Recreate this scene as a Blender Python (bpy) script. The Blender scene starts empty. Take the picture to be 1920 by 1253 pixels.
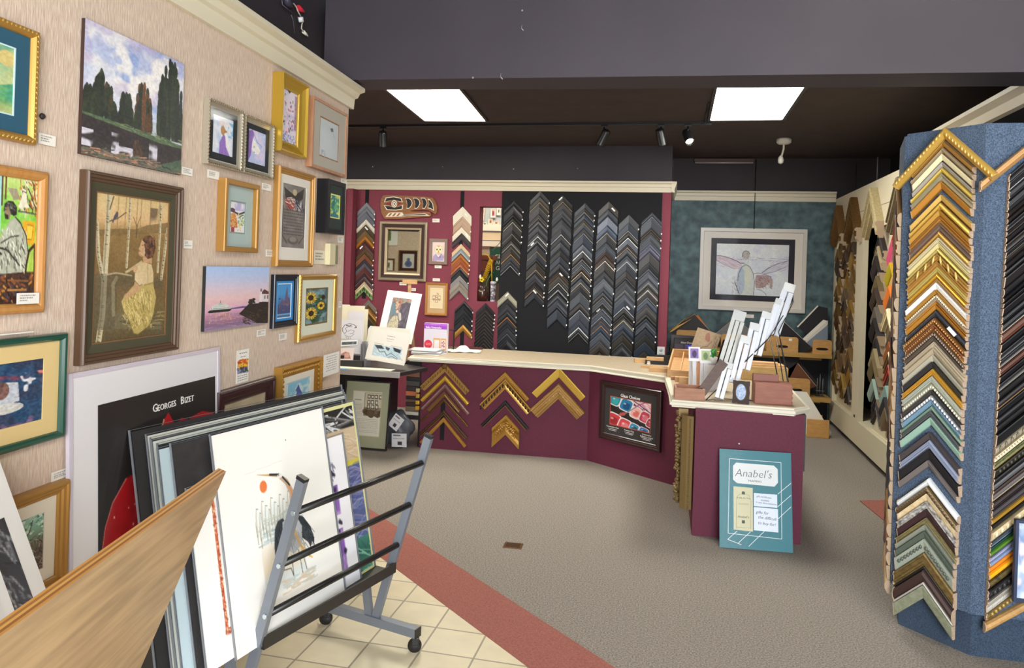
import bpy, bmesh, math, random
import numpy as np
from mathutils import Vector, Matrix
random.seed(7)
SC = bpy.context.scene
COL = SC.collection
# ---------------------------------------------------------------- camera
F, CX, CY, RO, TH, H = 1400.0, 960.0, 504.0, .033, math.atan(310/1400), 1.65
FW = Vector((-math.sin(TH), math.cos(TH), 0)); RT = Vector((math.cos(TH), math.sin(TH), 0)); UP = Vector((0, 0, 1))
CAM = Vector((0, 0, H))
def ray(px, py):
    dx, dy = px-CX, py-CY; c, s = math.cos(RO), math.sin(RO)
    return FW*F + RT*(dx*c+dy*s) - UP*(-dx*s+dy*c)
def hit(px, py, p0, n):
    d = ray(px, py); n = Vector(n); return CAM + d*((Vector(p0)-CAM).dot(n)/d.dot(n))
def onz(px, py, z): return hit(px, py, (0, 0, z), (0, 0, 1))
class Pl:
    """a flat face of the place: origin, direction to the viewer's right, outward normal (all unit, may lean)"""
    def __init__(s, o, right, normal):
        s.o = Vector(o); s.r = Vector(right).normalized(); s.n = Vector(normal).normalized(); s.u = s.r.cross(-s.n)
    def at(s, px, py, off=0.0):
        q = hit(px, py, s.o+s.n*off, s.n)-s.o; return q.dot(s.r), q.dot(s.u)
    def w(s, a, b, off=0.0): return s.o + s.r*a + s.u*b + s.n*off
    def mat(s, a=0, b=0, off=0.0, roll=0.0):
        m = Matrix((s.r, -s.n, s.u)).transposed().to_4x4(); m.translation = s.w(a, b, off)
        return m @ Matrix.Rotation(roll, 4, 'Y') if roll else m
    def rect(s, pts, off=0.0):
        q = [s.at(*p, off) for p in pts]            # TL TR BR BL
        return (q[0][0]+q[3][0])/2, (q[1][0]+q[2][0])/2, (q[2][1]+q[3][1])/2, (q[0][1]+q[1][1])/2
# ---------------------------------------------------------------- materials
def lin(h):
    if isinstance(h, str):
        h = h.lstrip('#'); c = [int(h[i:i+2], 16)/255 for i in (0, 2, 4)]
    else: c = h
    return tuple(x/12.92 if x <= .04045 else ((x+.055)/1.055)**2.4 for x in c)
MC = {}
def M(h, rough=.5, metal=0.0, coat=0.0, kind=None, h2=None, sc=40.0, stretch=(1, 1, 1), bump=0.0):
    key = (h, rough, metal, coat, kind, h2, sc, stretch, bump)
    if key in MC: return MC[key]
    m = bpy.data.materials.new('surface'); m.use_nodes = True; nt = m.node_tree; b = nt.nodes['Principled BSDF']
    b.inputs['Base Color'].default_value = (*lin(h), 1); b.inputs['Roughness'].default_value = rough
    b.inputs['Metallic'].default_value = metal; b.inputs['Coat Weight'].default_value = coat
    N, L = nt.nodes.new, nt.links.new
    if kind:
        tc = N('ShaderNodeTexCoord'); mp = N('ShaderNodeMapping'); mp.inputs['Scale'].default_value = stretch
        L(tc.outputs['Object'], mp.inputs['Vector'])
        if kind == 'noise':
            t = N('ShaderNodeTexNoise'); t.inputs['Scale'].default_value = sc; t.inputs['Detail'].default_value = 4
        elif kind == 'wave':
            t = N('ShaderNodeTexWave'); t.inputs['Scale'].default_value = sc; t.inputs['Distortion'].default_value = 6
            t.inputs['Detail'].default_value = 3; t.inputs['Detail Scale'].default_value = 1.2
        elif kind == 'voronoi':
            t = N('ShaderNodeTexVoronoi'); t.inputs['Scale'].default_value = sc
        L(mp.outputs['Vector'], t.inputs['Vector'])
        r = N('ShaderNodeValToRGB'); r.color_ramp.elements[0].position = .32; r.color_ramp.elements[1].position = .68
        r.color_ramp.elements[0].color = (*lin(h), 1); r.color_ramp.elements[1].color = (*lin(h2 or h), 1)
        o = t.outputs['Distance'] if kind == 'voronoi' else t.outputs['Fac'] if kind == 'noise' else t.outputs['Color']
        L(o, r.inputs['Fac']); L(r.outputs['Color'], b.inputs['Base Color'])
        if bump:
            bp = N('ShaderNodeBump'); bp.inputs['Strength'].default_value = bump; bp.inputs['Distance'].default_value = .004
            L(o, bp.inputs['Height']); L(bp.outputs['Normal'], b.inputs['Normal'])
    MC[key] = m; return m
def emis(h, st):
    m = bpy.data.materials.new('lamp glow'); m.use_nodes = True; b = m.node_tree.nodes['Principled BSDF']
    b.inputs['Base Color'].default_value = (*lin(h), 1); b.inputs['Emission Color'].default_value = (*lin(h), 1); b.inputs['Emission Strength'].default_value = st
    return m
def mat_art(coat):
    m = bpy.data.materials.new('printed artwork'); m.use_nodes = True; nt = m.node_tree; b = nt.nodes['Principled BSDF']
    a = nt.nodes.new('ShaderNodeAttribute'); a.attribute_name = 'Col'; nt.links.new(a.outputs['Color'], b.inputs['Base Color'])
    b.inputs['Roughness'].default_value = .45; b.inputs['Coat Weight'].default_value = coat; b.inputs['Coat Roughness'].default_value = .08
    return m
ART = mat_art(.0); ARTG = mat_art(.35)
def mat_glass(amt=.10, tint=(1, 1, 1)):
    m = bpy.data.materials.new('clear glazing'); m.use_nodes = True; nt = m.node_tree; nt.nodes.remove(nt.nodes['Principled BSDF'])
    t = nt.nodes.new('ShaderNodeBsdfTransparent'); t.inputs['Color'].default_value = (*tint, 1)
    g = nt.nodes.new('ShaderNodeBsdfGlossy'); g.inputs['Roughness'].default_value = .06
    lw = nt.nodes.new('ShaderNodeLayerWeight'); lw.inputs['Blend'].default_value = .15
    mu = nt.nodes.new('ShaderNodeMath'); mu.operation = 'MULTIPLY'; mu.inputs[1].default_value = amt*1.6
    ad = nt.nodes.new('ShaderNodeMath'); ad.operation = 'ADD'; ad.inputs[1].default_value = amt*.08
    x = nt.nodes.new('ShaderNodeMixShader'); L = nt.links.new
    L(lw.outputs['Fresnel'], mu.inputs[0]); L(mu.outputs[0], ad.inputs[0]); L(ad.outputs[0], x.inputs['Fac'])
    L(t.outputs[0], x.inputs[1]); L(g.outputs[0], x.inputs[2]); L(x.outputs[0], nt.nodes['Material Output'].inputs['Surface'])
    return m
GLASS = mat_glass(.014)
SLEEVE = mat_glass(.04)
def gold(h, r=.36, m=.55, **k): return M(h, r, m, **k)
# ---------------------------------------------------------------- objects
def kebab(n): return n
def thing(name, label, cat, mtx=None, group=None):
    o = bpy.data.objects.new(name, None); COL.objects.link(o); o.empty_display_size = .05
    if mtx is not None: o.matrix_world = mtx
    o['label'] = label; o['category'] = cat
    if group: o['group'] = group
    return o
def tag(o, label, cat, group=None):
    o['label'] = label; o['category'] = cat
    if group: o['group'] = group
    return o
def obj(name, bm, mats, parent=None, mtx=None, smooth=False, label=None):
    me = bpy.data.meshes.new(name)
    if isinstance(bm, bmesh.types.BMesh):
        bmesh.ops.recalc_face_normals(bm, faces=bm.faces[:]); bm.to_mesh(me); bm.free()
    else: me = bm
    for m in (mats if isinstance(mats, (list, tuple)) else [mats]): me.materials.append(m)
    if smooth:
        me.polygons.foreach_set('use_smooth', [True]*len(me.polygons))
    o = bpy.data.objects.new(name, me); COL.objects.link(o)
    if parent: o.parent = parent
    if mtx is not None:
        if parent: o.matrix_local = mtx
        else: o.matrix_world = mtx
    if label: o['label'] = label
    return o
def struct(name, bm, m, mtx=None, parent=None):
    o = obj(name, bm, m, parent, mtx)
    if not parent: o['kind'] = 'structure'
    return o
def T(x, y, z, rz=0, rx=0, ry=0):
    return Matrix.Translation((x, y, z)) @ Matrix.Rotation(rz, 4, 'Z') @ Matrix.Rotation(ry, 4, 'Y') @ Matrix.Rotation(rx, 4, 'X')
BM = bmesh.new
def box(bm, x0, x1, y0, y1, z0, z1, mi=0, bev=0.0, mtx=None):
    v = [bm.verts.new(p) for p in ((x0, y0, z0), (x1, y0, z0), (x1, y1, z0), (x0, y1, z0), (x0, y0, z1), (x1, y0, z1), (x1, y1, z1), (x0, y1, z1))]
    fs = [bm.faces.new([v[i] for i in q]) for q in ((0, 3, 2, 1), (4, 5, 6, 7), (0, 1, 5, 4), (1, 2, 6, 5), (2, 3, 7, 6), (3, 0, 4, 7))]
    for f in fs: f.material_index = mi
    if bev:
        es = list({e for f in fs for e in f.edges}); r = bmesh.ops.bevel(bm, geom=es, offset=bev, segments=2, affect='EDGES', profile=.6)
        v = list({x for f in r['faces'] for x in f.verts} | {x for x in v if x.is_valid})
    if mtx is not None: bmesh.ops.transform(bm, matrix=mtx, verts=v)
    return bm
def nbox(*a, **k): return box(BM(), *a, **k)
def prism(bm, pts, z0, z1, mi=0, axis='Z', bev=0.0):
    """polygon pts extruded; axis Z: (x,y) up; axis Y: (x,z) along y"""
    f3 = (lambda p, h: (p[0], p[1], h)) if axis == 'Z' else (lambda p, h: (p[0], h, p[1])) if axis == 'Y' else (lambda p, h: (h, p[0], p[1]))
    a = [bm.verts.new(f3(p, z0)) for p in pts]; b = [bm.verts.new(f3(p, z1)) for p in pts]
    fs = [bm.faces.new(a), bm.faces.new(b)]; n = len(pts)
    for i in range(n): fs.append(bm.faces.new((a[i], a[(i+1) % n], b[(i+1) % n], b[i])))
    for f in fs: f.material_index = mi
    if bev:
        es = list({e for f in fs for e in f.edges}); bmesh.ops.bevel(bm, geom=es, offset=bev, segments=2, affect='EDGES')
    return bm
def tube(bm, pts, r, seg=8, mi=0, cap=True):
    pts = [Vector(p) for p in pts]; rings = []; n = len(pts)
    rr = r if isinstance(r, (list, tuple)) else [r]*n
    prev = None
    for i, p in enumerate(pts):
        d = (pts[min(i+1, n-1)]-pts[max(i-1, 0)]).normalized()
        a = prev if prev is not None else (Vector((0, 0, 1)) if abs(d.z) < .9 else Vector((1, 0, 0)))
        a = (a-d*a.dot(d)).normalized(); b = d.cross(a); prev = a
        rings.append([bm.verts.new(p+(a*math.cos(2*math.pi*k/seg)+b*math.sin(2*math.pi*k/seg))*rr[i]) for k in range(seg)])
    for i in range(n-1):
        for k in range(seg):
            f = bm.faces.new((rings[i][k], rings[i][(k+1) % seg], rings[i+1][(k+1) % seg], rings[i+1][k])); f.material_index = mi; f.smooth = True
    if cap:
        for q in (rings[0], rings[-1]): bm.faces.new(q).material_index = mi
    return bm
def bar(bm, p, q, w, t, mi=0, up=(0, 0, 1)):
    """rectangular bar from p to q: w across, t the other way"""
    p, q = Vector(p), Vector(q); d = (q-p).normalized(); a = Vector(up)
    if abs(d.dot(a)) > .95: a = Vector((0, 1, 0))
    s = d.cross(a).normalized(); u = s.cross(d)
    c = [s*x+u*y for x, y in ((-w/2, -t/2), (w/2, -t/2), (w/2, t/2), (-w/2, t/2))]
    A = [bm.verts.new(p+v) for v in c]; B = [bm.verts.new(q+v) for v in c]
    fs = [bm.faces.new(A[::-1]), bm.faces.new(B)]+[bm.faces.new((A[i], A[(i+1) % 4], B[(i+1) % 4], B[i])) for i in range(4)]
    for f in fs: f.material_index = mi
    return bm
def lathe(bm, prof, seg=20, c=(0, 0, 0), mi=0):
    rings = []
    for r, z in prof: rings.append([bm.verts.new((c[0]+r*math.cos(2*math.pi*k/seg), c[1]+r*math.sin(2*math.pi*k/seg), c[2]+z)) for k in range(seg)])
    for i in range(len(prof)-1):
        for k in range(seg):
            f = bm.faces.new((rings[i][k], rings[i][(k+1) % seg], rings[i+1][(k+1) % seg], rings[i+1][k])); f.smooth = True; f.material_index = mi
    for q in (rings[0], rings[-1]): bm.faces.new(q).material_index = mi
    return bm
def slab(x0, x1, z0, z1, y0, y1): return nbox(x0, x1, y0, y1, z0, z1)
def frame_bm(w, h, prof, bm=None, cx=0, cz=0):
    """mitred frame centred at origin in XZ; prof = (inset from outer edge, height towards the viewer)"""
    bm = bm or BM(); rings = []
    for d, y in prof:
        a, b = w/2-d, h/2-d
        rings.append([bm.verts.new((cx+x, -y, cz+z)) for x, z in ((-a, b), (a, b), (a, -b), (-a, -b))])
    n = len(rings)
    for i in range(n):
        j = (i+1) % n
        for k in range(4):
            bm.faces.new((rings[i][k], rings[i][(k+1) % 4], rings[j][(k+1) % 4], rings[j][k]))
    return bm
def text_bm(s, size, x=0, z=0, y=0, align='CENTER', shear=0, bold=0.0, bm=None, depth=.0006, sx=1.0, mi=0, rot=0):
    cu = bpy.data.curves.new('t', 'FONT'); cu.body = s; cu.size = size; cu.align_x = align; cu.shear = shear; cu.offset = bold; cu.extrude = depth
    cu.resolution_u = 2
    o = bpy.data.objects.new('t', cu); COL.objects.link(o)
    dg = bpy.context.evaluated_depsgraph_get(); me = bpy.data.meshes.new_from_object(o.evaluated_get(dg))
    bpy.data.objects.remove(o); bpy.data.curves.remove(cu)
    bm = bm or BM(); n0 = len(bm.verts); f0 = len(bm.faces); bm.from_mesh(me); bpy.data.meshes.remove(me); bm.verts.ensure_lookup_table(); bm.faces.ensure_lookup_table()
    for f in bm.faces[f0:]: f.material_index = mi
    mt = Matrix.Translation((x, y, z)) @ Matrix.Rotation(rot, 4, 'Y') @ Matrix.Rotation(math.pi/2, 4, 'X') @ Matrix.Diagonal((sx, 1, 1, 1))
    bmesh.ops.transform(bm, matrix=mt, verts=bm.verts[n0:]); return bm
# ---------------------------------------------------------------- painter: a small raster turned into a fine coloured mesh
class Paint:
    def __init__(s, w, h, bg, seed=1):
        s.W, s.H = w*2, h*2; s.as_ = w/h; s.rng = np.random.default_rng(seed)
        s.a = np.zeros((s.H, s.W, 3)); s.a[:] = s.c(bg)
        y, x = np.mgrid[0:s.H, 0:s.W]; s.u = (x+.5)/s.W; s.v = (y+.5)/s.H
    def c(s, h):
        if isinstance(h, str):
            h = h.lstrip('#'); return np.array([int(h[i:i+2], 16)/255 for i in (0, 2, 4)])
        return np.array(h, float)
    def put(s, m, h, al=1.0):
        m = m.astype(float)[..., None]*al if m.ndim == 2 else m
        s.a = s.a*(1-m)+s.c(h)*m; return s
    def grad(s, cs, v0=0, v1=1, u0=0, u1=1):
        k = np.clip((s.v-v0)/(v1-v0), 0, 1)*(len(cs)-1); i = np.minimum(k.astype(int), len(cs)-2); f = (k-i)[..., None]
        C = np.array([s.c(q) for q in cs]); g = C[i]*(1-f)+C[i+1]*f
        m = ((s.v >= v0) & (s.v <= v1) & (s.u >= u0) & (s.u <= u1))[..., None]; s.a = np.where(m, g, s.a); return s
    def poly(s, pts, h, al=1.0):
        ins = np.zeros(s.u.shape, bool); n = len(pts)
        for i in range(n):
            x0, y0 = pts[i]; x1, y1 = pts[(i+1) % n]
            if y0 == y1: continue
            ins ^= ((y0 > s.v) != (y1 > s.v)) & (s.u < (x1-x0)*(s.v-y0)/(y1-y0)+x0)
        return s.put(ins, h, al)
    def rect(s, x0, y0, x1, y1, h, al=1.0): return s.put((s.u >= x0) & (s.u <= x1) & (s.v >= y0) & (s.v <= y1), h, al)
    def ell(s, x, y, rx, ry, h, al=1.0, rot=0):
        dx, dy = (s.u-x)*s.as_, s.v-y; c, q = math.cos(rot), math.sin(rot); a = dx*c+dy*q; b = -dx*q+dy*c
        return s.put((a/(rx*s.as_))**2+(b/ry)**2 <= 1, h, al)
    def pad(s, x, y, rx, ry, h, al=1.0, rot=0):
        dx, dy = (s.u-x)*s.as_, s.v-y; c, q = math.cos(rot), math.sin(rot); a = dx*c+dy*q; b = -dx*q+dy*c
        return s.put((a/(rx*s.as_))**4+(b/ry)**4 <= 1, h, al)
    def line(s, pts, w, h, al=1.0):
        m = np.zeros(s.u.shape, bool); n = len(pts)-1
        for i in range(n):
            (x0, y0), (x1, y1) = pts[i], pts[i+1]; x0 *= s.as_; x1 *= s.as_; px = s.u*s.as_
            dx, dy = x1-x0, y1-y0; L = dx*dx+dy*dy or 1e-9; t = np.clip(((px-x0)*dx+(s.v-y0)*dy)/L, 0, 1)
            ww = w if not isinstance(w, tuple) else w[0]+(w[1]-w[0])*(i+t)/n
            m |= (px-x0-t*dx)**2+(s.v-y0-t*dy)**2 <= (ww/2)**2
        return s.put(m, h, al)
    def fld(s, nx, ny):
        g = s.rng.random((ny+2, nx+2)); x = s.u*nx; y = s.v*ny; i = x.astype(int); j = y.astype(int); fx = x-i; fy = y-j
        fx = fx*fx*(3-2*fx); fy = fy*fy*(3-2*fy)
        return (g[j, i]*(1-fx)+g[j, i+1]*fx)*(1-fy)+(g[j+1, i]*(1-fx)+g[j+1, i+1]*fx)*fy
    def noise(s, amp, nx, ny, m=None):
        d = (s.fld(nx, ny)-.5)*2*amp; s.a = np.clip(s.a+(d if m is None else d*m)[..., None], 0, 1); return s
    def clouds(s, h, nx, ny, th=.5, soft=.15, al=1.0, box=(0, 0, 1, 1)):
        f = .6*s.fld(nx, ny)+.4*s.fld(nx*2+1, ny*2+1); k = np.clip((f-th)/soft, 0, 1)*al
        k = k*((s.u >= box[0]) & (s.v >= box[1]) & (s.u <= box[2]) & (s.v <= box[3])); s.a = s.a*(1-k[..., None])+s.c(h)*k[..., None]; return s
    def dabs(s, n, box, size, cols, asp=1.0, al=1.0):
        for i in range(n):
            x = s.rng.uniform(box[0], box[2]); y = s.rng.uniform(box[1], box[3]); r = size*s.rng.uniform(.6, 1.4)
            s.ell(x, y, r/s.as_, r*asp, cols[int(s.rng.integers(len(cols)))], al)
        return s
    def strokes(s, n, box, L, w, cols, ang=0, jit=.4, al=1.0):
        for i in range(n):
            x = s.rng.uniform(box[0], box[2]); y = s.rng.uniform(box[1], box[3]); a = ang+s.rng.normal()*jit
            s.line([(x, y), (x+L*math.cos(a)/s.as_, y+L*math.sin(a))], w, cols[int(s.rng.integers(len(cols)))], al)
        return s
    def texty(s, x0, x1, y, h, col, seed=0):
        x = x0
        while x < x1:
            L = s.rng.uniform(.5, 1.6)*h/s.as_*2; s.rect(x, y, min(x+L, x1), y+h, col, .8); x += L+h*.7/s.as_
        return s
    def mesh(s, w, h, y=0.0, name='picture'):
        a = s.a.reshape(s.H//2, 2, s.W//2, 2, 3).mean((1, 3)); nh, nw = a.shape[:2]
        a = np.where(a <= .04045, a/12.92, ((a+.055)/1.055)**2.4)
        xs = np.linspace(-w/2, w/2, nw); zs = np.linspace(h/2, -h/2, nh); X, Z = np.meshgrid(xs, zs)
        co = np.stack([X, np.full_like(X, y), Z], -1).reshape(-1, 3)
        i, j = np.meshgrid(np.arange(nw-1), np.arange(nh-1)); k = (j*nw+i).ravel()
        q = np.stack([k, k+nw, k+nw+1, k+1], -1).astype(np.int32)
        me = bpy.data.meshes.new(name); me.vertices.add(len(co)); me.vertices.foreach_set('co', co.ravel().astype(np.float32))
        me.loops.add(q.size); me.loops.foreach_set('vertex_index', q.ravel()); me.polygons.add(len(q))
        me.polygons.foreach_set('loop_start', np.arange(0, q.size, 4, dtype=np.int32)); me.update(calc_edges=True)
        at = me.color_attributes.new('Col', 'FLOAT_COLOR', 'POINT'); at.data.foreach_set('color', np.concatenate([a.reshape(-1, 3), np.ones((nw*nh, 1))], 1).ravel().astype(np.float32))
        return me
ORD = 'first second third fourth fifth sixth seventh eighth ninth tenth eleventh twelfth thirteenth fourteenth fifteenth sixteenth seventeenth eighteenth nineteenth'.split()
TEN = {20: 'twent', 30: 'thirt', 40: 'fort', 50: 'fift', 60: 'sixt'}
CAR = 'one two three four five six seven eight nine'.split()
def ordinal(n):
    if n < 20: return ORD[n-1]
    t, u = n//10*10, n % 10
    return TEN[t]+'ieth' if u == 0 else TEN[t]+'y-'+ORD[u-1]
WORLD, DAY, EXPO, PANEL, FRONT = 1.0, 430.0, 0.0, 30.0, 15.0
# ================================================================ THE SETTING
LDIR = (FW + RT*((1178-960)/1400.0)).normalized(); LN = Vector((LDIR.y, -LDIR.x, 0))
LP = Pl((-1.818, 3.864, 0), LDIR, LN)
YB, YT, ZC, ZCE = 8.2, 9.1, 2.533, 3.03
BP = Pl((0, YB, 0), (1, 0, 0), (0, -1, 0)); TP = Pl((0, YT, 0), (1, 0, 0), (0, -1, 0))
XR = 1.735
RP = Pl((XR, 0, 0), (0, -1, 0), (-1, 0, 0))
WALLPAPER = M('#dccab6', .85, kind='noise', h2='#bfa695', sc=1.0, stretch=(230, 230, 26), bump=.3)
CREAM = M('#d9d0b8', .45)
DARK = M('#2e272c', .7, kind='noise', h2='#342c32', sc=3)
BEAMC = M('#39323a', .62, kind='noise', h2='#3f3840', sc=2.0)
BACKUP = M('#2f2930', .65, kind='noise', h2='#352f36', sc=2.0)
CEILC = M('#3e3433', .8, kind='noise', h2='#463b39', sc=5)
BURG = M('#7c3444', .75, kind='noise', h2='#87394a', sc=90, bump=.1)
BURGC = M('#5a1c33', .7, kind='noise', h2='#642039', sc=90, bump=.1)
TEAL = M('#2f434b', .6, kind='noise', h2='#5a7478', sc=9, bump=.3)
CARPET = M('#6b635b', .95, kind='noise', h2='#a59c92', sc=130, bump=.5)
REDCARPET = M('#8c5248', .95, kind='noise', h2='#a8695c', sc=130, bump=.5)
BLACKV = M('#131318', .9)
GLOSSBLACK = M('#17171a', .35)
GREYMETAL = M('#7d838d', .38, .35)
# floor
struct('floor', nbox(-6.8, 3.2, -2.2, 10.6, -.1, 0), CARPET)
def grp(px): return [tuple(onz(x, y, 0))[:2] for x, y in px]
q1, q2 = onz(743, 1069, 0), onz(985, 1250, 0); r1, r2 = onz(722, 975, 0), onz(1150, 1253, 0)
def ext(a, b, x):
    t = (x-a.x)/(b.x-a.x); return (x, a.y+t*(b.y-a.y))
ta, tb = ext(q1, q2, -2.2), ext(q1, q2, 2.4); ra, rb = ext(r1, r2, -2.2), ext(r1, r2, 2.4)
tm = bpy.data.materials.new('glazed floor tile'); tm.use_nodes = True; nt = tm.node_tree; b = nt.nodes['Principled BSDF']
tc = nt.nodes.new('ShaderNodeTexCoord'); mp = nt.nodes.new('ShaderNodeMapping'); br = nt.nodes.new('ShaderNodeTexBrick')
mp.inputs['Location'].default_value = (1.49, -3.045, 0)
br.offset = 0; br.squash = 1; br.inputs['Scale'].default_value = 1; br.inputs['Brick Width'].default_value = .235; br.inputs['Row Height'].default_value = .213
br.inputs['Mortar Size'].default_value = .0045; br.inputs['Color1'].default_value = (*lin('#efe3c2'), 1); br.inputs['Color2'].default_value = (*lin('#e8dab6'), 1); br.inputs['Mortar'].default_value = (*lin('#a79c86'), 1)
nz = nt.nodes.new('ShaderNodeTexNoise'); nz.inputs['Scale'].default_value = 9; mx = nt.nodes.new('ShaderNodeMix'); mx.data_type = 'RGBA'; mx.blend_type = 'MULTIPLY'
mx.inputs['Factor'].default_value = .2
L_ = nt.links.new; L_(tc.outputs['Object'], mp.inputs['Vector']); L_(mp.outputs['Vector'], br.inputs['Vector']); L_(tc.outputs['Object'], nz.inputs['Vector'])
L_(br.outputs['Color'], mx.inputs['A']); L_(nz.outputs['Fac'], mx.inputs['B']); L_(mx.outputs['Result'], b.inputs['Base Color']); b.inputs['Roughness'].default_value = .35
struct('floor_tiles', prism(BM(), [(-2.2, -2.2), (2.4, -2.2), tb, ta], -.02, .004), tm)
struct('floor_border', prism(BM(), [ta, tb, rb, ra], -.02, .006), REDCARPET)
rr = grp([(1612, 940), (1667, 938), (1667, 985)])
struct('floor_border_right', prism(BM(), [rr[0], (rr[1][0]+.15, rr[1][1]+.05), (1.73, 4.6), (1.55, 4.9), rr[2]], -.02, .005), REDCARPET)
# left partition with the wallpaper, its cornice and the dark wall above
struct('wall_left', nbox(-6.4, 0, 0, .14, 0, 2.6), WALLPAPER, LP.mat())
CROWN = [(0, 0), (-.018, 0), (-.022, .055), (-.04, .062), (-.052, .085), (-.08, .095), (-.08, .115), (0, .115)]
struct('trim_1', prism(BM(), [(y, z+2.515) for y, z in CROWN]+[(.14, 2.63), (.14, 2.602), (0, 2.602)], -6.4, .03, axis='X'), CREAM, LP.mat())
struct('wall_left_upper', nbox(-6.4, .4, .155, .3, 2.66, 4.1), DARK, LP.mat())
# return of the partition (seen in the mirror)
struct('wall_left_return', nbox(-6.6, -1.9, 3.72, 3.86, 0, 2.6), WALLPAPER)
struct('wall_left_return_upper', nbox(-6.6, -1.97, 3.74, 3.86, 2.6, 3.03), DARK)
struct('wall_far_left', nbox(-6.72, -6.6, 3.72, 8.2, 0, 3.03), WALLPAPER)
# beam
ZB = 2.645
bl = [(-1.92, 3.75), (3.0, 3.97), (3.0, 4.26), (-1.92, 3.98)]
struct('wall_beam', prism(BM(), bl, ZB, 4.1), BEAMC)
struct('ceiling', prism(BM(), [(-6.7, 3.8), (-1.92, 3.98), (3.0, 4.24), (3.0, 9.3), (-6.7, 9.3)], ZCE, ZCE+.08), CEILC)
struct('ceiling_front', nbox(-2.6, 3.1, -2.2, 3.98, 4.1, 4.2), CEILC)
# burgundy wall with its pass-through
ox0, oz0 = BP.at(894, 565); ox1, oz1 = BP.at(943, 388)
bm = BM()
box(bm, -6.7, ox0, YB, YB+.16, 0, 2.55); box(bm, ox1, -.09, YB, YB+.16, 0, 2.55); box(bm, ox0, ox1, YB, YB+.16, 0, oz0); box(bm, ox0, ox1, YB, YB+.16, oz1, 2.55)
struct('wall_back', bm, BURG)
struct('wall_back_upper', nbox(-6.7, -.09, YB+.02, YB+.16, 2.55, ZCE), BACKUP)
struct('wall_back_end', nbox(-.12, -.09, YB+.16, YT, 0, ZCE), BURG)
CR2 = [(0, 0), (-.02, 0), (-.022, .05), (-.034, .055), (-.036, .085), (-.055, .095), (-.055, .115), (0, .115)]
struct('trim_2', prism(BM(), [(YB+y, ZC+z-.01) for y, z in CR2], -6.6, -.055, axis='X'), CREAM)
struct('trim_3', prism(BM(), [(-.09, ZC-.01), (-.068, ZC-.01), (-.035, ZC+.085), (-.035, ZC+.105), (-.09, ZC+.105)], YB-.05, YT, axis='Y'), CREAM)
# narrow burgundy return at the far left of that wall
sx = BP.at(664, 450)[0]
struct('trim_4', nbox(sx-.04, sx+.03, YB-.14, YB, 0, ZC-.012), BURG)
# teal wall
struct('wall_teal', nbox(-.09, 2.4, YT, YT+.12, 0, 2.55), TEAL)
struct('wall_teal_upper', nbox(-.09, 2.4, YT+.02, YT+.12, 2.55, ZCE), DARK)
struct('trim_5', prism(BM(), [(YT+y, 2.528+z) for y, z in CR2], -.06, XR, axis='X'), CREAM)
# right walls
struct('wall_right', nbox(2.3, 2.4, -2.2, YT, 0, 4.1), DARK)
struct('trim_6', prism(BM(), [(XR+y, z+2.6) for y, z in ((.04, 0), (0, 0), (-.01, .05), (-.05, .075), (-.05, .1), (.04, .1))], 2.2, 6.2, axis='Y'), CREAM)
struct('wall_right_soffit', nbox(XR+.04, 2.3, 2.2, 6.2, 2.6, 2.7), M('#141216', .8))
# the little room seen through the pass-through
struct('wall_stockroom', nbox(-3.6, -.2, 9.9, 10.0, 0, 3.0), M('#b9c2c6', .8))
struct('wall_stockroom_left', nbox(-3.7, -3.6, YB+.16, 10.0, 0, 3.0), M('#cfc6b4', .8))
struct('wall_stockroom_right', nbox(-.24, -.13, YB+.16, 10.0, 0, 3.0), M('#cfc6b4', .8))
struct('ceiling_stockroom', nbox(-3.7, -.13, YB+.16, 10.0, 3.0, 3.06), M('#dcd8cc', .8))
SP = Pl((0, 9.88, 0), (1, 0, 0), (0, -1, 0))
za = SP.at(910, 424)[1]; zb = SP.at(910, 433)[1]; zc = SP.at(910, 452)[1]; zd = SP.at(910, 462)[1]
struct('trim_7', nbox(-3.6, -.24, 9.84, 9.9, zb, za+.02), M('#efe9da', .6))
struct('trim_8', nbox(-3.6, -.24, 9.86, 9.9, zc+.01, zb-.015), M('#e3cfae', .6))
struct('trim_9', nbox(-3.6, -.24, 9.84, 9.9, zd, zc), M('#efe9da', .6))
struct('wall_stockroom_low', nbox(-3.6, -.24, 9.87, 9.9, 0, zd-.005), M('#b8a893', .8))
t = thing('ceiling_light', 'added unseen ceiling light of the little room behind the pass-through', 'ceiling light', T(-2.2, 9.2, 2.985))
obj('diffuser', nbox(-.55, .55, -.25, .25, -.012, 0), emis('#fff3da', 14), t); obj('frame', nbox(-.58, .58, -.28, .28, 0, .014), M('#e8e6e0', .5), t)  # unseen lamp added to brighten the room behind the pass-through
# ceiling light panels
def ceil_light(name, label, cx, cy, w, l, rz, col, st):
    t = thing('ceiling_light', label, 'ceiling light', T(cx, cy, ZCE, rz), 'ceiling light panels')
    fr = BM()
    for a in (box,):
        a(fr, -w/2-.025, -w/2, -l/2-.025, l/2+.025, -.02, -.001); a(fr, w/2, w/2+.025, -l/2-.025, l/2+.025, -.02, -.001)
        a(fr, -w/2, w/2, -l/2-.025, -l/2, -.02, -.001); a(fr, -w/2, w/2, l/2, l/2+.025, -.02, -.001)
    obj('frame', fr, M('#3a3435', .5), t)
    obj('diffuser', nbox(-w/2, w/2, -l/2, l/2, -.013, -.001), emis(col, st), t)
ceil_light('a', 'large lit ceiling panel above the burgundy wall, left of the two', -2.02, 6.07, .58, 1.26, math.radians(5), '#fff8e6', PANEL)
ceil_light('b', 'large lit ceiling panel toward the teal wall, right of the two', .54, 6.18, .6, 1.22, 0, '#fffdf4', PANEL)
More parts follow.
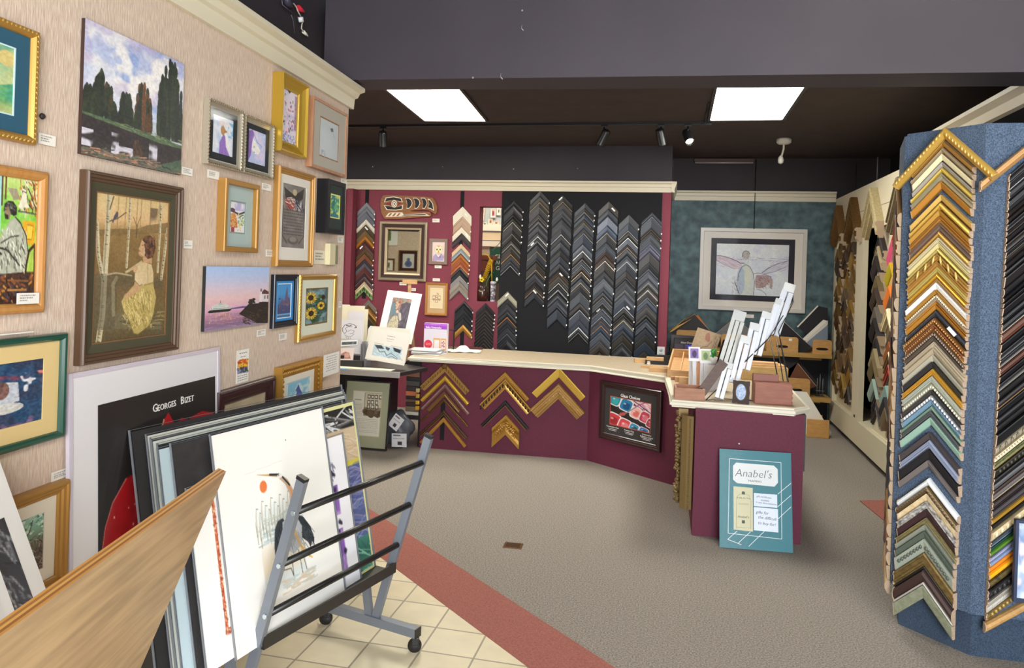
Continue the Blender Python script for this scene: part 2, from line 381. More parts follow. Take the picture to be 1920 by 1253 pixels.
def added_front_light(label, x, y):  # lamps added out of view to light the front of the shop
    t = thing('ceiling_light', label, 'ceiling light', T(x, y, 4.1), 'added front ceiling lights'); obj('frame', nbox(-.33, .33, -.63, .63, -.02, -.001), M('#3a3435', .5), t); obj('diffuser', nbox(-.3, .3, -.6, .6, -.026, -.019), emis('#fff8ea', FRONT), t)
ceil_light('c', 'added ceiling panel over the desk area hidden behind the wallpapered wall', -4.3, 5.9, .6, 1.22, 0, '#fffdf4', PANEL)  # unseen panel added to brighten the desk area and the mirror's reflection
added_front_light('near added unseen ceiling panel over the shop front', 1.75, .1); added_front_light('added unseen ceiling panel over the shop front, closest to the beam', 1.75, 2.2)
# track with four spot heads
t = thing('track_rail', 'black track light rail running across the dark ceiling', 'track rail', T(0, 6.92, ZCE))
obj('rail', nbox(-3.6, .16, -.018, .018, -.022, -.001), GLOSSBLACK, t)
obj('feed_box', nbox(.16, .26, -.024, .024, -.03, -.001), GLOSSBLACK, t)
obj('feed_conduit', tube(BM(), [(.2, 0, -.012), (.2, -.35, -.012), (.2, -.8, -.012)], .008), GLOSSBLACK, t)
def spot(px, label, tilt, rz, lit=False):
    x = onz(px, 236, ZCE-.02).x
    t = thing('track_light', label, 'spotlight', T(x, 6.92, ZCE-.022), 'black track spot heads')
    obj('adapter', nbox(-.03, .03, -.014, .014, -.02, 0, bev=.003), GLOSSBLACK, t)
    obj('stem', tube(BM(), [(0, 0, -.02), (0, 0, -.08)], .007), GLOSSBLACK, t)
    h = obj('head', lathe(BM(), [(.012, .075), (.034, .068), (.04, .05), (.04, -.075), (.045, -.085), (.038, -.085), (.036, -.06)], 18), GLOSSBLACK, t, T(0, 0, -.11, rz, tilt))
    obj('lamp', lathe(BM(), [(.002, -.068), (.034, -.066), (.036, -.062), (.002, -.058)], 16), emis('#ffd9a0', 14) if lit else M('#55504a', .3), h)
spot(715, 'black spot head on the ceiling rail, unlit, leftmost of four', .45, .3)
spot(1134, 'black spot head on the ceiling rail, unlit, second from the left', .6, .9)
spot(1240, 'black spot head on the ceiling rail, unlit, third from the left', .4, -.6)
spot(1290, 'lit black spot head with warm lamp at the right end of the rail', -.75, .35, True)
# ceiling sensor
p = onz(1470, 260, ZCE)
t = thing('ceiling_sensor', 'white ceiling sensor with a round base and a hanging stalk', 'sensor', T(p.x, p.y, ZCE))
obj('base', lathe(BM(), [(.062, 0), (.072, -.012), (.07, -.04), (.05, -.055), (.02, -.06)], 24), M('#d8d5c8', .4), t)
obj('stalk', tube(BM(), [(0, 0, -.055), (0, .0, -.1), (-.02, 0, -.19)], .009), M('#d8d5c8', .4), t)
obj('bulb', lathe(BM(), [(.006, .05), (.022, .03), (.028, .0), (.024, -.025), (.01, -.035)], 18), M('#dedbd0', .4), t, T(-.024, 0, -.215))
# tube fixture on the upper teal wall
t = thing('tube_light', 'unlit tube light fixture high on the dark wall above the teal wall', 'tube light', T(.49, YT-.03, 2.985))
obj('housing', nbox(-.34, .34, -.03, .045, 0, .035, bev=.004), M('#4b2a22', .5), t)
obj('tube', tube(BM(), [(-.33, -.01, -.012), (.33, -.01, -.012)], .012), M('#a09a98', .3), t)
# picture rod + other thin rods
def rod(label, name, px, y0, y1, pl, r=.004, col='#1a181c'):
    x, z0 = pl.at(px, y0, .05); _, z1 = pl.at(px, y1, .05)
    return tag(obj(name, tube(BM(), [pl.w(x, z0, .05), pl.w(x, z1, .05)], r), M(col, .4, .4)), label, 'rod')
rod('thin dark hanging rod above the winged figure picture', 'hanging_rod', 1418, 300, 430, TP)
rod('thin dark ceiling rod near the right end of the teal wall', 'hanging_rod', 1606, 306, 365, Pl((0, YT-.3, 0), (1, 0, 0), (0, -1, 0)))
rod('pale ceiling rod over the moulding wall cabinet', 'hanging_rod', 1646, 294, 338, Pl((0, YT-.9, 0), (1, 0, 0), (0, -1, 0)), .007, '#8a8684')
# screws and hooks left in the dark beam and wall
BMP = Pl((-1.92, 3.75, 0), (4.92, .22, 0), (.22, -4.92, 0)); BUP = Pl((0, YB+.02, 0), (1, 0, 0), (0, -1, 0)); ST = M('#c9c6c8', .3, .6)
for lab, pl, px in (('bright screw head highest on the dark beam', BMP, (979, 20)), ('thin bent hook on the dark beam under the highest screw', BMP, (978, 54)), ('screw head at the lower edge of the dark beam, left one', BMP, (887, 146)), ('thin hook at the lower edge of the dark beam, right one', BMP, (939, 145)),
                    ('screw above the cornice near the wallpapered wall end', BUP, (699, 313)), ('screw above the cornice over the mirror', BUP, (830, 313)), ('screw above the cornice over the pass-through', BUP, (963, 317)), ('screw above the cornice over the middle of the black panel', BUP, (1083, 316))):
    hook = 'hook' in lab
    bm = tube(BM(), [(0, -.001, .02), (0, -.006, .0), (.012, -.006, -.012)], .0022, 6) if hook else lathe(BM(), [(.004, 0), (.006, .003), (.003, .006)], 10)
    tag(obj('wall_hook' if hook else 'wall_screw', bm, ST, None, pl.mat(*pl.at(*px), .0005) @ (Matrix() if hook else Matrix.Rotation(math.pi/2, 4, 'X'))), lab, 'hook' if hook else 'screw')
# floor vent
p = onz(962, 1024, 0)
t = thing('floor_vent', 'small brass floor plate set in the grey carpet', 'floor plate', T(p.x, p.y, 0, .05))
obj('plate', nbox(-.055, .055, -.045, .045, -.01, .004, bev=.0015), M('#6b4a2c', .45, .5), t)
g = BM()
for i in range(5): box(g, -.042, .042, -.034+i*.015, -.028+i*.015, .0035, .006)
obj('grille', g, M('#4a3320', .5, .4), t)
# loose wires on the upper left wall
UPL = Pl(LP.w(0, 0, -.155), LDIR, LN)
def wp(px, py, off=.02):
    a, b_ = UPL.at(px, py, off); return UPL.w(a, b_, off)
def s12(x, y): return 520+x/13.925, y/13.925
t = thing('loose_wires', 'bundle of loose capped wires hanging from the dark wall above the cornice', 'wires')
def wv(pts, off=.02): return [wp(*s12(*q), off) for q in pts]
obj('junction', tube(BM(), wv([(230, -120), (260, 60), (330, 150)], .03), .02), M('#3a3644', .5), t)
obj('wire', tube(BM(), wv([(330, 80), (430, 100), (500, 190), (520, 260), (560, 340), (620, 440)]), .0035), M('#c9c0b0', .5), t, label='upper cream wire')
obj('wire', tube(BM(), wv([(665, 560), (640, 640), (630, 740), (680, 830)]), .0035), M('#c9c0b0', .5), t, label='lower cream wire')
obj('wire', tube(BM(), wv([(120, 0), (130, 120), (280, 240), (400, 350)]), .003), M('#5d5560', .5), t, label='bent grey wire')
obj('wire', tube(BM(), wv([(360, 390), (415, 530), (450, 880)]), .003), M('#4d474c', .5), t, label='long dark wire')
obj('wire_cap', tube(BM(), wv([(545, 200), (620, 260), (700, 320)]), [.014, .012, .006]), M('#d3263c', .4), t, label='red wire cap')
obj('wire_cap', tube(BM(), wv([(680, 830), (740, 890), (800, 950)]), [.009, .008, .004]), M('#ece6d0', .4), t, label='cream wire cap')
obj('wire_tag', tube(BM(), wv([(595, 445), (615, 575)]), .016, 4), M('#e6e6e6', .5), t, label='white wire tag')
# ================================================================ PICTURES ON THE LEFT WALL
def prof(fw, d, style='flat'):
    if style == 'flat': return [(0, 0), (0, d*.92), (fw*.08, d), (fw*.9, d), (fw, d*.85), (fw, 0)]
    if style == 'round': return [(0, 0), (0, d*.6), (fw*.12, d*.85), (fw*.35, d), (fw*.65, d*.95), (fw*.9, d*.7), (fw, d*.5), (fw, 0)]
    if style == 'scoop': return [(0, 0), (0, d*.95), (fw*.05, d), (fw*.16, d), (fw*.3, d*.8), (fw*.55, d*.58), (fw*.85, d*.45), (fw, d*.42), (fw, 0)]
    if style == 'step': return [(0, 0), (0, d*.7), (fw*.05, d*.85), (fw*.15, d), (fw*.3, d), (fw*.36, d*.82), (fw*.62, d*.8), (fw*.7, d*.62), (fw*.9, d*.6), (fw, d*.5), (fw, 0)]
    if style == 'box': return [(0, 0), (0, d), (fw, d), (fw, d*.3), (fw, 0)]
def ring(x0, x1, z0, z1, ix0, ix1, iz0, iz1, y0, y1, bm=None):
    bm = bm or BM()
    box(bm, x0, ix0, y0, y1, z0, z1); box(bm, ix1, x1, y0, y1, z0, z1); box(bm, ix0, ix1, y0, y1, z0, iz0); box(bm, ix0, ix1, y0, y1, iz1, z1); return bm
def carve(t, w, h, fw, d, n, m, r=.004):
    """small raised beads along the frame face"""
    bm = BM(); a, b = w/2-fw, h/2-fw
    for (p, q) in (((-a, b), (a, b)), ((a, b), (a, -b)), ((a, -b), (-a, -b)), ((-a, -b), (-a, b))):
        L = math.hypot(q[0]-p[0], q[1]-p[1]); k = max(2, int(L/n)); ang = math.atan2(q[1]-p[1], q[0]-p[0])
        for i in range(k):
            f = (i+.5)/k; x, z = p[0]+(q[0]-p[0])*f, p[1]+(q[1]-p[1])*f
            mt = Matrix.Translation((x, -d, z)) @ Matrix.Rotation(-ang-.6, 4, 'Y') @ Matrix.Diagonal((n*.62, r, r*.9, 1))
            bmesh.ops.create_icosphere(bm, subdivisions=1, radius=1, matrix=mt)
    return obj('carving', bm, m, t, smooth=True)
def framed(label, pl, px=None, rect=None, fw=.03, d=.025, style='flat', fm=None, mat=None, mg=None, art=None, amat=None, glass=True, liner=None,
           cat='framed picture', name='framed_picture', gap=.002, group=None, tilt=0, mat2=None, roll=0, yf=.30):
    x0, x1, z0, z1 = rect or pl.rect(px, d+gap)
    w, h = x1-x0, z1-z0
    t = thing(name, label, cat, pl.mat((x0+x1)/2, (z0+z1)/2, gap, roll), group)
    obj('frame', frame_bm(w, h, prof(fw, d, style)), fm, t)
    iw, ih = w-2*fw, h-2*fw; yb = -d*yf
    if liner:
        lw, lc = liner; obj('liner', frame_bm(iw, ih, [(0, d*.2), (0, d*.55), (lw*.5, d*.5), (lw, d*.42), (lw, d*.2)]), lc, t); iw -= 2*lw; ih -= 2*lw
    l, r, tp, bt = mg or (0, 0, 0, 0)
    ax0, ax1, az0, az1 = -iw/2+iw*l, iw/2-iw*r, -ih/2+ih*bt, ih/2-ih*tp
    if mat:
        obj('mat_board', ring(-iw/2, iw/2, -ih/2, ih/2, ax0, ax1, az0, az1, yb-.003, yb), M(mat, .85), t)
        if mat2:
            k, c2 = mat2; obj('inner_mat', ring(ax0-.001, ax1+.001, az0-.001, az1+.001, ax0+k, ax1-k, az0+k, az1-k, yb-.0018, yb), M(c2, .8), t)
    aw, ah = ax1-ax0+.004, az1-az0+.004
    if art: obj('picture', art.mesh(aw, ah), amat or ART, t, Matrix.Translation(((ax0+ax1)/2, yb+.0005, (az0+az1)/2)))
    if glass: obj('glass_pane', nbox(-w/2+fw*.95, w/2-fw*.95, yb-.0062, yb-.0052, -h/2+fw*.95, h/2-fw*.95), GLASS, t)
    return t, w, h
GOLD = gold('#b98d45'); GOLDW = gold('#aa7d3c', .45, .3); GOLDB = gold('#c4a03c', .3, .6); SILV = gold('#b5ad9c', .35, .5); OAK = M('#c08a4c', .45, kind='noise', h2='#b27a3c', sc=1, stretch=(60, 60, 8))
# --- painters
def a_teal():
    P = Paint(70, 90, '#7fb3a0', 3); P.grad(['#4fa08f', '#9ab98c', '#c8c98e'], 0, .62).clouds('#d3c27c', 3, 3, .5, .2, .9, (0, .02, 1, .5)); P.ell(.86, .2, .13, .11, '#d2bd78')
    P.grad(['#4f9c62', '#3f8d5c', '#9db471', '#c9c389'], .62, 1); P.poly([(.6, .68), (.72, .55), (.76, .6), (1, .52), (1, .8), (.6, .76)], '#4a9a76'); P.clouds('#6fae6d', 6, 8, .5, .2, .7, (0, .6, 1, .9)); return P.noise(.05, 30, 40)
def a_land():
    P = Paint(200, 240, '#c7c9e0', 5); P.grad(['#a9aed2', '#b9c3e0', '#d3d6e6', '#dde2ea'], 0, .7)
    P.clouds('#e6e3e4', 4, 5, .42, .2, .9, (0, 0, 1, .66)).clouds('#8fa6d6', 5, 6, .58, .12, .8, (0, 0, 1, .6)).clouds('#efeae6', 6, 7, .56, .12, .9, (0, .03, 1, .62)).clouds('#b9aed0', 5, 5, .62, .1, .6, (0, 0, 1, .5))
    P.rect(0, .60, 1, .70, '#6f8792', .35)
    g = ['#20291f', '#26301f', '#1c221c', '#2f3a24']; 
    def tree(x0, x1, top, base, cols):
        for k in range(34):
            x = P.rng.uniform(x0, x1); c = 1-abs((x-(x0+x1)/2)/((x1-x0)/2))**2*.45; y0 = base-(base-top)*c*P.rng.uniform(.35, 1)
            P.ell(x, y0, .017, .05, cols[int(P.rng.integers(len(cols)))], .95); P.ell(x, (y0+base)/2, .022, (base-y0)/2, cols[int(P.rng.integers(len(cols)))], .95)
    tree(.0, .09, .50, .69, g); tree(.09, .26, .35, .71, g+['#4a3a2a']); tree(.24, .3, .58, .70, g); tree(.32, .45, .45, .72, g); tree(.46, .64, .34, .72, g+['#6b4326', '#5a3a22']); tree(.72, .99, .03, .72, g); tree(.73, .8, .18, .7, g)
    P.poly([(0, .68), (.4, .70), (1, .735), (1, .80), (.6, .76), (0, .715)], '#4f6548'); P.strokes(120, (0, .69, 1, .77), .05, .006, ['#69794f', '#3f5a40', '#7c8763'], .1, .15)
    P.grad(['#2a2325', '#37302f'], .765, .95); P.poly([(0, .70), (.6, .75), (1, .8), (1, .84), (0, .9)], '#2b2427')
    for x0, x1, y0, y1 in ((0, .1, .8, .93), (.26, .33, .78, .95), (.3, .48, .87, .97), (.63, .72, .79, .93)): P.clouds('#d9d4e0', 8, 14, .3, .2, .95, (x0, y0, x1, y1))
    P.rect(.47, .56, .56, .56, '#5b3a26'); P.strokes(60, (.47, .79, .57, .93), .05, .008, ['#5a4030', '#3f2e24'], 1.57, .1)
    P.grad(['#6b5a50', '#7d6a5c', '#5c5148'], .945, 1); P.strokes(140, (0, .93, 1, 1), .07, .009, ['#8a7466', '#c18a68', '#6d6255', '#4b463f', '#5f6a55'], .05, .2); P.poly([(.7, 1), (.8, .93), (1, .86), (1, .97)], '#4c6450', .85)
    P.line([(.78, .955), (.8, .965), (.83, .96), (.88, .972)], .008, '#1e1c1c'); return P.noise(.05, 60, 70)
def a_man():
    P = Paint(200, 130, '#a9cc52', 9); X = lambda x: .577+x/247*.423; Y = lambda y: (y-118)/770
    Q = lambda *p: [(X(a), Y(b)) for a, b in p]
    P.grad(['#c9dc86', '#9fd45a', '#86cf4a'], 0, .45); P.clouds('#6fbf3f', 8, 6, .5, .2, .7, (0, .15, 1, .6)); P.poly(Q((0, 100), (14, 100), (14, 470), (0, 470)), '#a6d8d8'); P.poly(Q((14, 100), (24, 100), (24, 300), (14, 300)), '#5a3424'); P.poly(Q((36, 100), (46, 100), (44, 260), (36, 262)), '#6a3a24')
    P.strokes(80, (X(120), Y(125), X(247), Y(315)), .06, .016, ['#8a4a30', '#c9862f', '#e9e5cc', '#3a2a22', '#b96a3a', '#d8cfb4', '#6b4a36'], .9, .5); P.poly(Q((120, 300), (150, 200), (170, 210), (185, 300)), '#e6e0c8'); P.poly(Q((50, 190), (110, 190), (130, 250), (90, 260)), '#9a7088', .6); P.line(Q((120, 322), (247, 330)), .012, '#4a4a48')
    P.poly(Q((150, 375), (236, 378), (232, 525), (160, 520)), '#e2ab22'); P.poly(Q((180, 400), (222, 405), (214, 490), (182, 488)), '#f2c840'); P.line(Q((180, 400), (222, 405), (214, 490), (182, 488), (180, 400)), .008, '#b07a18')
    P.poly(Q((-40, 690), (247, 690), (247, 900), (-40, 900)), '#42241c'); P.strokes(110, (X(-40), Y(700), X(240), Y(880)), .06, .018, ['#6b3a22', '#2a1712', '#c08a3a', '#3a3a4a', '#8a5030', '#1d1210'], .15, .35)
    P.poly(Q((-20, 700), (-10, 540), (40, 440), (70, 385), (105, 360), (135, 390), (175, 470), (190, 560), (195, 640), (170, 690), (60, 700)), '#b3b6a2'); P.strokes(70, (X(10), Y(420), X(180), Y(660)), .05, .013, ['#d5d8c4', '#8a8b78', '#c1c6b0', '#e9ead9', '#9ea08c'], 1.1, .4); P.strokes(34, (X(-10), Y(480), X(175), Y(680)), .05, .010, ['#2c2b26', '#4a4a40'], .9, .6)
    P.line(Q((105, 360), (140, 395), (178, 470), (192, 560)), .014, '#2f2e28'); P.line(Q((0, 545), (60, 560), (140, 650)), .016, '#34342c'); P.line(Q((20, 520), (80, 480), (130, 470)), .012, '#3f4038')
    P.poly(Q((30, 330), (35, 285), (60, 265), (90, 268), (112, 300), (112, 345), (95, 355), (75, 345)), '#1d1b19'); P.strokes(14, (X(50), Y(275), X(95), Y(320)), .03, .010, ['#5a5a54', '#77776e'], .3, .3); P.poly(Q((35, 310), (60, 300), (75, 340), (70, 375), (45, 372), (36, 345)), '#8f7a60'); P.poly(Q((36, 345), (60, 350), (62, 378), (42, 375)), '#1f1c18'); P.line(Q((36, 320), (48, 318)), .008, '#2a2420')
    P.line(Q((228, 530), (200, 560), (186, 640), (180, 700)), .030, '#3b2119'); P.line(Q((235, 520), (238, 700), (222, 800)), .026, '#4a2c20'); P.line(Q((70, 740), (200, 745)), .016, '#8a5a30'); P.line(Q((70, 800), (190, 800)), .014, '#b07a3c'); return P.noise(.05, 60, 50)
def a_girl():
    P = Paint(190, 260, '#8a6f45', 11); X = lambda x: (x-560)/450; Y = lambda x, y: (y-(190+.159*(x-568)))/(955-.299*(x-560))
    def Q(*p): return [(X(a), Y(a, b)) for a, b in p]
    P.grad(['#cdb27c', '#d8b984', '#d6b07e', '#a5834f'], 0, .25); P.grad(['#957645', '#84683c', '#715936', '#6e5e38', '#5a4c2e'], .25, 1); P.clouds('#7a5f36', 6, 8, .5, .2, .6, (0, .24, 1, .7)); P.clouds('#6a5640', 4, 5, .4, .2, .9, (.72, .06, 1, .24)); P.poly(Q((560, 430), (700, 420), (800, 425), (870, 400), (1020, 385), (1020, 450), (560, 470)), '#7a623a', .8)
    for x in (690, 735, 805, 830, 890, 950): P.line(Q((x, 200), (x-6, 430)), .008, '#8f754c', .75)
    P.line(Q((805, 400), (800, 480)), .008, '#5a4a30'); P.line(Q((800, 400), (780, 350)), .005, '#5a4a30'); P.line(Q((806, 400), (825, 345)), .005, '#5a4a30')
    def birch(pts, w):
        q = Q(*pts); P.line(q, w, '#cbbf9a'); P.line([(x-w*.28, y) for x, y in q], w*.35, '#94866a', .8)
        for i in range(18):
            k = P.rng.uniform(0, len(q)-1.01); j = int(k); f = k-j; x = q[j][0]*(1-f)+q[j+1][0]*f; y = q[j][1]*(1-f)+q[j+1][1]*f; P.line([(x-w*.4, y), (x+w*.2, y+.003)], .0045, '#4a3d2a', .85)
    birch([(635, 200), (632, 400), (628, 560), (622, 760), (618, 960), (600, 1140)], .05); birch([(572, 380), (585, 580), (605, 690), (622, 760)], .032); birch([(757, 230), (755, 440), (748, 660)], .022); birch([(958, 270), (955, 460), (948, 690)], .024); birch([(1008, 430), (990, 600), (975, 735)], .03)
    P.line(Q((640, 300), (660, 220)), .009, '#5a482c'); P.line(Q((640, 375), (690, 355), (735, 320)), .008, '#5a482c'); P.poly(Q((655, 375), (668, 335), (680, 312), (688, 320), (688, 345), (668, 365), (660, 388)), '#4f4c58')
    P.poly(Q((560, 705), (780, 700), (990, 740), (990, 800), (700, 780), (690, 1050), (560, 1060)), '#5a5340', .55); P.line(Q((620, 712), (690, 698), (780, 715)), .012, '#b9ac8a', .8); P.line(Q((690, 730), (672, 770), (680, 960)), .03, '#8d8464', .8)
    P.poly(Q((690, 955), (770, 960), (990, 1000), (985, 1050), (690, 1050)), '#6d6346', .9); P.strokes(46, (.3, .82, .98, .93), .1, .006, ['#9c8c60', '#544a2e', '#80734c'], .08, .1)
    # skirt
    P.poly(Q((800, 770), (860, 760), (920, 760), (945, 860), (930, 960), (905, 1030), (835, 1082), (805, 1078), (775, 1000), (735, 930), (722, 880), (740, 845)), '#bba562')
    P.strokes(240, (X(760), Y(800, 800), X(915), Y(850, 1030)), .035, .006, ['#d9c684', '#9b8444', '#c8b067', '#8f7b40', '#dfcd8c'], 1.35, .35); P.strokes(60, (X(735), Y(800, 850), X(800), Y(800, 960)), .03, .006, ['#d9c684', '#a8924e', '#c8b067'], .9, .3); P.line(Q((722, 880), (735, 930), (775, 1000), (805, 1078), (835, 1082)), .007, '#7a683a'); P.line(Q((945, 860), (930, 960), (905, 1030), (835, 1082)), .008, '#6a5a34')
    # torso and arm
    P.poly(Q((848, 630), (905, 645), (920, 700), (922, 765), (862, 775), (815, 765), (800, 720), (815, 660)), '#d0b98c'); P.line(Q((862, 775), (920, 760)), .012, '#a58c50'); P.line(Q((880, 640), (885, 760)), .008, '#b39c6c'); P.poly(Q((805, 740), (845, 770), (832, 810), (770, 850), (735, 862), (740, 835), (790, 800)), '#c49c72'); P.poly(Q((800, 700), (850, 690), (852, 770), (830, 780), (800, 745)), '#d6c096'); P.line(Q((800, 745), (832, 780), (850, 768)), .006, '#8d7a50')
    P.poly(Q((740, 690), (790, 655), (840, 620), (848, 632), (800, 672), (745, 702)), '#bfae80'); P.poly(Q((783, 660), (808, 650), (818, 672), (806, 700), (790, 690)), '#c9a27a')
    # head turned up to the left
    P.poly(Q((858, 560), (905, 590), (908, 640), (850, 632), (846, 600)), '#bf976e'); P.poly(Q((838, 492), (870, 490), (890, 540), (872, 595), (850, 600), (828, 592), (816, 578), (824, 562), (818, 545), (828, 530), (832, 510)), '#c79f76'); P.line(Q((822, 560), (832, 562)), .005, '#8a4f3c'); P.line(Q((838, 528), (848, 524)), .005, '#5a3f2c'); P.line(Q((820, 578), (845, 596), (858, 600)), .005, '#a07850')
    P.poly(Q((842, 495), (858, 468), (890, 464), (922, 490), (930, 545), (915, 600), (880, 612), (858, 585), (872, 560), (866, 520)), '#553425'); P.dabs(70, (X(862), Y(880, 480), X(918), Y(880, 595)), .012, ['#6e4732', '#3d261c', '#7d5138', '#593828']); P.line(Q((856, 520), (868, 560), (862, 590)), .012, '#5d3a2a')
    return P.noise(.04, 70, 100)
def a_gaug():
    P = Paint(110, 110, '#2c3a56', 13); P.clouds('#24486a', 4, 4, .45, .2).clouds('#8c3a4c', 4, 5, .58, .1, .9, (0, .2, 1, .6)); P.rect(0, .42, .45, .58, '#a23a48', .8); P.poly([(.0, .8), (.2, .72), (.34, .9), (.3, 1), (0, 1)], '#d4525a'); P.clouds('#d8746c', 5, 5, .6, .1, .9, (.75, .2, 1, .5)); P.clouds('#e8e2e0', 9, 9, .66, .08, .95, (.55, .1, 1, .6))
    P.poly([(.45, .65), (.55, .3), (.7, .33), (.72, .62)], '#cfd0d6', .9); P.ell(.55, .7, .22, .08, '#dcd6cc', .9); P.ell(.28, .5, .1, .16, '#8a5640', .85); P.ell(.52, .42, .08, .13, '#6d4034', .8); P.poly([(.2, .62), (.4, .6), (.42, .75), (.2, .76)], '#2f62a8', .9); P.clouds('#9a6a8c', 6, 6, .62, .1, .7, (.3, .8, 1, 1)); return P.noise(.08, 40, 40)
def a_bird1():
    P = Paint(60, 80, '#dfe4ee', 17); P.clouds('#86a4dc', 3, 4, .4, .3, .9, (0, .15, .55, 1)); P.clouds('#f1d9cf', 3, 3, .4, .3, .8, (0, 0, .8, .25)); P.poly([(.35, 1), (.36, .7), (.52, .45), (.62, .48), (.66, .75), (.86, .98)], '#8a5cb8', .9); P.poly([(.6, .45), (.66, .4), (.95, .95), (.7, .75)], '#efe9e6'); P.ell(.5, .36, .1, .12, '#b98a4c'); P.poly([(.56, .3), (.72, .36), (.56, .42)], '#a67a3e'); P.clouds('#7fb6d8', 6, 8, .5, .1, .9, (.75, .1, 1, .5)); return P.noise(.04, 20, 20)
def a_bird2():
    P = Paint(60, 80, '#b7c1e6', 19); P.clouds('#d8cbe6', 3, 4, .45, .2); P.poly([(0, .1), (.25, .02), (.35, .12), (.24, .4), (.2, .75), (.06, .95), (0, .6)], '#7a4aa8', .85); P.poly([(.28, .25), (.5, .38), (.7, .55), (.6, .68), (.35, .7), (.22, .58)], '#f0ece8'); P.line([(.3, .12), (.55, .35), (.8, .42)], .03, '#7396d0', .8); P.ell(.35, .5, .02, .03, '#5a5a60'); P.ell(.36, .66, .02, .03, '#5a5a60'); return P.noise(.04, 20, 20)
def a_fleck():
    P = Paint(50, 110, '#ddd3e0', 23); P.clouds('#c3b4d6', 3, 6, .5, .2); P.dabs(60, (.05, .1, .95, .8), .014, ['#8a6aa8', '#c86a8c', '#3a3a4a', '#7a9a70', '#e8e2ec', '#b04058'], 1.3); P.dabs(60, (0, .8, 1, 1), .015, ['#6a8ac8', '#4a5a9a', '#e6e6f0', '#8a9ad0'], 1.0); P.poly([(.35, 0), (.6, 0), (.5, .06)], '#2a2a2e'); P.rect(.85, .05, 1, .7, '#7a5a8a', .7); return P
def a_kite():
    P = Paint(70, 110, '#c3ccce', 29); P.noise(.02, 4, 5); P.poly([(.55, .2), (.68, .17), (.72, .25), (.6, .28)], '#55605a'); P.line([(.68, .28), (.8, .4)], .006, '#80888a'); P.strokes(26, (.12, .8, .35, .92), .05, .006, ['#8a8e94', '#a09aa0'], 1.2, .7); return P
def a_turq():
    P = Paint(60, 110, '#e6e2e6', 31); P.clouds('#b3abd8', 4, 3, .4, .2, .9, (0, 0, 1, .3)); P.line([(.1, .32), (.6, .4), (1, .3)], .05, '#3a2c28'); P.ell(.2, .3, .16, .06, '#5a3a4a'); P.poly([(.05, .8), (.1, .42), (.35, .36), (.5, .6), (.55, .8)], '#d8934a'); P.dabs(60, (.05, .42, .5, .8), .018, ['#e6b070', '#c87a3a', '#efc890', '#b9603a']); P.dabs(60, (.55, .38, 1, .72), .018, ['#5a8a4a', '#7aa860', '#3f6a3a', '#c8d08a']); P.dabs(18, (.5, .7, .75, .9), .02, ['#e3d28a', '#d8c070', '#efe6c0']); P.rect(.15, .8, .35, .95, '#a03a48'); return P
def a_eagle():
    P = Paint(80, 170, '#77706c', 37); P.clouds('#8d8681', 3, 6, .45, .2); P.poly([(.08, .07), (.3, .12), (.5, .16), (.7, .1), (.92, .02), (.86, .2), (.66, .26), (.5, .3), (.34, .26), (.14, .22)], '#2f2723'); P.ell(.52, .12, .09, .05, '#c2b08c'); P.strokes(60, (.1, .22, .5, .36), .09, .012, ['#b8463a', '#e6dcd0', '#8a2f2c'], .5, .3); P.strokes(40, (.5, .22, .85, .34), .08, .012, ['#2b3052', '#e0dcd6', '#23283f'], 1.2, .3); P.ell(.5, .88, .22, .06, '#5d5650'); P.ell(.5, .86, .15, .04, '#8d857c')
    for i in range(9): P.texty(.1, .92, .4+i*.047, .014, '#35302d')
    P.line([(.05, .35), (.05, .8), (.25, .92)], .02, '#4c4440'); P.line([(.95, .35), (.95, .8), (.75, .92)], .02, '#4c4440'); return P
def a_green():
    P = Paint(50, 100, '#3fa08a', 41); P.grad(['#5ab070', '#2f9a8c', '#7fc070', '#4aa08a'], 0, 1); P.rect(0, 0, .2, 1, '#d8d840', .8); P.clouds('#2a7a8a', 3, 6, .5, .15).clouds('#b9a8c8', 4, 7, .58, .12, .9, (.5, 0, 1, .8)).clouds('#d8dc60', 4, 8, .6, .1, .8); P.ell(.35, .45, .14, .18, '#1f7a5a', .7); return P.noise(.05, 15, 30)
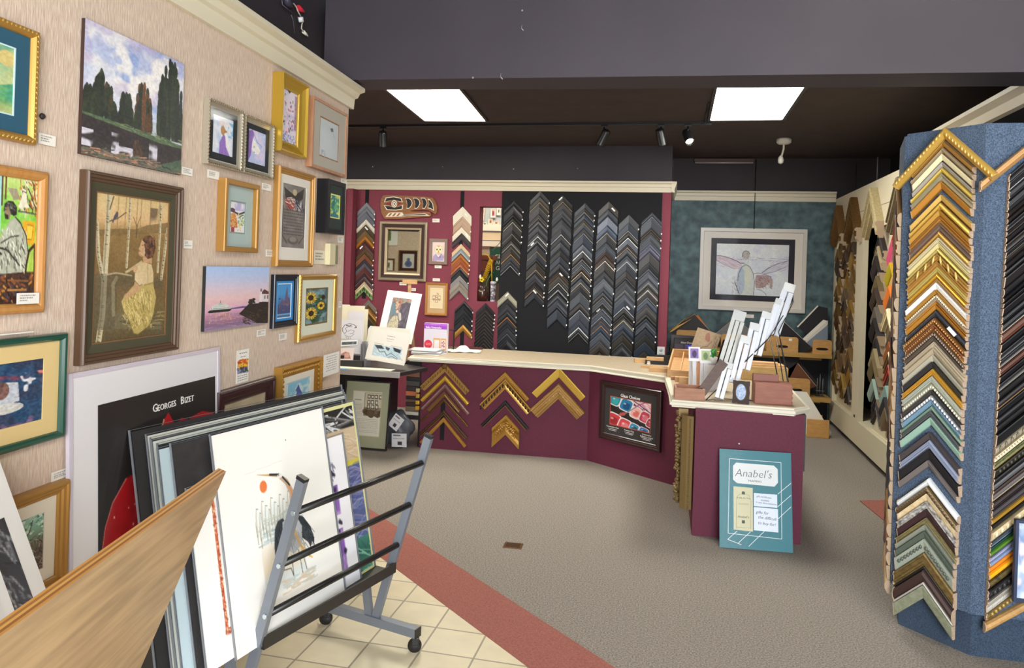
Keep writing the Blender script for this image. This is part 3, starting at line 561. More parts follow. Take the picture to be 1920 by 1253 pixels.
def a_ferry():
    P = Paint(190, 190, '#bcc6e2', 43); P.grad(['#a9c4ee', '#b9c6e6', '#d6c6d6', '#e6c0c0', '#d9a8bc'], 0, .69); P.poly([(0, .7), (.3, .68), (.55, .655), (.62, .66), (.62, .7), (0, .72)], '#5a4a8a', .9); P.grad(['#d9a9c2', '#c78fa8', '#a87890', '#8a6a86', '#9a88a8'], .69, 1); P.strokes(120, (0, .74, .8, 1), .12, .004, ['#8e7490', '#d3a3b4', '#a5a0c0', '#76607c'], .05, .1); P.strokes(50, (.05, .72, .4, .86), .03, .006, ['#d8a070', '#e8c0a0', '#c08a78'], 1.57, .1)
    P.poly([(.04, .705), (.07, .675), (.37, .675), (.38, .705), (.34, .72), (.06, .72)], '#1d2220'); P.rect(.07, .645, .37, .68, '#c9cfc6'); P.rect(.1, .615, .33, .65, '#dfe3da'); P.rect(.13, .59, .2, .62, '#cfd3ca'); P.rect(.26, .59, .3, .62, '#cfd3ca'); P.rect(.19, .565, .24, .61, '#b9c0b8'); P.line([(.215, .54), (.215, .58)], .006, '#333333'); 
    for i in range(13): P.rect(.09+i*.022, .655, .1+i*.022, .665, '#4a5a52'); P.rect(.11+i*.017, .628, .118+i*.017, .636, '#5a6a60')
    P.poly([(.5, .78), (.6, .68), (.68, .6), (.72, .56), (.76, .62), (1, .6), (1, 1), (.8, .97), (.66, .88)], '#2a2220'); P.strokes(140, (.55, .72, 1, .95), .05, .008, ['#4a3a30', '#1d1716', '#5a4a38', '#35281f'], .5, .4); P.poly([(.83, .6), (.83, .47), (.88, .44), (.93, .4), (1, .46), (1, .62)], '#ded2d6'); P.poly([(.84, .47), (.92, .39), (1, .44), (1, .48)], '#5c3a3a'); P.rect(.845, .42, .875, .6, '#e9dde0'); P.rect(.85, .38, .87, .43, '#4a4a50'); P.rect(.92, .5, .94, .56, '#5a5058'); P.rect(.97, .5, .99, .56, '#5a5058'); P.rect(.72, .58, .83, .63, '#cfc4cc'); P.dabs(20, (.66, .55, .76, .62), .015, ['#2a2322']); return P.noise(.015, 40, 40)
def a_blue():
    P = Paint(50, 110, '#3f8fce', 47); P.grad(['#3a8fd0', '#4a9ad6', '#3a70a8'], 0, .6); P.grad(['#3f5a86', '#4a4a78', '#35507e', '#3a86c0'], .6, 1); P.poly([(.2, .6), (.35, .48), (.55, .5), (.6, .35), (.66, .15), (.72, .12), (.75, .4), (.95, .55), (.85, .62)], '#6a5a78'); P.dabs(30, (.2, .42, .9, .8), .03, ['#5a4a70', '#7a5a68', '#40507e', '#8a6a70'], .6); P.rect(0, .86, 1, .9, '#9ad0f0', .7); return P
def a_sunf():
    P = Paint(90, 140, '#4a6a78', 53); P.clouds('#7fa0a8', 4, 5, .45, .2).clouds('#2f4a3a', 5, 6, .52, .15, .9); P.dabs(50, (.3, .2, .8, .9), .035, ['#2f5a34', '#3f6a3a', '#27442c'], .7)
    def sun(x, y, r):
        for k in range(18):
            a = k*.349; P.line([(x, y), (x+r*math.cos(a)/P.as_, y+r*math.sin(a))], .03, ['#e0b828', '#efd24a', '#c99a20'][k % 3])
        P.ell(x, y, r*.5/P.as_, r*.5, '#3a2616')
    sun(.25, .27, .15); sun(.28, .68, .15); P.ell(.8, .28, .09, .07, '#4a3420'); sun(.7, .5, .09); P.ell(.78, .27, .05, .04, '#2a1c14'); return P.noise(.04, 30, 40)
def a_tree():
    P = Paint(80, 120, '#8fae9a', 59); P.grad(['#9ac0b0', '#7fa890', '#6a6a58', '#4a3a34', '#5a4038'], 0, 1); P.dabs(120, (0, 0, 1, .4), .02, ['#5f9a80', '#a9ccb8', '#d3dcd0', '#4a7a62']); P.line([(.5, 1), (.48, .6), (.52, .3), (.5, .05)], .025, '#2a2a28'); P.line([(.5, .5), (.7, .25), (.75, .1)], .014, '#2a2a28'); P.line([(.5, .45), (.3, .2)], .014, '#2a2a28'); P.strokes(260, (0, .4, 1, .98), .08, .008, ['#c8c4b4', '#3a3430', '#8a7a68', '#5a3430', '#a09a88', '#2a2826'], 1.1, .9); return P
def a_wave():
    P = Paint(80, 60, '#cfe4ea', 61); P.clouds('#7fc4dc', 4, 3, .4, .2, .9, (.1, .1, 1, 1)); P.poly([(.4, .5), (.52, .25), (.58, .5), (.7, .8), (.4, .9), (.46, .6)], '#2f4aa0', .85); P.rect(0, 0, 1, .1, '#8fb8d0', .5); return P
def a_rose():
    P = Paint(230, 310, '#1f1b1b', 67); P.clouds('#2a2625', 4, 5, .5, .3, .6)
    P.poly([(.42, .19), (.5, .1), (.54, .08), (.6, .125), (.62, .2), (.5, .22), (.43, .22)], '#b3141c'); P.poly([(.56, .15), (.66, .11), (.74, .13), (.72, .2), (.58, .2)], '#a8121a'); P.poly([(.74, .12), (.86, .11), (.98, .13), (.98, .2), (.74, .2)], '#b5161e')
    P.poly([(.5, .24), (.6, .2), (.98, .18), (.98, .5), (.6, .5)], '#7d0d14'); P.poly([(.03, .41), (.05, .35), (.1, .29), (.2, .235), (.28, .23), (.34, .16), (.4, .11), (.44, .12), (.42, .2), (.5, .3), (.62, .4), (.6, .6), (.4, .62), (.2, .54), (.12, .49), (.07, .47), (.05, .44)], '#9c0f18'); P.grad(['#9c0f18', '#9c0f18'], .9, .901); P.line([(.42, .2), (.5, .1)], .007, '#d8a080'); P.line([(.07, .47), (.03, .41), (.05, .35), (.1, .29), (.2, .235)], .004, '#c87068'); P.dabs(40, (.1, .3, .5, .56), .016, ['#a8161f', '#8a0c14', '#b01c24'], al=.5); P.dabs(26, (.1, .3, .5, .55), .003, ['#e8a0a0']); return P
# --- the pictures
framed('clouds over green trees, teal mat and gold rope frame, high at left edge', LP, rect=None, px=[(-150, -58), (79.5, 81.4), (71, 269), (-168, 226)], fw=.023, d=.024, style='round', fm=GOLD, mat='#235269', mg=(.2, .14, .15, .16), art=a_teal(), mat2=(.004, '#c8e0dc'))
t = bpy.data.objects['framed_picture']
# beads on that frame
x0, x1, z0, z1 = LP.rect([(-150, -58), (79.5, 81.4), (71, 269), (-168, 226)], .032)
carve(t, x1-x0, z1-z0, .008, .02, .013, gold('#c9a050'), .006)
def canvas(label, px, d, art, side):
    x0, x1, z0, z1 = LP.rect(px, d); w, h = x1-x0, z1-z0
    t = thing('canvas_print', label, 'canvas picture', LP.mat((x0+x1)/2, (z0+z1)/2, .002))
    obj('canvas_wrap', nbox(-w/2, w/2, -d+.001, 0, -h/2, h/2), side, t); obj('picture', art.mesh(w, h), ART, t, T(0, -d+.0005, 0)); return t
canvas('unframed canvas of poplar trees mirrored in a pond', [(156.8, 32.6), (344, 120.2), (339, 329.6), (153.3, 287.6)], .012, a_land(), M('#3a2620', .6))
canvas('unframed canvas of a white ferry and lighthouse at pink dusk', [(384.9, 498.6), (504, 502.1), (501.9, 607.6), (383.4, 620.3)], .014, a_ferry(), M('#1e201e', .6))
framed('painting of a bearded man in a chair, pale oak frame, left edge of the wall', LP, px=[(-120, 288), (95.8, 322.9), (86.8, 585.2), (-135, 602)], fw=.027, d=.022, style='round', fm=OAK, art=a_man(), amat=ARTG, glass=True)
framed('brown vintage print of a girl gazing at a bird among birches, wide brown frame', LP, px=[(169, 317), (347.3, 352.9), (336.1, 657.7), (153, 686)], fw=.030, d=.03, style='step', fm=M('#553d2b', .45, .05), liner=(.026, M('#44402c', .6)), mat='#7a5632', mg=(.012, .012, .009, .009), art=a_girl(), amat=ARTG)
framed('picture of bright figures with cream mat and green frame, left edge of the wall', LP, px=[(-130, 655), (132.7, 621.7), (123.3, 820.3), (-140, 897)], fw=.021, d=.024, style='round', fm=M('#1d4a3a', .3, 0, .4), mat='#d8bd82', mg=(.14, .14, .17, .17), art=a_gaug())
for label, px, art in (('silver framed watercolour of a bird in purple, left of the silver pair', [(394.6, 183.3), (459.7, 210.2), (453, 322.2), (388.9, 306.9)], a_bird1()), ('silver framed watercolour of a white face in purple, right of the silver pair', [(462.6, 214), (518.2, 237), (511.5, 334.7), (457.8, 326)], a_bird2())):
    t, w, h = framed(label, LP, px=px, fw=.025, d=.024, style='scoop', fm=SILV, mat='#23282a', mg=(.13, .13, .12, .14), art=art, group='twin silver frames'); carve(t, w, h, .004, .023, .013, gold('#8d7c5e'), .004)
t, w, h = framed('narrow speckled print in a deep bright gold frame', LP, px=[(534.4, 136.4), (583.3, 162.3), (573.7, 297.3), (524.9, 282)], fw=.055, d=.05, style='scoop', fm=GOLDB, art=a_fleck(), glass=False)
obj('name_plate', nbox(-.025, .025, -.03, -.02, -h/2+.018, -h/2+.03), M('#8d6a20', .4, .5), t)
framed('faint pencil drawing with grey mat in orange wood frame, top right of the wallpaper', LP, px=[(590, 179.5), (654.2, 215.9), (646.5, 332.8), (583.3, 311.7)], fw=.014, d=.032, style='box', fm=M('#b98a68', .45, kind='noise', h2='#a87454', sc=1, stretch=(70, 70, 9)), mat='#b4aea0', mg=(.2, .2, .2, .17), art=a_kite(), mat2=(.006, '#9a6a4a'), yf=.7)
framed('little print of a child in orange with pale turquoise mat, gold frame', LP, px=[(425.7, 334.3), (488.6, 347.6), (484.2, 473.2), (419.2, 472.6)], fw=.02, d=.035, style='flat', fm=GOLDW, mat='#a9bab6', mg=(.23, .23, .24, .22), art=a_turq(), mat2=(.006, '#8a9a90'))
framed('eagle document with white mat in a tall gold frame', LP, px=[(529, 310), (594, 330.8), (586.7, 501.2), (517.3, 499.7)], fw=.03, d=.03, style='step', fm=GOLDW, mat='#e3ddd2', mg=(.12, .12, .1, .15), art=a_eagle())
framed('small green abstract in a deep black shadow box frame', LP, px=[(617.7, 335.8), (649.6, 344.7), (644.3, 440.7), (611.2, 436.8)], fw=.024, d=.06, style='box', fm=M('#17181b', .35), mat='#26342f', mg=(.15, .15, .2, .25), art=a_green(), mat2=(.006, '#e8e290'), yf=.84)
framed('narrow blue print in a black stepped frame, beside the ferry canvas', LP, px=[(519.6, 514.5), (564.5, 515.4), (555, 612), (511.3, 616.4)], fw=.03, d=.022, style='step', fm=M('#191c26', .3), mat='#2a86c8', mg=(.1, .1, .06, .06), art=a_blue(), mat2=(.004, '#e4eef4'))
t, w, h = framed('sunflower picture with cream mat and gold rope frame', LP, px=[(568, 513), (636.9, 517.5), (628, 631.2), (558.6, 641)], fw=.026, d=.026, style='round', fm=GOLD, mat='#d9dcc8', mg=(.16, .16, .15, .17), art=a_sunf(), mat2=(.008, '#7a6236')); carve(t, w, h, .007, .02, .016, gold('#dfba72'), .006)
framed('birch forest picture with pale mat in gold frame, lowest at the left', LP, px=[(-40, 953), (133.5, 907.9), (130, 1092.8), (-45, 1190)], fw=.034, d=.032, style='step', fm=GOLDW, mat='#ddd4c4', mg=(.17, .17, .16, .16), art=a_tree())
framed('empty dark brown frame with carved edge above the print rack', LP, px=[(412.5, 732.5), (519.2, 709.2), (515.6, 800), (411, 842)], fw=.06, d=.03, style='step', fm=M('#34191a', .35), art=Paint(20, 20, '#b9a88a', 4).noise(.06, 4, 4), glass=False)
t, w, h = framed('blue wash painting in a wide carved gold frame above the print rack', LP, px=[(529.2, 687.7), (606.3, 672), (604, 770), (527.5, 797)], fw=.055, d=.04, style='scoop', fm=gold('#b98a3c', .4, .5), mat='#e3dccb', mg=(.12, .12, .2, .2), art=a_wave()); carve(t, w, h, .030, .030, .022, gold('#b88a40', .4, .5), .006); carve(t, w, h, .008, .038, .016, gold('#b3853e', .4, .5), .005)
# posters and cards
def card(label, pl, px, name='title_card', cat='card', col='#ebe6dc', group=None, lines=3, off=.004, art=None, ink='#6a6660', th=.0015):
    x0, x1, z0, z1 = pl.rect(px, off); w, h = x1-x0, z1-z0
    t = thing(name, label, cat, pl.mat((x0+x1)/2, (z0+z1)/2, off-.001), group)
    obj('board', nbox(-w/2, w/2, -th, 0, -h/2, h/2), M(col, .8), t)
    if art: obj('printed_face', art.mesh(w*.97, h*.97), ART, t, T(0, -th-.0005, 0))
    elif lines:
        P = Paint(48, max(16, int(48*h/w)), col, int(abs(px[0][0])) % 97)
        for i in range(lines): P.texty(.1, .45+.4*P.rng.random(), .2+i*.6/lines, .09, ink)
        obj('printed_face', P.mesh(w*.97, h*.97), ART, t, T(0, -th-.0005, 0))
    return t
def rc(x0, y0, x1, y1, s=0): return [(x0, y0), (x1, y0+s), (x1, y1+s), (x0, y1)]
CG = 'white title cards on the wallpapered wall'
for label, px in (('white title card at the corner of the gold rope framed picture with teal mat', rc(72.4, 249.6, 104.5, 270, 5)), ('white title card at the lower right corner of the pond canvas', rc(341, 312.6, 361, 327, 4)), ('white title card below the left silver frame', rc(389.4, 318.4, 410.9, 334, 3)),
                  ('white title card right of the turquoise matted child print', rc(491.3, 343.2, 508.4, 356, 3)), ('white title card right of the girl and birch print', rc(344.4, 450, 360.7, 466, 1)), ('white title card left of the eagle document', rc(498.6, 467.8, 514.9, 481, 1)),
                  ('white title card below the black shadow box', rc(633.4, 442, 643.5, 455, 1)), ('white title card under the ferry canvas', rc(481.8, 619, 498, 632, -2)), ('white title card under the narrow blue print', rc(523.2, 626, 538.5, 639.2, -2)), ('white title card at the right edge of the sunflower frame', rc(635, 565, 640, 577)),
                  ('white title card under the orange wood frame', rc(639.5, 335, 650, 343, 2)), ('white title card between the green frame and the forest picture', rc(97, 884, 131.7, 901, -6))):
    card(label, LP, px, group=CG)
card('white title card tucked into the corner of the bearded man frame', LP, rc(31.9, 549.5, 73.4, 570, 0), off=.026)
x0, x1, z0, z1 = LP.rect([(-20, 625), (53, 620), (53, 636), (-20, 642)], .02)
tag(obj('paper_slip', nbox(-.07, .055, -.022, 0, 0, .003), M('#e4dfd2', .8), None, LP.mat(LP.at(30, 628, .02)[0], LP.at(53, 624, .02)[1]+.0, .001)), 'white paper slip lying on top of the green frame', 'paper')
card('cream notice with printed lines right of the eagle document', LP, [(588.5, 468.7), (613.3, 470.2), (612.4, 495.9), (588.5, 494.4)], name='notice', cat='notice', col='#e2dac4', lines=3)
P = Paint(60, 90, '#efede6', 6); [P.texty(.15+.1*(i % 3 == 2), .85, .1+i*.11, .03, '#77726c') for i in range(7)]
card('white typed notice overlapping the wide carved gold frame', LP, [(606.3, 666.3), (635.4, 659.6), (635.4, 698), (606.9, 707)], name='notice', cat='notice', off=.046, art=P)
P = Paint(40, 100, '#f0ece2', 8); P.rect(.08, .3, .92, .72, '#8a86a0'); P.dabs(90, (.1, .3, .9, .55), .03, ['#e6b020', '#d86a20', '#c8402a', '#f0cc40', '#e08a30']); P.dabs(40, (.1, .55, .9, .72), .03, ['#5a5a8a', '#3f4a3a', '#9a9ab8']); P.texty(.2, .8, .08, .03, '#55524e'); P.texty(.3, .7, .2, .025, '#777777'); [P.texty(.1, .9, .78+i*.07, .022, '#66625c') for i in range(3)]
card('tall flower bookmark card pinned above the dark brown frame', LP, [(444.8, 655.4), (467.7, 655.4), (464.6, 715.8), (441.7, 719)], name='bookmark_card', cat='card', art=P)
x0, x1, z0, z1 = LP.rect([(616.2, 456), (634, 459), (632, 497), (614, 497)], .02); t = thing('thermostat', 'cream wall thermostat beside the cream notice', 'thermostat', LP.mat((x0+x1)/2, (z0+z1)/2, .001))
w, h = x1-x0, z1-z0; obj('cover', nbox(-w/2, w*.08, -.03, 0, -h/2, h/2, bev=.003), M('#d9cfa8', .5), t); obj('gauge', nbox(w*.1, w/2, -.022, 0, -h/2+.005, h/2-.005, bev=.002), M('#8d8a70', .35), t)
tag(obj('wall_screw', lathe(BM(), [(.006, 0), (.009, .004), (.006, .01)], 10), M('#2a2422', .5), None, LP.mat(*LP.at(76.5, 218)) @ Matrix.Rotation(math.pi/2, 4, 'X')), 'black screw head in the wallpaper above the first title card', 'screw')
# big poster leaning against the wall
a0, b0 = LP.at(134, 700.5, .02); a1, b1 = LP.at(408.2, 662.7, .02); bt = (b0+b1)/2
lean = math.atan(.05/bt); PP = Pl(LP.w(0, 0, .062), LDIR, LN*math.cos(lean)+UP*math.sin(lean))
x0, x1 = PP.at(134, 700.5)[0], PP.at(408.2, 662.7)[0]; zt = (PP.at(134, 700.5)[1]+PP.at(408.2, 662.7)[1])/2
w, h = x1-x0, zt-.004
t = thing('wrapped_poster', 'large white matted poster with red petals on black, leaning below the girl print', 'poster', PP.mat((x0+x1)/2, .004+h/2, 0))
obj('mat_board', nbox(-w/2, w/2, 0, .008, -h/2, h/2), M('#dcd9dc', .6), t)
u0, v0 = PP.at(183, 757); u1, v1 = PP.at(403, 708); ax0, ax1, az1 = u0-(x0+x1)/2, u1-(x0+x1)/2, (PP.at(183, 757)[1]+PP.at(403, 708)[1])/2-.004-h/2
az0 = -h/2+.12; pic = obj('picture', a_rose().mesh(ax1-ax0, az1-az0), ARTG, t, T((ax0+ax1)/2, -.001, (az0+az1)/2))
tw = ax1-ax0; tz = az1-(az1-az0)*.045-.02
bm = text_bm('G', .038, ax0+tw*.335, tz-.012, -.0015, 'LEFT', bold=.0002); text_bm('EORGES', .029, ax0+tw*.375, tz-.012, -.0015, 'LEFT', bm=bm, bold=.0002); text_bm('B', .038, ax0+tw*.58, tz-.012, -.0015, 'LEFT', bm=bm, bold=.0002); text_bm('IZET', .029, ax0+tw*.617, tz-.012, -.0015, 'LEFT', bm=bm, bold=.0002)
obj('lettering', bm, M('#e6e2dc', .6), pic)
bm = BM(); e = .012
for a in ((-w/2-e, -w/2+.002), (w/2-.002, w/2+e)): box(bm, a[0], a[1], -.003, .009, -h/2, h/2+e)
box(bm, -w/2, w/2, -.003, .009, h/2-.002, h/2+e); obj('clear_sleeve', bm, M('#c9c0cc', .2, 0, .5), t)
# ================================================================ PRINT RACK AND WOODEN BIN
RA = math.radians(14.3); RO_ = Vector((-1.27, 3.09, 0)); RM = T(RO_.x, RO_.y, 0, -RA)
BLK = M('#1c1b1c', .4); BLKR = M('#191919', .32)
NEAR = -.765
t = thing('print_rack', 'grey metal rolling print rack with black rails on the cream tiles', 'print rack', RM)
for y, nm in ((0, 'far'), (NEAR, 'near')):
    fp = obj('post', bar(BM(), (.028, y, .1), (.272, y, .925), .036, .02, up=(0, 1, 0)), GREYMETAL, t)
    obj('end_cap', bar(BM(), (.270, y, .922), (.274, y, .934), .038, .022, up=(0, 1, 0)), BLK, fp)
    obj('post', bar(BM(), (-.008, y, .1), (-.15, y, .93), .036, .02, up=(0, 1, 0)), GREYMETAL, t)
    b_ = obj('base_bar', nbox(-.27, .25, y-.02, y+.02, .068, .106, bev=.002), GREYMETAL, t)
    for x in (-.27, .249): obj('end_cap', nbox(x-.002, x+.003, y-.021, y+.021, .067, .107), BLK, b_)
    for x in (-.25, .235):
        c = obj('caster', lathe(BM(), [(.004, -.014), (.026, -.013), (.03, -.006), (.03, .006), (.026, .013), (.004, .014)], 18), BLK, t, T(x, y, .03, .5) @ Matrix.Rotation(math.pi/2, 4, 'X'))
        obj('fork', nbox(-.012, .018, -.018, .018, .036-.03, .07-.03, bev=.004), BLK, c, Matrix.Rotation(-math.pi/2, 4, 'X'))
FR = [(.245, .812), (.19, .625), (.135, .442)]
for x, z in FR: obj('rail', tube(BM(), [(x, NEAR+.005, z), (x, -.005, z)], .0125, 12), BLKR, t)
for z in (.85, .65, .45): x = -.008-(z-.1)*.171; obj('rail', tube(BM(), [(x, NEAR+.005, z), (x, -.005, z)], .0125, 12), BLKR, t)
for y in (NEAR,):
    for x, z in FR: obj('bolt', tube(BM(), [(x+.004, y-.018, z), (x+.004, y-.009, z)], .008, 12), M('#c9d4da', .25, .8), t)
bm = BM(); box(bm, -.09, .125, NEAR-.0, .0, .318, .326); box(bm, .118, .126, NEAR, 0, .318, .362); box(bm, -.096, -.088, NEAR, 0, .318, .362)
obj('tray', bm, M('#2a2724', .5), t)
# --- matted prints standing in the rack
SL = math.atan(.2)
FARV = Vector((math.sin(RA), math.cos(RA), 0)); EV = Vector((math.cos(RA), -math.sin(RA), 0))
PA = math.radians(10.5); FARQ = Vector((math.sin(PA), math.cos(PA), 0)); EVQ = Vector((math.cos(PA), -math.sin(PA), 0))
def rackpl(x0): return Pl(RO_ - FARV*.38 + EV*x0 + UP*.327, FARQ, EVQ*math.cos(SL)+UP*math.sin(SL))
def rprint(label, x0, px, th, col, art=None, ar=None, sleeve=True, name='matted_print', cat='matted print', z0=0.0):
    pl = rackpl(x0); q = [pl.at(*p) for p in px]
    a0, a1 = q[0][0], q[1][0]; h = (q[0][1]+q[1][1])/2; w = a1-a0
    t = thing(name, label, cat, pl.mat((a0+a1)/2, h/2+z0, 0))
    obj('mat_board', nbox(-w/2, w/2, 0, th, -h/2, h/2), M(col, .75) if isinstance(col, str) else col, t)
    if art:
        q = ar or (.05, .05, .95, .95); aw, ah = w*(q[2]-q[0]), h*(q[3]-q[1])
        obj('picture', art.mesh(aw, ah), ART, t, T(-w/2+w*(q[0]+q[2])/2, -.0008, h/2-h*(q[1]+q[3])/2))
    if sleeve:
        obj('clear_sleeve', nbox(-w/2-.008, w/2+.008, -.003, -.0022, -h/2, h/2+.007), SLEEVE, t)
        e = BM(); box(e, -w/2-.008, -w/2-.006, -.003, th, -h/2, h/2+.007); box(e, w/2+.006, w/2+.008, -.003, th, -h/2, h/2+.007); box(e, -w/2-.009, w/2+.009, -.003, -.001, h/2+.0055, h/2+.007)
        obj('sleeve_edge', e, M('#7d8187', .25, 0, .4), t)
    return t
def a_heron():
    P = Paint(220, 240, '#f6f4ee', 71); X = lambda x: (x-400)/440; 
    # guide points are taken along the print, u across, v down
    P.grad(['#f6f4ee', '#e3ebea', '#eaf0ec', '#f4f1ea', '#efe4d0', '#e6d8c0', '#dfe6e2', '#f6f4ee'], .46, .93, .27, .66)
    P.strokes(60, (.25, .55, .6, .67), .08, .008, ['#c3d3d2', '#dbe4e0', '#b3c6c8', '#cfdcdc'], 0, .08)
    for i in range(12):
        x = .255+i*.027; y = .485+.03*math.sin(i*2.1); P.line([(x, y+.13), (x+.004, y+.04), (x+.013, y)], (.013, .006), '#cdc8b8'); P.line([(x+.013, y), (x+.028, y+.004)], .004, '#8a8474'); P.line([(x+.0, y+.12), (x+.0, y+.17)], .003, '#8d8878'); P.line([(x-.006, y+.06), (x-.004, y+.13)], .003, '#9a9484')
    P.ell(.352, .392, .032, .03, '#e77e46')
    P.line([(.53, .62), (.59, .54), (.6, .47), (.565, .41), (.515, .375)], (.05, .026), '#c9ab90'); P.line([(.55, .6), (.605, .52), (.598, .46), (.57, .41)], .010, '#d98f60'); P.line([(.525, .37), (.31, .325)], (.018, .003), '#cba368'); P.line([(.42, .345), (.515, .362), (.59, .43)], .011, '#262b31'); P.ell(.51, .368, .025, .012, '#ebe8e0'); P.ell(.5, .362, .004, .004, '#2a2a2a')
    P.poly([(.405, .62), (.44, .585), (.49, .58), (.52, .62), (.5, .68), (.45, .76), (.41, .83), (.385, .78), (.385, .7)], '#3a4148'); P.poly([(.6, .585), (.68, .615), (.74, .68), (.765, .75), (.755, .79), (.74, .76), (.72, .79), (.7, .755), (.65, .72), (.6, .66)], '#31373d'); P.poly([(.48, .6), (.6, .575), (.66, .66), (.64, .75), (.55, .78), (.47, .72)], '#b3b7ba'); P.poly([(.5, .62), (.56, .6), (.6, .7), (.54, .76)], '#9aa0a5')
    P.strokes(36, (.4, .62, .48, .76), .05, .003, ['#565f68', '#252b31'], 1.3, .15); P.strokes(36, (.63, .64, .74, .75), .05, .003, ['#525a62', '#20262b'], .9, .15); P.strokes(26, (.5, .62, .62, .75), .05, .003, ['#858c92', '#c9cdd0'], 1.2, .2)
    P.line([(.58, .66), (.62, .75), (.7, .83)], (.026, .008), '#cba77c'); P.line([(.63, .77), (.72, .84)], .008, '#e2b54a'); P.line([(.53, .78), (.525, .92)], .005, '#4a4038'); P.line([(.6, .77), (.615, .91)], .005, '#4a4038'); P.line([(.63, .78), (.66, .9)], .005, '#4a4038'); P.line([(.43, .83), (.51, .84), (.525, .88)], .005, '#4a4038')
    P.strokes(40, (.4, .88, .68, .95), .07, .008, ['#e3d5bc', '#dccab0', '#c9d8d6'], 0, .08); P.line([(.2, .305), (.55, .295)], .002, '#dedad0'); P.a = np.roll(P.a, -int(.095*P.H), 0); P.rect(.6, .1, .61, .107, '#5a5a5a'); return P
def a_swirl():
    P = Paint(110, 190, '#525d8c', 73); P.rect(0, 0, 1, .13, '#1b1a1a'); P.strokes(30, (.0, .02, 1, .12), .3, .01, ['#d8d8d8', '#8a8a8a', '#4a4a4a'], .3, .3); P.rect(0, .13, 1, .33, '#c9b393'); P.strokes(40, (0, .14, 1, .32), .15, .004, ['#dccab0', '#b39c78'], .3, .2); P.rect(0, .33, 1, .36, '#c9c04a')
    for k in range(60): y0 = .38+P.rng.random()*.42; P.line([(i/10, y0+.03*math.sin(i*.9+k)+.02*math.cos(i*.5+k*2)) for i in range(11)], .007, ['#6f76a8', '#8f94b8', '#454e80', '#5f6aa0', '#a3a8c6', '#84799c'][k % 6], .8)
    P.grad(['#3a7a6a', '#2f6a5a', '#4a8a72'], .8, 1); P.clouds('#2f5a9a', 5, 6, .5, .2, .6, (0, .75, 1, .95)); P.strokes(50, (0, .8, 1, 1), .1, .008, ['#5aa088', '#2a5a50', '#8ac0a8'], .3, .4); P.line([(.3, .8), (.32, .5), (.34, .8)], .03, '#4f8a9a'); return P
rprint('big black print in a clear sleeve at the very back of the grey print rack', -.028, [(245, 795), (640, 735)], .006, '#242223')
rprint('white backed print just ahead of the rearmost black print in the rack', -.014, [(276, 806), (643, 742)], .004, '#d2d2c6')
rprint('grey backed print third from the back of the rack', -.004, [(284, 812), (645, 747)], .004, '#4a4a4a')
rprint('pale print fourth from the back of the rack', .005, [(286, 816), (647, 751)], .005, '#c9cec4')
rprint('black print fifth from the back of the rack', .015, [(297, 822), (648, 757)], .005, '#1f1e1f')
rprint('light blue backed print in the middle of the rack, at its near end', .024, [(297, 830), (560, 788)], .004, '#b9cdd6')
rprint('black textured print with dotted edge, behind the orange bordered print', .036, [(322, 823), (641, 763)], .006, M('#2b292a', .7, kind='noise', h2='#353233', sc=30))
rprint('tall print of purple and green swirls at the far end of the rack', .047, [(545, 779), (662, 757)], .005, '#d9d59a', a_swirl(), (.06, .02, .97, .985))
P = Paint(150, 130, '#f4f3ef', 79); P.line([(.2, .1), (.2, .84), (.5, .84)], .032, '#c8623a'); P.dabs(170, (.188, .09, .212, .85), .006, ['#e08a5a', '#a8482a', '#f0c8a8', '#8a3a24']); P.dabs(60, (.2, .826, .5, .854), .006, ['#e08a5a', '#a8482a', '#f0c8a8']); P.rect(.3, .05, .315, .68, '#8a6a70', .6); P.rect(.322, .05, .326, .68, '#b9a0a4')
rprint('white print with an orange patterned border, left of the heron print', .057, [(350, 905), (540, 868)], .004, '#f1f0ec', P, (.0, .0, 1, 1))
P = Paint(30, 100, '#efeef2', 83); P.rect(.3, .3, .55, .52, '#8a62b0'); P.rect(.3, .62, .55, .95, '#8158a8'); P.clouds('#c8a8dc', 3, 12, .5, .2, .8, (.3, .3, .55, .95)); P.rect(.25, .52, .6, .62, '#efeef2'); P.strokes(12, (.3, .12, .5, .24), .03, .008, ['#4a4a6a'], 1.2, .2); P.dabs(8, (.35, .2, .58, .9), .02, ['#3a2a4a'])
rprint('narrow white print with a purple strip, between heron print and swirl print', .066, [(575, 832), (641, 818)], .004, '#efeef0', P, (.35, .05, .95, .95))
rprint('white heron print with an orange sun at the front of the rack', .078, [(396, 811), (603, 771)], .005, '#f3f1ec', a_heron(), (.015, .015, .985, .985))
# --- film poster on the floor behind the near end of the rack
pp = Pl(RO_+EV*-.09+UP*.0, FARV, (EV*.97+UP*.24))
P = Paint(90, 60, '#5a6260', 89); P.clouds('#9aa09a', 5, 5, .5, .15).clouds('#2f3536', 4, 4, .55, .15); P.rect(0, .55, 1, .82, '#5a1f20'); P.rect(0, .84, 1, 1, '#b9b6ac')
t = thing('leaning_poster', 'grey and dark red poster with bold letters, low between rack and bin', 'poster', pp.mat(-1.02, .19, 0))
obj('board', nbox(-.3, .3, .001, .006, -.19, .19), M('#8a8880', .7), t); pic = obj('picture', P.mesh(.6, .38), ARTG, t)
bm = text_bm('DEI', .1, .18, -.105, -.001, 'CENTER', bold=.003); obj('lettering', bm, M('#d9d4c8', .6), pic); obj('lettering', text_bm('· GENER', .05, .16, -.178, -.001, 'CENTER', bold=.001), M('#22201f', .6), pic, label='small dark lettering')
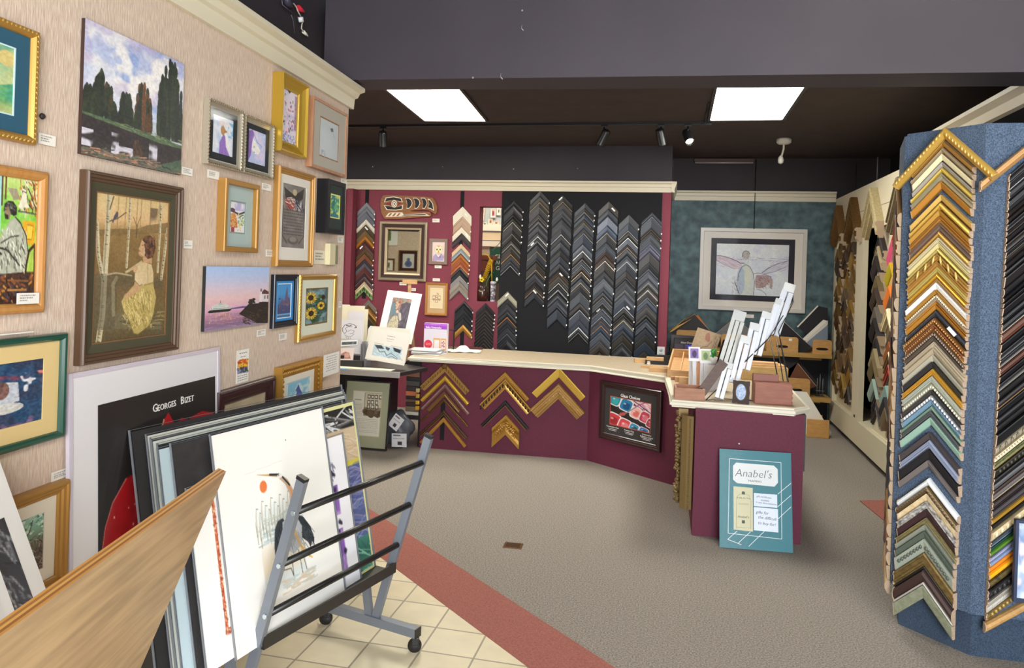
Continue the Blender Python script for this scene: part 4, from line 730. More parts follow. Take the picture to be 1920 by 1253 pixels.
# ---------------------------------------------------------------- plywood bin in the foreground
DB = (FW+RT*(-15/1400)).normalized(); EB = Vector((DB.y, -DB.x, 0)); LB = math.radians(21.5)
TIP = CAM+ray(424, 884)/F*1.72
FPN = EB*math.cos(LB)-UP*math.sin(LB); FPL = Pl(TIP, DB, FPN)
WOODF = M('#bd9c74', .42, coat=.15, kind='noise', h2='#977a58', sc=1.0, stretch=(4, 30, 40))
PLY = [M('#b9823f', .5), M('#8a5a28', .6), M('#c9954c', .5), M('#96642e', .6), M('#c08a44', .5)]
PD, PLEN, PT = .74, 1.25, .019
t = thing('print_bin', 'plywood print bin with sloping sides in the left foreground', 'print bin', FPL.mat(0, 0, 0))
inv = t.matrix_world.inverted()
def plypanel(name, pl):
    bm = BM(); n = 5
    for i in range(n):
        y0 = PT*i/n; f0 = len(bm.faces); box(bm, -PLEN, 0, y0, y0+PT/n, -PD, 0, 1+i); bm.faces.ensure_lookup_table()
        for f in bm.faces[f0:]:
            c = f.calc_center_median()
            if c.y < 1e-5 or c.y > PT-1e-5: f.material_index = 0
    return obj(name, bm, [WOODF]+PLY, t, inv @ pl.mat())
plypanel('front_panel', FPL)
bot = FPL.w(0, -PD, -PT); BKN = EB*math.cos(LB)+UP*math.sin(LB)
bl = Pl(bot, DB, BKN); topb = bl.w(0, PD, 0); BPL = Pl(topb - BKN*.0 - EB*.03, DB, BKN); plypanel('back_panel', BPL)
zb = bot.z
def inb(p): return inv @ p
bm = BM(); A = bot-EB*.06-UP*.02; bar(bm, inb(A), inb(A-DB*PLEN), .14, .02, up=inv.to_3x3() @ UP); obj('bottom_board', bm, PLY[0], t)
for k in (.25, 1.0):
    bm = BM(); c = bot-DB*k-EB*.06
    for sg in (-1, 1): bar(bm, inb(c-UP*.03+EB*sg*.06), inb(Vector((c.x, c.y, 0))+EB*sg*.12), .05, .03)
    bar(bm, inb(Vector((c.x, c.y, .1))-EB*.105), inb(Vector((c.x, c.y, .1))+EB*.105), .04, .03); obj('trestle_leg', bm, PLY[0], t)
# prints in the bin
def bprint(label, off, pxs, topb_, w, art, ar, col='#eceae6'):
    pl = Pl(bot-EB*.03+UP*.0+BKN*off, DB, BKN); a1 = sum(pl.at(*p)[0] for p in pxs)/len(pxs); b1 = pl.at(*topb_)[1]; h = b1-.012
    t = thing('matted_print', label, 'matted print', pl.mat(a1-w/2, .012+h/2, 0)); obj('mat_board', nbox(-w/2, w/2, 0, .004, -h/2, h/2), M(col, .75), t)
    aw, ah = w*(ar[2]-ar[0]), h*(ar[3]-ar[1]); obj('picture', art.mesh(aw, ah), ART, t, T(-w/2+w*(ar[0]+ar[2])/2, -.0008, h/2-h*(ar[1]+ar[3])/2))
    obj('clear_sleeve', nbox(-w/2-.006, w/2+.006, -.003, -.0022, -h/2, h/2+.01), SLEEVE, t); return t
P = Paint(90, 110, '#4a4a50', 91); P.grad(['#25262b', '#3a3c44', '#55585f', '#2f3036'], 0, 1); P.strokes(420, (0, 0, 1, 1), .1, .006, ['#8a8c92', '#16171b', '#a9abb0', '#3a3b42', '#c8c8cc'], 1.1, .25)
bprint('white matted print of dark grey rain strokes in the plywood bin', .012, [(0, 866), (95, 1130)], (0, 850), .62, P, (.16, .2, .92, .85))
P = Paint(60, 60, '#ecebea', 93); P.rect(.02, .02, .98, .98, '#e9e8e6')
bprint('plain white print standing in front of the rain print in the bin', .022, [(8, 1080), (30, 1165)], (-8, 985), .6, P, (.05, .05, .95, .95), '#f0efec')
# ================================================================ FRAME CORNER SAMPLES
PAL = {'white': '#efeee9', 'cream': '#e3d8c0', 'pale wood': '#d9bd90', 'silver': '#b6b6b0', 'light grey': '#9a9894', 'grey': '#77777a', 'charcoal': '#434347', 'black': '#222225', 'navy': '#2b3a55', 'slate blue': '#4a5668', 'steel blue': '#7f8fa8',
       'bright gold': '#e0b850', 'gold': '#c0913f', 'bronze': '#806440', 'tan': '#b39a78', 'brown': '#6a4630', 'dark brown': '#3f2a22', 'maroon': '#4a2226', 'red brown': '#94502f', 'orange': '#e0822f', 'yellow': '#f2b820', 'green': '#4f8a3a', 'dark green': '#24463a',
       'sage': '#8f9c84', 'seafoam': '#8fb4a4', 'olive': '#6f6845', 'lavender': '#9090b4', 'pink': '#d86a86', 'red': '#b8322f', 'taupe': '#94887a', 'purple': '#6a4a80'}
def cname(h):
    r = lambda q: [int(q[i:i+2], 16) for i in (1, 3, 5)]
    a = r(h); return min(PAL, key=lambda k: sum((x-y)**2 for x, y in zip(a, r(PAL[k]))))
RAW = M('#cbb49c', .8, kind='noise', h2='#b99c82', sc=120); RAWD = M('#a8937a', .85); TAGM = M('#efefec', .7)
def arm_ring(bm, prof, XL, XR_, ang, cut, mi=0):
    s, c = math.sin(ang), math.cos(ang); L = []; A = []; R = []
    for tt, y in prof:
        A.append(bm.verts.new((0, -y, -tt/c)))
        if cut == 'v':
            L.append(bm.verts.new((-XL, -y, -XL*s/c-tt/c))); R.append(bm.verts.new((XR_, -y, -XR_*s/c-tt/c)))
        else:
            R.append(bm.verts.new((XR_/1*c*1-tt*s, -y, -XR_*s-tt*c))); L.append(bm.verts.new((-XL*c+tt*s, -y, -XL*s-tt*c)))
    n = len(prof)
    for i in range(n):
        j = (i+1) % n
        bm.faces.new((L[i], L[j], A[j], A[i])).material_index = mi; bm.faces.new((A[i], A[j], R[j], R[i])).material_index = mi
    bm.faces.new(L).material_index = mi; bm.faces.new(R[::-1]).material_index = mi
    return bm
def cprof(w, d, st):
    return {0: [(0, 0), (0, d), (w*.12, d), (w*.85, d*.72), (w, d*.6), (w, 0)], 1: [(0, 0), (0, d*.45), (w*.12, d*.82), (w*.38, d), (w*.66, d*.9), (w*.88, d*.6), (w, d*.4), (w, 0)],
            2: [(0, 0), (0, d), (w*.16, d), (w*.32, d*.66), (w*.62, d*.52), (w*.8, d*.6), (w, d*.62), (w, 0)], 3: [(0, 0), (0, d*.8), (w*.1, d), (w*.22, d), (w*.26, d*.75), (w*.6, d*.75), (w*.64, d*.95), (w*.82, d*.9), (w*.86, d*.55), (w, d*.5), (w, 0)]}[st]
def chev(label, pl, a, b, X, w, col, lip=None, d=.022, st=0, cut='v', ang=math.pi/4, ends=False, tag_=None, group=None, off=.001, metal=None, rough=.42, XL=None, deco=None, name='frame_corner_sample', kind=None, h2=None, mtx=None):
    XL = XL or X
    t = thing(name, label, 'frame sample', (mtx if mtx is not None else pl.mat(a, b, off)), group)
    nm = cname(col); me = metal if metal is not None else (.5 if nm in ('gold', 'bright gold', 'silver', 'bronze') else .0)
    wl = w*(1-.16 if lip else 1)
    obj('moulding', arm_ring(BM(), cprof(wl, d, st), XL, X, ang, cut), M(col, rough if not me else .36, me, kind=kind, h2=h2, sc=60 if kind else 40), t)
    if lip:
        bm = BM(); k = wl/math.cos(ang)
        arm_ring(bm, [(0, 0), (0, d*.66), (w*.08, d*.74), (w*.16, d*.5), (w*.16, 0)], XL-(0 if cut == 'v' else wl*math.tan(ang)), X-(0 if cut == 'v' else wl*math.tan(ang)), ang, cut)
        bmesh.ops.translate(bm, verts=bm.verts[:], vec=(0, 0, -k)); obj('lip', bm, M(lip, .35, .35 if cname(lip) in ('gold', 'bright gold', 'tan') else 0), t)
    if ends:
        s_, c_ = math.sin(ang), math.cos(ang)
        for sg, xx in ((1, X), (-1, XL)):
            bm = BM(); pr = cprof(w, d*.96, st)
            if cut == 'v': f = lambda tt, y, o: (sg*(xx+o), -y, -xx*s_/c_-tt/c_)
            else: f = lambda tt, y, o: (sg*((xx+o)*c_-tt*s_), -y, -(xx+o)*s_-tt*c_)
            q0 = [bm.verts.new(f(tt, y, .0003)) for tt, y in pr]; q1 = [bm.verts.new(f(tt, y, .004)) for tt, y in pr]; n = len(pr)
            bm.faces.new(q0); bm.faces.new(q1[::-1])
            for i in range(n): bm.faces.new((q0[i], q0[(i+1) % n], q1[(i+1) % n], q1[i]))
            obj('sawn_end', bm, RAW if ends is True else ends, t)
    if deco:
        bm = BM(); k, col2, rr_ = deco; s_, c_ = math.sin(ang), math.cos(ang)
        n = int(X/c_/k) if cut == 'v' else int(X/k)
        for sg in (-1, 1):
            for i in range(n):
                l = (i+.5)*k+.008; p = Vector((sg*(l*c_ - w*.45*s_), -d*.92, -l*s_-w*.45*c_))
                if sg*p.x < .004 or sg*p.x > X-.004: continue
                bmesh.ops.create_icosphere(bm, subdivisions=1, radius=1, matrix=Matrix.Translation(p) @ Matrix.Rotation(sg*(ang+.6), 4, 'Y') @ Matrix.Diagonal((k*.55, d*.25, rr_, 1)))
        obj('carving', bm, M(col2, .4, .4 if cname(col2) in ('gold', 'bright gold', 'bronze') else .1), t, smooth=True)
    if tag_:
        q = tag_ if isinstance(tag_, tuple) else ('e', 1)
        if q[0] == 'e':      # little tag hanging at the end of an arm
            xx = (X if q[1] > 0 else -XL); s_ = math.tan(ang); obj('price_sticker', nbox(xx-.004 if xx > 0 else xx-.008, xx+.008 if xx > 0 else xx+.004, -d-.001, -d+.001, -abs(xx)*s_-w*.9, -abs(xx)*s_-w*.9+.016), TAGM, t)
        else:                # sticker lying on the right or left arm
            l = q[2]; p = Vector((q[1]*l*math.cos(ang)-q[1]*w*.45*math.sin(ang), -d-.0004, -l*math.sin(ang)-w*.45*math.cos(ang)))
            obj('price_sticker', box(BM(), -.024, .024, -.0006, .0006, -.008, .008), TAGM, t, Matrix.Translation(p) @ Matrix.Rotation(q[1]*ang, 4, 'Y'))
    if STUFF[0]: REST.append(t)
    return t
STUFF, REST = [False], []
def merge_rest():
    """the samples past the 300 nearest become one object"""
    bm = BM(); mats = []
    for t in REST:
        for c in list(t.children):
            mw = t.matrix_basis @ c.matrix_basis; me = c.data; n0 = len(bm.faces); v0 = len(bm.verts); bm.from_mesh(me); bm.verts.ensure_lookup_table(); bm.faces.ensure_lookup_table()
            bmesh.ops.transform(bm, matrix=mw, verts=bm.verts[v0:])
            rm = []
            for m in me.materials:
                if m not in mats: mats.append(m)
                rm.append(mats.index(m))
            for f in bm.faces[n0:]: f.material_index = rm[f.material_index]
            bpy.data.objects.remove(c)
        bpy.data.objects.remove(t)
    o = obj('frame_corner_samples', bm, mats); o['kind'] = 'stuff'
    return tag(o, 'remaining frame corner samples crowding the cream wall cabinet and the dim wall columns', 'frame samples')
USED = {}
def dim(h, k):
    return '#%02x%02x%02x' % tuple(int(int(h[i:i+2], 16)*k) for i in (1, 3, 5))
def uniq(l):
    if len(l.split()) > 16: l = l.replace('corner sample', 'sample')
    if len(l.split()) > 16: l = l.replace(' lip,', ',')
    assert l not in USED, l
    USED[l] = 1; assert 4 <= len(l.split()) <= 16, l
    return l
def stack(pl, top, bot, X, items, end, colname, group, d=.022, st=None, ends=False, tags=.5, gap=.0016, off=.001, xoff=None, kinds=None):
    """items: (zoom y of outer apex, colour, lip or None, extras) sorted downwards, y in photo pixels; the column axis runs from top to bot"""
    rnd = random.Random(int(top[0]*7+top[1])); n = len(items); c = math.cos(math.pi/4)
    pos = []
    for y in [i[0] for i in items]+[end]:
        x = top[0]+(bot[0]-top[0])*(y-top[1])/(bot[1]-top[1]); pos.append(pl.at(x, y, d*.6))
    for k, it in enumerate(items):
        a, b = pos[k]; ex = it[3] if len(it) > 3 else {}
        nxt = ex.get('to'); b2 = pl.at(top[0]+(bot[0]-top[0])*(nxt-top[1])/(bot[1]-top[1]), nxt, d*.6)[1] if nxt else pos[k+1][1]
        w = max(.006, (b-b2)*c-gap); s_ = ex.get('st', st if st is not None else rnd.choice((0, 0, 1, 2, 3)))
        nm = cname(it[1]); ln = cname(it[2]) if it[2] else None
        lab = f"{nm} corner sample{' with '+ln+' lip' if ln else ''}, {ordinal(k+1)} from top, {colname}"
        if group == GB: it = (it[0], dim(it[1], .84))+tuple(it[2:])
        tg = ex.get('tag') or (('e', 1) if rnd.random() < tags else None)
        chev(uniq(lab), pl, a+rnd.uniform(-.002, .002), b, X*rnd.uniform(.97, 1.02), w, it[1], it[2], d=d*rnd.uniform(.85, 1.15), st=s_, ends=ends, tag_=tg, group=group, off=off, deco=ex.get('deco'), kind=ex.get('kind'), h2=ex.get('h2'))
def z(l, y0, sc):
    out = []
    for i in l:
        e = dict(i[3]) if len(i) > 3 else {}
        if 'to' in e: e['to'] = y0+e['to']/sc
        out.append((y0+i[0]/sc, i[1], i[2], e))
    return out
# --- black velvet panel with its columns
px0, px1 = BP.at(941, 400)[0], BP.at(1241, 400)[0]
t = tag(obj('velvet_board', nbox(px0, px1, YB-.02, YB-.001, 0, ZC-.015, bev=.003), BLACKV), 'black velvet display panel on the burgundy wall behind the counter', 'display panel')
BPP = Pl((0, YB-.02, 0), (1, 0, 0), (0, -1, 0)); GB = 'dark corner samples on the black panel'
XB = .109
S3 = 5.694
c1 = z([(200, '#2f2f34', None, {'deco': (.012, '#3c3c42', .006)}), (256, '#29292d', None), (352, '#2c2a2a', None), (392, '#37332f', '#cfcabb'), (446, '#343133', None), (528, '#2b2b2e', '#b3b3b2'), (572, '#2e2926', None), (612, '#262423', '#a8a294'), (678, '#35302e', None), (728, '#322d2a', '#c69a55'), (792, '#3a3a41', None), (850, '#35353c', '#9a9aa0')], 340, S3)
stack(BPP, (963.4, 375.1), (956.6, 495.4), XB, c1, 340+912/S3, 'leftmost upper column on black panel', GB)
c1b = z([(755, '#d8d3bd', None, {'tag': ('s', -1, .03)}), (800, '#2c2c30', None), (838, '#3f3f47', None), (880, '#2a2a30', '#a5693c'), (930, '#33343b', None), (962, '#2a2b31', None), (990, '#35373f', '#55565c'), (1040, '#2c2d33', '#4a4b52'), (1075, '#1f2026', None)], 330, 3.481)
STUFF[0] = True
stack(BPP, (952, 547), (950, 655), XB, c1b, 330+1140/3.481, 'leftmost lower column on black panel', GB)
STUFF[0] = False
c2 = z([(108, '#45464a', None), (160, '#37332f', '#b79c78'), (238, '#34353a', '#b9aa92'), (290, '#3a393f', None), (352, '#37343a', '#a89a92'), (400, '#2f2f36', '#a9a6a6'), (448, '#32353f', None), (530, '#33343b', '#dcdce0'), (602, '#30323a', '#c4c6cc', {'tag': ('s', -1, .09)}), (650, '#2b2c32', None), (682, '#35363c', '#8f8068'), (762, '#323844', None), (826, '#35322f', None), (868, '#312e2c', '#8d7a60'), (960, '#2c2f37', None), (1040, '#38343a', None), (1078, '#2b282b', '#6d5a58'), (1108, '#2d2a2b', '#b99a68'), (1158, '#32333a', None, {'tag': ('s', 1, .02)}), (1200, '#2c3038', None)], 340, S3)
stack(BPP, (1012.6, 359), (1001.5, 556), XB, c2, 340+1252/S3, 'second column on black panel', GB, tags=.7)
z5 = lambda l: z(l, 500, 6.96)
c3 = z([(155, '#4a4a4e', None, {'tag': ('s', -1, .04)}), (182, '#2d2b2a', '#c8b394'), (228, '#2f2f35', None), (302, '#3b3d45', None), (362, '#262932', None, {'deco': None}), (515, '#30333c', '#c9c9c4'), (580, '#34373f', None), (640, '#3a3d47', None), (740, '#2c2c30', None), (800, '#323a48', None), (870, '#2c2c34', None)], 340, S3) + z5([(52, '#2e2a28', '#b87a46', {'tag': ('s', 1, .05)}), (100, '#453f38', None), (165, '#3a3836', '#dcdad2'), (228, '#2c2c30', None), (262, '#33343a', '#e6e6e6'), (318, '#2a2a2f', None), (350, '#33363f', '#b9bcc0'), (398, '#353a46', None), (510, '#2d2f38', None), (556, '#343d49', None)])
stack(BPP, (1055.6, 367.2), (1043.5, 598.6), XB, c3, 500+690/6.96, 'third column on black panel', GB, tags=.4)
DK = ['#2e3038', '#363a44', '#3b4350', '#2b2d33', '#434a57', '#34322f', '#303745', '#3a3636', '#272a31', '#4a505c', '#2f3a4a', '#3d3d42']
def auto(y0, y1, n, seed, sp=None, base=DK):
    r = random.Random(seed); ws = [r.uniform(.6, 1.5) for _ in range(n)]; s = sum(ws); y = y0; out = []
    for k in range(n):
        e = (sp or {}).get(k, {}); c = e.get('c') or r.choice(base); lip = e.get('l') or (r.choice(['#8c8678', '#6f7683', '#9aa0a8', '#77736c']) if r.random() < .22 else None)
        out.append((y, c, lip, {q: v for q, v in e.items() if q not in 'cl'})); y += ws[k]/s*(y1-y0)
    return out
stack(BPP, (1096.7, 381), (1083.7, 626), XB, auto(381, 626, 20, 4, {0: {'c': '#3c4048'}, 1: {'c': '#3b342f', 'l': '#aeb0b2'}, 3: {'c': '#332f2d', 'l': '#b49a74'}, 4: {'c': '#4b5566'}, 7: {'c': '#5a626e', 'l': '#d2d2d0'}, 10: {'c': '#38332f', 'l': '#b8a888'}, 12: {'l': '#d6c39c'}, 18: {'c': '#333b49', 'l': '#e4e4e2'}}), 626, 'fourth column on black panel', GB, tags=.6)
stack(BPP, (1141.2, 378.3), (1123, 664), XB, auto(378, 664, 22, 5, {0: {'c': '#4a443c', 'tag': ('s', 1, .1)}, 2: {'c': '#8a92a6'}, 3: {'c': '#4d5b72'}, 6: {'c': '#4a3530'}, 7: {'c': '#46302a', 'l': '#e3dccd'}, 8: {'c': '#33302f', 'deco': (.012, '#5a5450', .004)}, 10: {'c': '#636a73'}, 14: {'c': '#232326', 'deco': (.018, '#35353a', .008), 'tag': ('s', -1, .08)}, 16: {'c': '#2e3646', 'l': '#c9966c'}, 17: {'l': '#b58a66'}, 18: {'c': '#26354a'}, 20: {'c': '#4a4340'}, 21: {'c': '#3a2c26', 'l': '#c9c2b2'}}), 668, 'fifth column on black panel', GB, tags=.6)
stack(BPP, (1179.4, 402.7), (1165, 668), XB, auto(403, 668, 20, 6, {0: {'c': '#4a4d52'}, 2: {'c': '#2a2a2c', 'l': '#f0f0ee'}, 3: {'c': '#6a7280'}, 4: {'c': '#4f423c', 'l': '#d9cfc0'}, 6: {'c': '#565c66', 'l': '#b5b6b8'}, 12: {'l': '#a9aeb6', 'tag': ('s', 1, .09)}, 14: {'c': '#35332f', 'l': '#b4a486'}, 15: {'c': '#2b394d'}, 17: {'c': '#3a3528'}}), 671, 'sixth column on black panel', GB, tags=.6)
stack(BPP, (1222.2, 398), (1207, 672), XB, auto(398, 672, 21, 8, {0: {'c': '#4a4f5a'}, 2: {'c': '#4a4038'}, 4: {'c': '#565b70'}, 5: {'c': '#5d5a72'}, 10: {'l': '#d6c9be'}, 12: {'c': '#46546a'}, 15: {'c': '#434a58'}, 20: {'c': '#4a4436', 'l': '#a89a78'}}), 675, 'seventh column on black panel', GB, tags=.6)
# --- columns straight on the burgundy wall
GW = 'corner samples on the burgundy wall'
def strip(label, px, y0, y1):
    x, z1 = BP.at(px, y0); _, z0 = BP.at(px, y1); tag(obj('hanging_strip', nbox(x-.022, x+.022, YB-.006, YB-.001, z0, z1), BLACKV), label, 'hanging strip')
strip('black hanging strip behind the far left column of corner samples', 689, 354, 560)
strip('black hanging strip behind the corner samples right of the owl picture', 867.5, 359, 548)
strip('short black hanging strip under the gold corner sample', 867.5, 600, 652)
S1 = 5.447
BPS = Pl((0, YB-.006, 0), (1, 0, 0), (0, -1, 0))
cL = z([(270, '#84878d', None), (325, '#777b85', None), (378, '#666974', None), (440, '#dad4c4', None, {'st': 1}), (498, '#4a3d2c', None, {'tag': ('s', 1, .04)}), (560, '#6d5634', None), (612, '#b87a32', None), (660, '#4c2422', None, {'tag': ('s', -1, .09)}), (740, '#5a4630', None, {'deco': (.014, '#7a6142', .007)}), (795, '#7a4a32', None), (850, '#35333a', None), (890, '#59565f', None), (935, '#5f2f2e', '#8a5a54'), (990, '#3c2c2f', '#8f8a8e'), (1040, '#4b2c2b', '#a89a90'), (1088, '#d8c5a2', None), (1130, '#7fa267', None, {'deco': (.045, '#2a3a24', .006)})], 330, S1)
stack(BPS, (687, 379.6), (682.4, 544.8), .108, cL, 330+1180/S1, 'far left column on burgundy wall', GW, tags=.7, d=.026)
cM = z([(315, '#e5dbc8', None, {'tag': ('s', 1, .1)}), (415, '#b99d86', None), (525, '#e6dec9', None, {'tag': ('s', 1, .11)}), (585, '#3c373a', None, {'to': 655}), (695, '#dcc096', None), (742, '#9199a2', '#2c2c30'), (800, '#c47d40', None), (842, '#9e5634', '#c9825a'), (885, '#a75b32', None), (930, '#3a3636', None, {'deco': (.012, '#5f5a55', .005)}), (975, '#2c2b2e', '#b9b4a8'), (1030, '#8e8a8c', None), (1075, '#b2a79b', None), (1128, '#908880', None)], 330, S1)
stack(BPS, (867.8, 387.8), (860.5, 546.6), .106, cM, 330+1180/S1, 'column right of owl picture', GW, tags=.6, d=.026)
S2 = 5.333
stack(BP, (870.3, 564.7), (867.5, 622), .106, z([(345, '#2a2a2c', None), (388, '#25262a', None), (430, '#2d2e33', None), (475, '#24262b', None), (520, '#2a2c33', None), (578, '#c9964a', None)], 500, S2), 500+645/S2, 'black column above the counter, left of two', GW, tags=.9)
STUFF[0] = True
stack(BP, (910.6, 568.4), (906, 655), .108, z([(365, '#2f2a2c', None), (410, '#2a2628', '#6d6662')]+[(450+i*36, '#272426', '#6a625c') for i in range(10)], 500, S2), 500+820/S2, 'black column above the counter, right of two', GW, tags=.5, st=0)
stack(BPS, (691, 563), (688, 640), .108, z([(335, '#7d7468', None, {'to': 395}), (400, '#a0703a', None), (435, '#b98c4c', None), (480, '#7a5f3a', None), (520, '#3a3a34', None), (560, '#2a2a2a', None)], 500, S2), 500+620/S2, 'column behind the tall leaning print', GW, tags=.5)
STUFF[0] = False
# --- counter front
CA, CB = onz(785.7, 839, 0), onz(1100, 863.5, 0); cd = (CB-CA).normalized(); cn = Vector((cd.y, -cd.x, 0))
CPL = Pl((CA.x, CA.y, 0), cd, cn); GC = 'ornate corner samples on the counter front'
SZ = 3.692
def cz(x, y): return 760+x/SZ, 640+y/SZ
def csample(label, apex, lend, rend, w, col, **k):
    """apex / ends given at the outer edge of the arms (zoom pixels)"""
    d = k.pop('d', .03); A = CPL.at(*cz(*apex), d); L = CPL.at(*cz(*lend), d); R = CPL.at(*cz(*rend), d)
    ll = math.hypot(L[0]-A[0], L[1]-A[1]); rl = math.hypot(R[0]-A[0], R[1]-A[1]); ang = .5*(math.atan2(A[1]-L[1], A[0]-L[0])+math.atan2(A[1]-R[1], R[0]-A[0]))
    return chev(uniq(label), CPL, A[0], A[1], rl, w, col, XL=ll, d=d, cut='s', ang=ang, group=GC, **k)
t = csample('wide pale gold carved corner sample with a round boss, top left of counter front', (272, 150), (93, 305), (437, 350), .058, '#b08a4e', st=3, deco=(.03, '#8a642e', .006)); 
obj('boss', lathe(BM(), [(.02, 0), (.026, .006), (.02, .012), (.012, .010), (.004, .012)], 20), M('#6b4a22', .45, .4), t, T(0, -.03, -.03) @ Matrix.Rotation(math.pi/2, 4, 'X'))
csample('bright polished gold corner sample, second on the left of counter front', (272, 237), (97, 400), (437, 432), .036, '#dcb443', st=1)
csample('silver pink corner sample, third on the left of counter front', (272, 295), (97, 455), (432, 508), .026, '#a4868a', st=1, lip='#c9a050', metal=.4)
csample('short bronze corner sample, fourth on the left of counter front', (270, 350), (148, 475), (382, 480), .028, '#8a6a3c', st=2)
csample('thin dark gold corner sample, fifth on the left of counter front', (266, 398), (97, 545), (428, 592), .020, '#6d4c2c', st=1, lip='#b98d4a', metal=.3)
csample('dark brown corner sample with gold lip, low left of counter front', (264, 478), (93, 650), (433, 662), .03, '#4a3424', st=1, lip='#b88a44')
csample('gold stepped corner sample, lowest on the left of counter front', (262, 528), (100, 702), (425, 722), .03, '#b98c40', st=3)
csample('gold rope edged corner sample, top of the middle column of counter front', (690, 212), (520, 370), (858, 398), .042, '#b88a3e', st=3, deco=(.012, '#d8b060', .004))
csample('gold and black twisted corner sample, middle column of counter front', (692, 262), (507, 432), (868, 485), .062, '#b68a42', st=2, deco=(.035, '#2a2016', .009))
csample('black and gold corner sample, third in the middle of counter front', (690, 412), (525, 585), (860, 598), .036, '#24232a', st=1, lip='#b98d4c')
csample('square gold edged corner sample with broad bright face, top right of counter front', (1064, 182), (878, 360), (1250, 382), .062, '#d8b24c', st=0, d=.035)
t = csample('wide corner sample with a black greek key band, right of counter front', (1060, 290), (868, 482), (1250, 488), .10, '#a47c42', st=3, d=.04, deco=(.011, '#c89c54', .004))
def key_band(t, ang, w, d, L):
    bm = BM(); s, c = math.sin(ang), math.cos(ang)
    for sg in (-1, 1):
        def P_(l, q): return Vector((sg*(l*c-q*s), -d, -l*s-q*c))
        def seg(l0, q0, l1, q1, wd=.0035):
            p, r = P_(l0, q0), P_(l1, q1); bar(bm, p, r, wd, .0016, up=(0, 1, 0))
        k = .044; l = .075
        while l+k < L:
            q0, q1 = w*.52, w*.84
            seg(l, q1, l, q0); seg(l, q0, l+k*.8, q0); seg(l+k*.8, q0, l+k*.8, q1*.93+q0*.07); seg(l+k*.8, q1*.93+q0*.07, l+k*.32, q1*.93+q0*.07); seg(l+k*.32, q1*.93+q0*.07, l+k*.32, q0*.55+q1*.45); seg(l+k*.32, q0*.55+q1*.45, l+k*.55, q0*.55+q1*.45); l += k
    return bm
kb = BM()
obj('key_pattern', key_band(t, math.pi/4*.96, .10, .0345, .25), M('#d9bd7c', .4, .4), t)
# heavy carved sample, vertical ends
A = CPL.at(*cz(695, 512), .045); L = CPL.at(*cz(597, 605), .045); R = CPL.at(*cz(783, 600), .045)
t = chev(uniq('heavy carved antique gold corner sample, lowest in the middle of counter front'), CPL, A[0], A[1], (R[0]-L[0])/2, .125, '#a87c34', d=.045, st=2, cut='v', group=GC, ends=M('#7a5a2c', .6), deco=(.02, '#c0934a', .014))
bm = BM(); rr = random.Random(3)
for i in range(60):
    x = rr.uniform(-.09, .09); q = rr.uniform(.02, .085); zz = -abs(x)-q*1.41; bmesh.ops.create_icosphere(bm, subdivisions=1, radius=1, matrix=Matrix.Translation((x, -.034, zz)) @ Matrix.Rotation(rr.uniform(0, 3), 4, 'Y') @ Matrix.Diagonal((.014, .01, .006, 1)))
obj('leaf_carving', bm, gold('#b98a3e', .4, .5), t, smooth=True)
x, zz1 = CPL.at(*cz(262, 420)); zz0 = CPL.at(*cz(262, 685))[1]
tag(obj('hanging_strip', nbox(-.02, .02, -.004, 0, zz0, zz1), BLACKV, None, CPL.mat(x, 0, .001)), 'black hanging strip behind the left column of gold samples on the counter', 'hanging strip')
# ================================================================ BLUE DISPLAY COLUMN
DENIM = M('#2d3a4b', .95, kind='noise', h2='#5c6f89', sc=230, bump=.6)
DENIMD = M('#263448', .95, kind='noise', h2='#435468', sc=230, bump=.6)
P0 = onz(1669, 1093, .2); P1 = onz(1819, 1152, .2); P0.z = P1.z = 0
sd = (P1-P0).length
L1 = P0+Vector((.075, .36, 0)); P2 = P1+Vector((sd, 0, 0)); P3 = P2+Vector((sd*.7, sd*.7, 0)); P4 = P3+Vector((0, sd, 0)); P5 = P4+Vector((-sd*.7, sd*.7, 0)); L2 = L1+Vector((sd*.72, sd*.6, 0))
poly = [P0, P1, P2, P3, P4, P5, L2, L1]; ctr = sum(poly, Vector())/8
t = thing('display_column', 'tall faceted column covered in blue denim carpet, at the right', 'display column', T(ctr.x, ctr.y, 0))
loc = [(p-ctr).to_2d() for p in poly]
bm = prism(BM(), [tuple(p) for p in loc], .2, 2.36); es = [e for e in bm.edges if abs(e.verts[0].co.z-e.verts[1].co.z) < .01 and e.verts[0].co.z > 2]; bmesh.ops.bevel(bm, geom=es, offset=.012, segments=2, affect='EDGES')
obj('body', bm, DENIM, t)
obj('plinth', prism(BM(), [tuple(p*.9) for p in loc], 0, .2), DENIMD, t)
AP = Pl(P0, (P1-P0), Vector(((P1-P0).y, -(P1-P0).x, 0)))
BPc = Pl(P1, (1, 0, 0), (0, -1, 0))
CPc = Pl(L1, (P0-L1), Vector(((P0-L1).y, -(P0-L1).x, 0)))
ZC4 = 4.175
gA = 'corner samples on the left facet of the blue column'
rope = lambda c, k=.011, r=.004: {'deco': (k, c, r)}
cA = z([(140, '#bd8d48', None, {'st': 1}), (195, '#97866a', None), (245, '#e6dab0', '#3a2a25'), (310, '#9c968e', None, {'st': 0}), (350, '#dfc25f', None, {'st': 1}), (400, '#948b70', None, {'st': 2}), (460, '#c68c3c', None, {'to': 522}), (565, '#e2bd68', '#4a2f20'), (625, '#dab457', None, {'st': 1}), (685, '#c79a48', None), (735, '#b98540', None), (788, '#6d584c', None, {'st': 2}), (850, '#c59a4c', None, {'st': 1}), (903, '#cabf9c', None), (945, '#d2c48a', None), (985, '#cbb76a', None, {'st': 1}), (1030, '#c49e56', None, rope('#d8b568', .05, .006)), (1085, '#c89b52', None), (1130, '#b8a55c', None), (1178, '#d19b34', None, {'st': 1})], 230, ZC4)
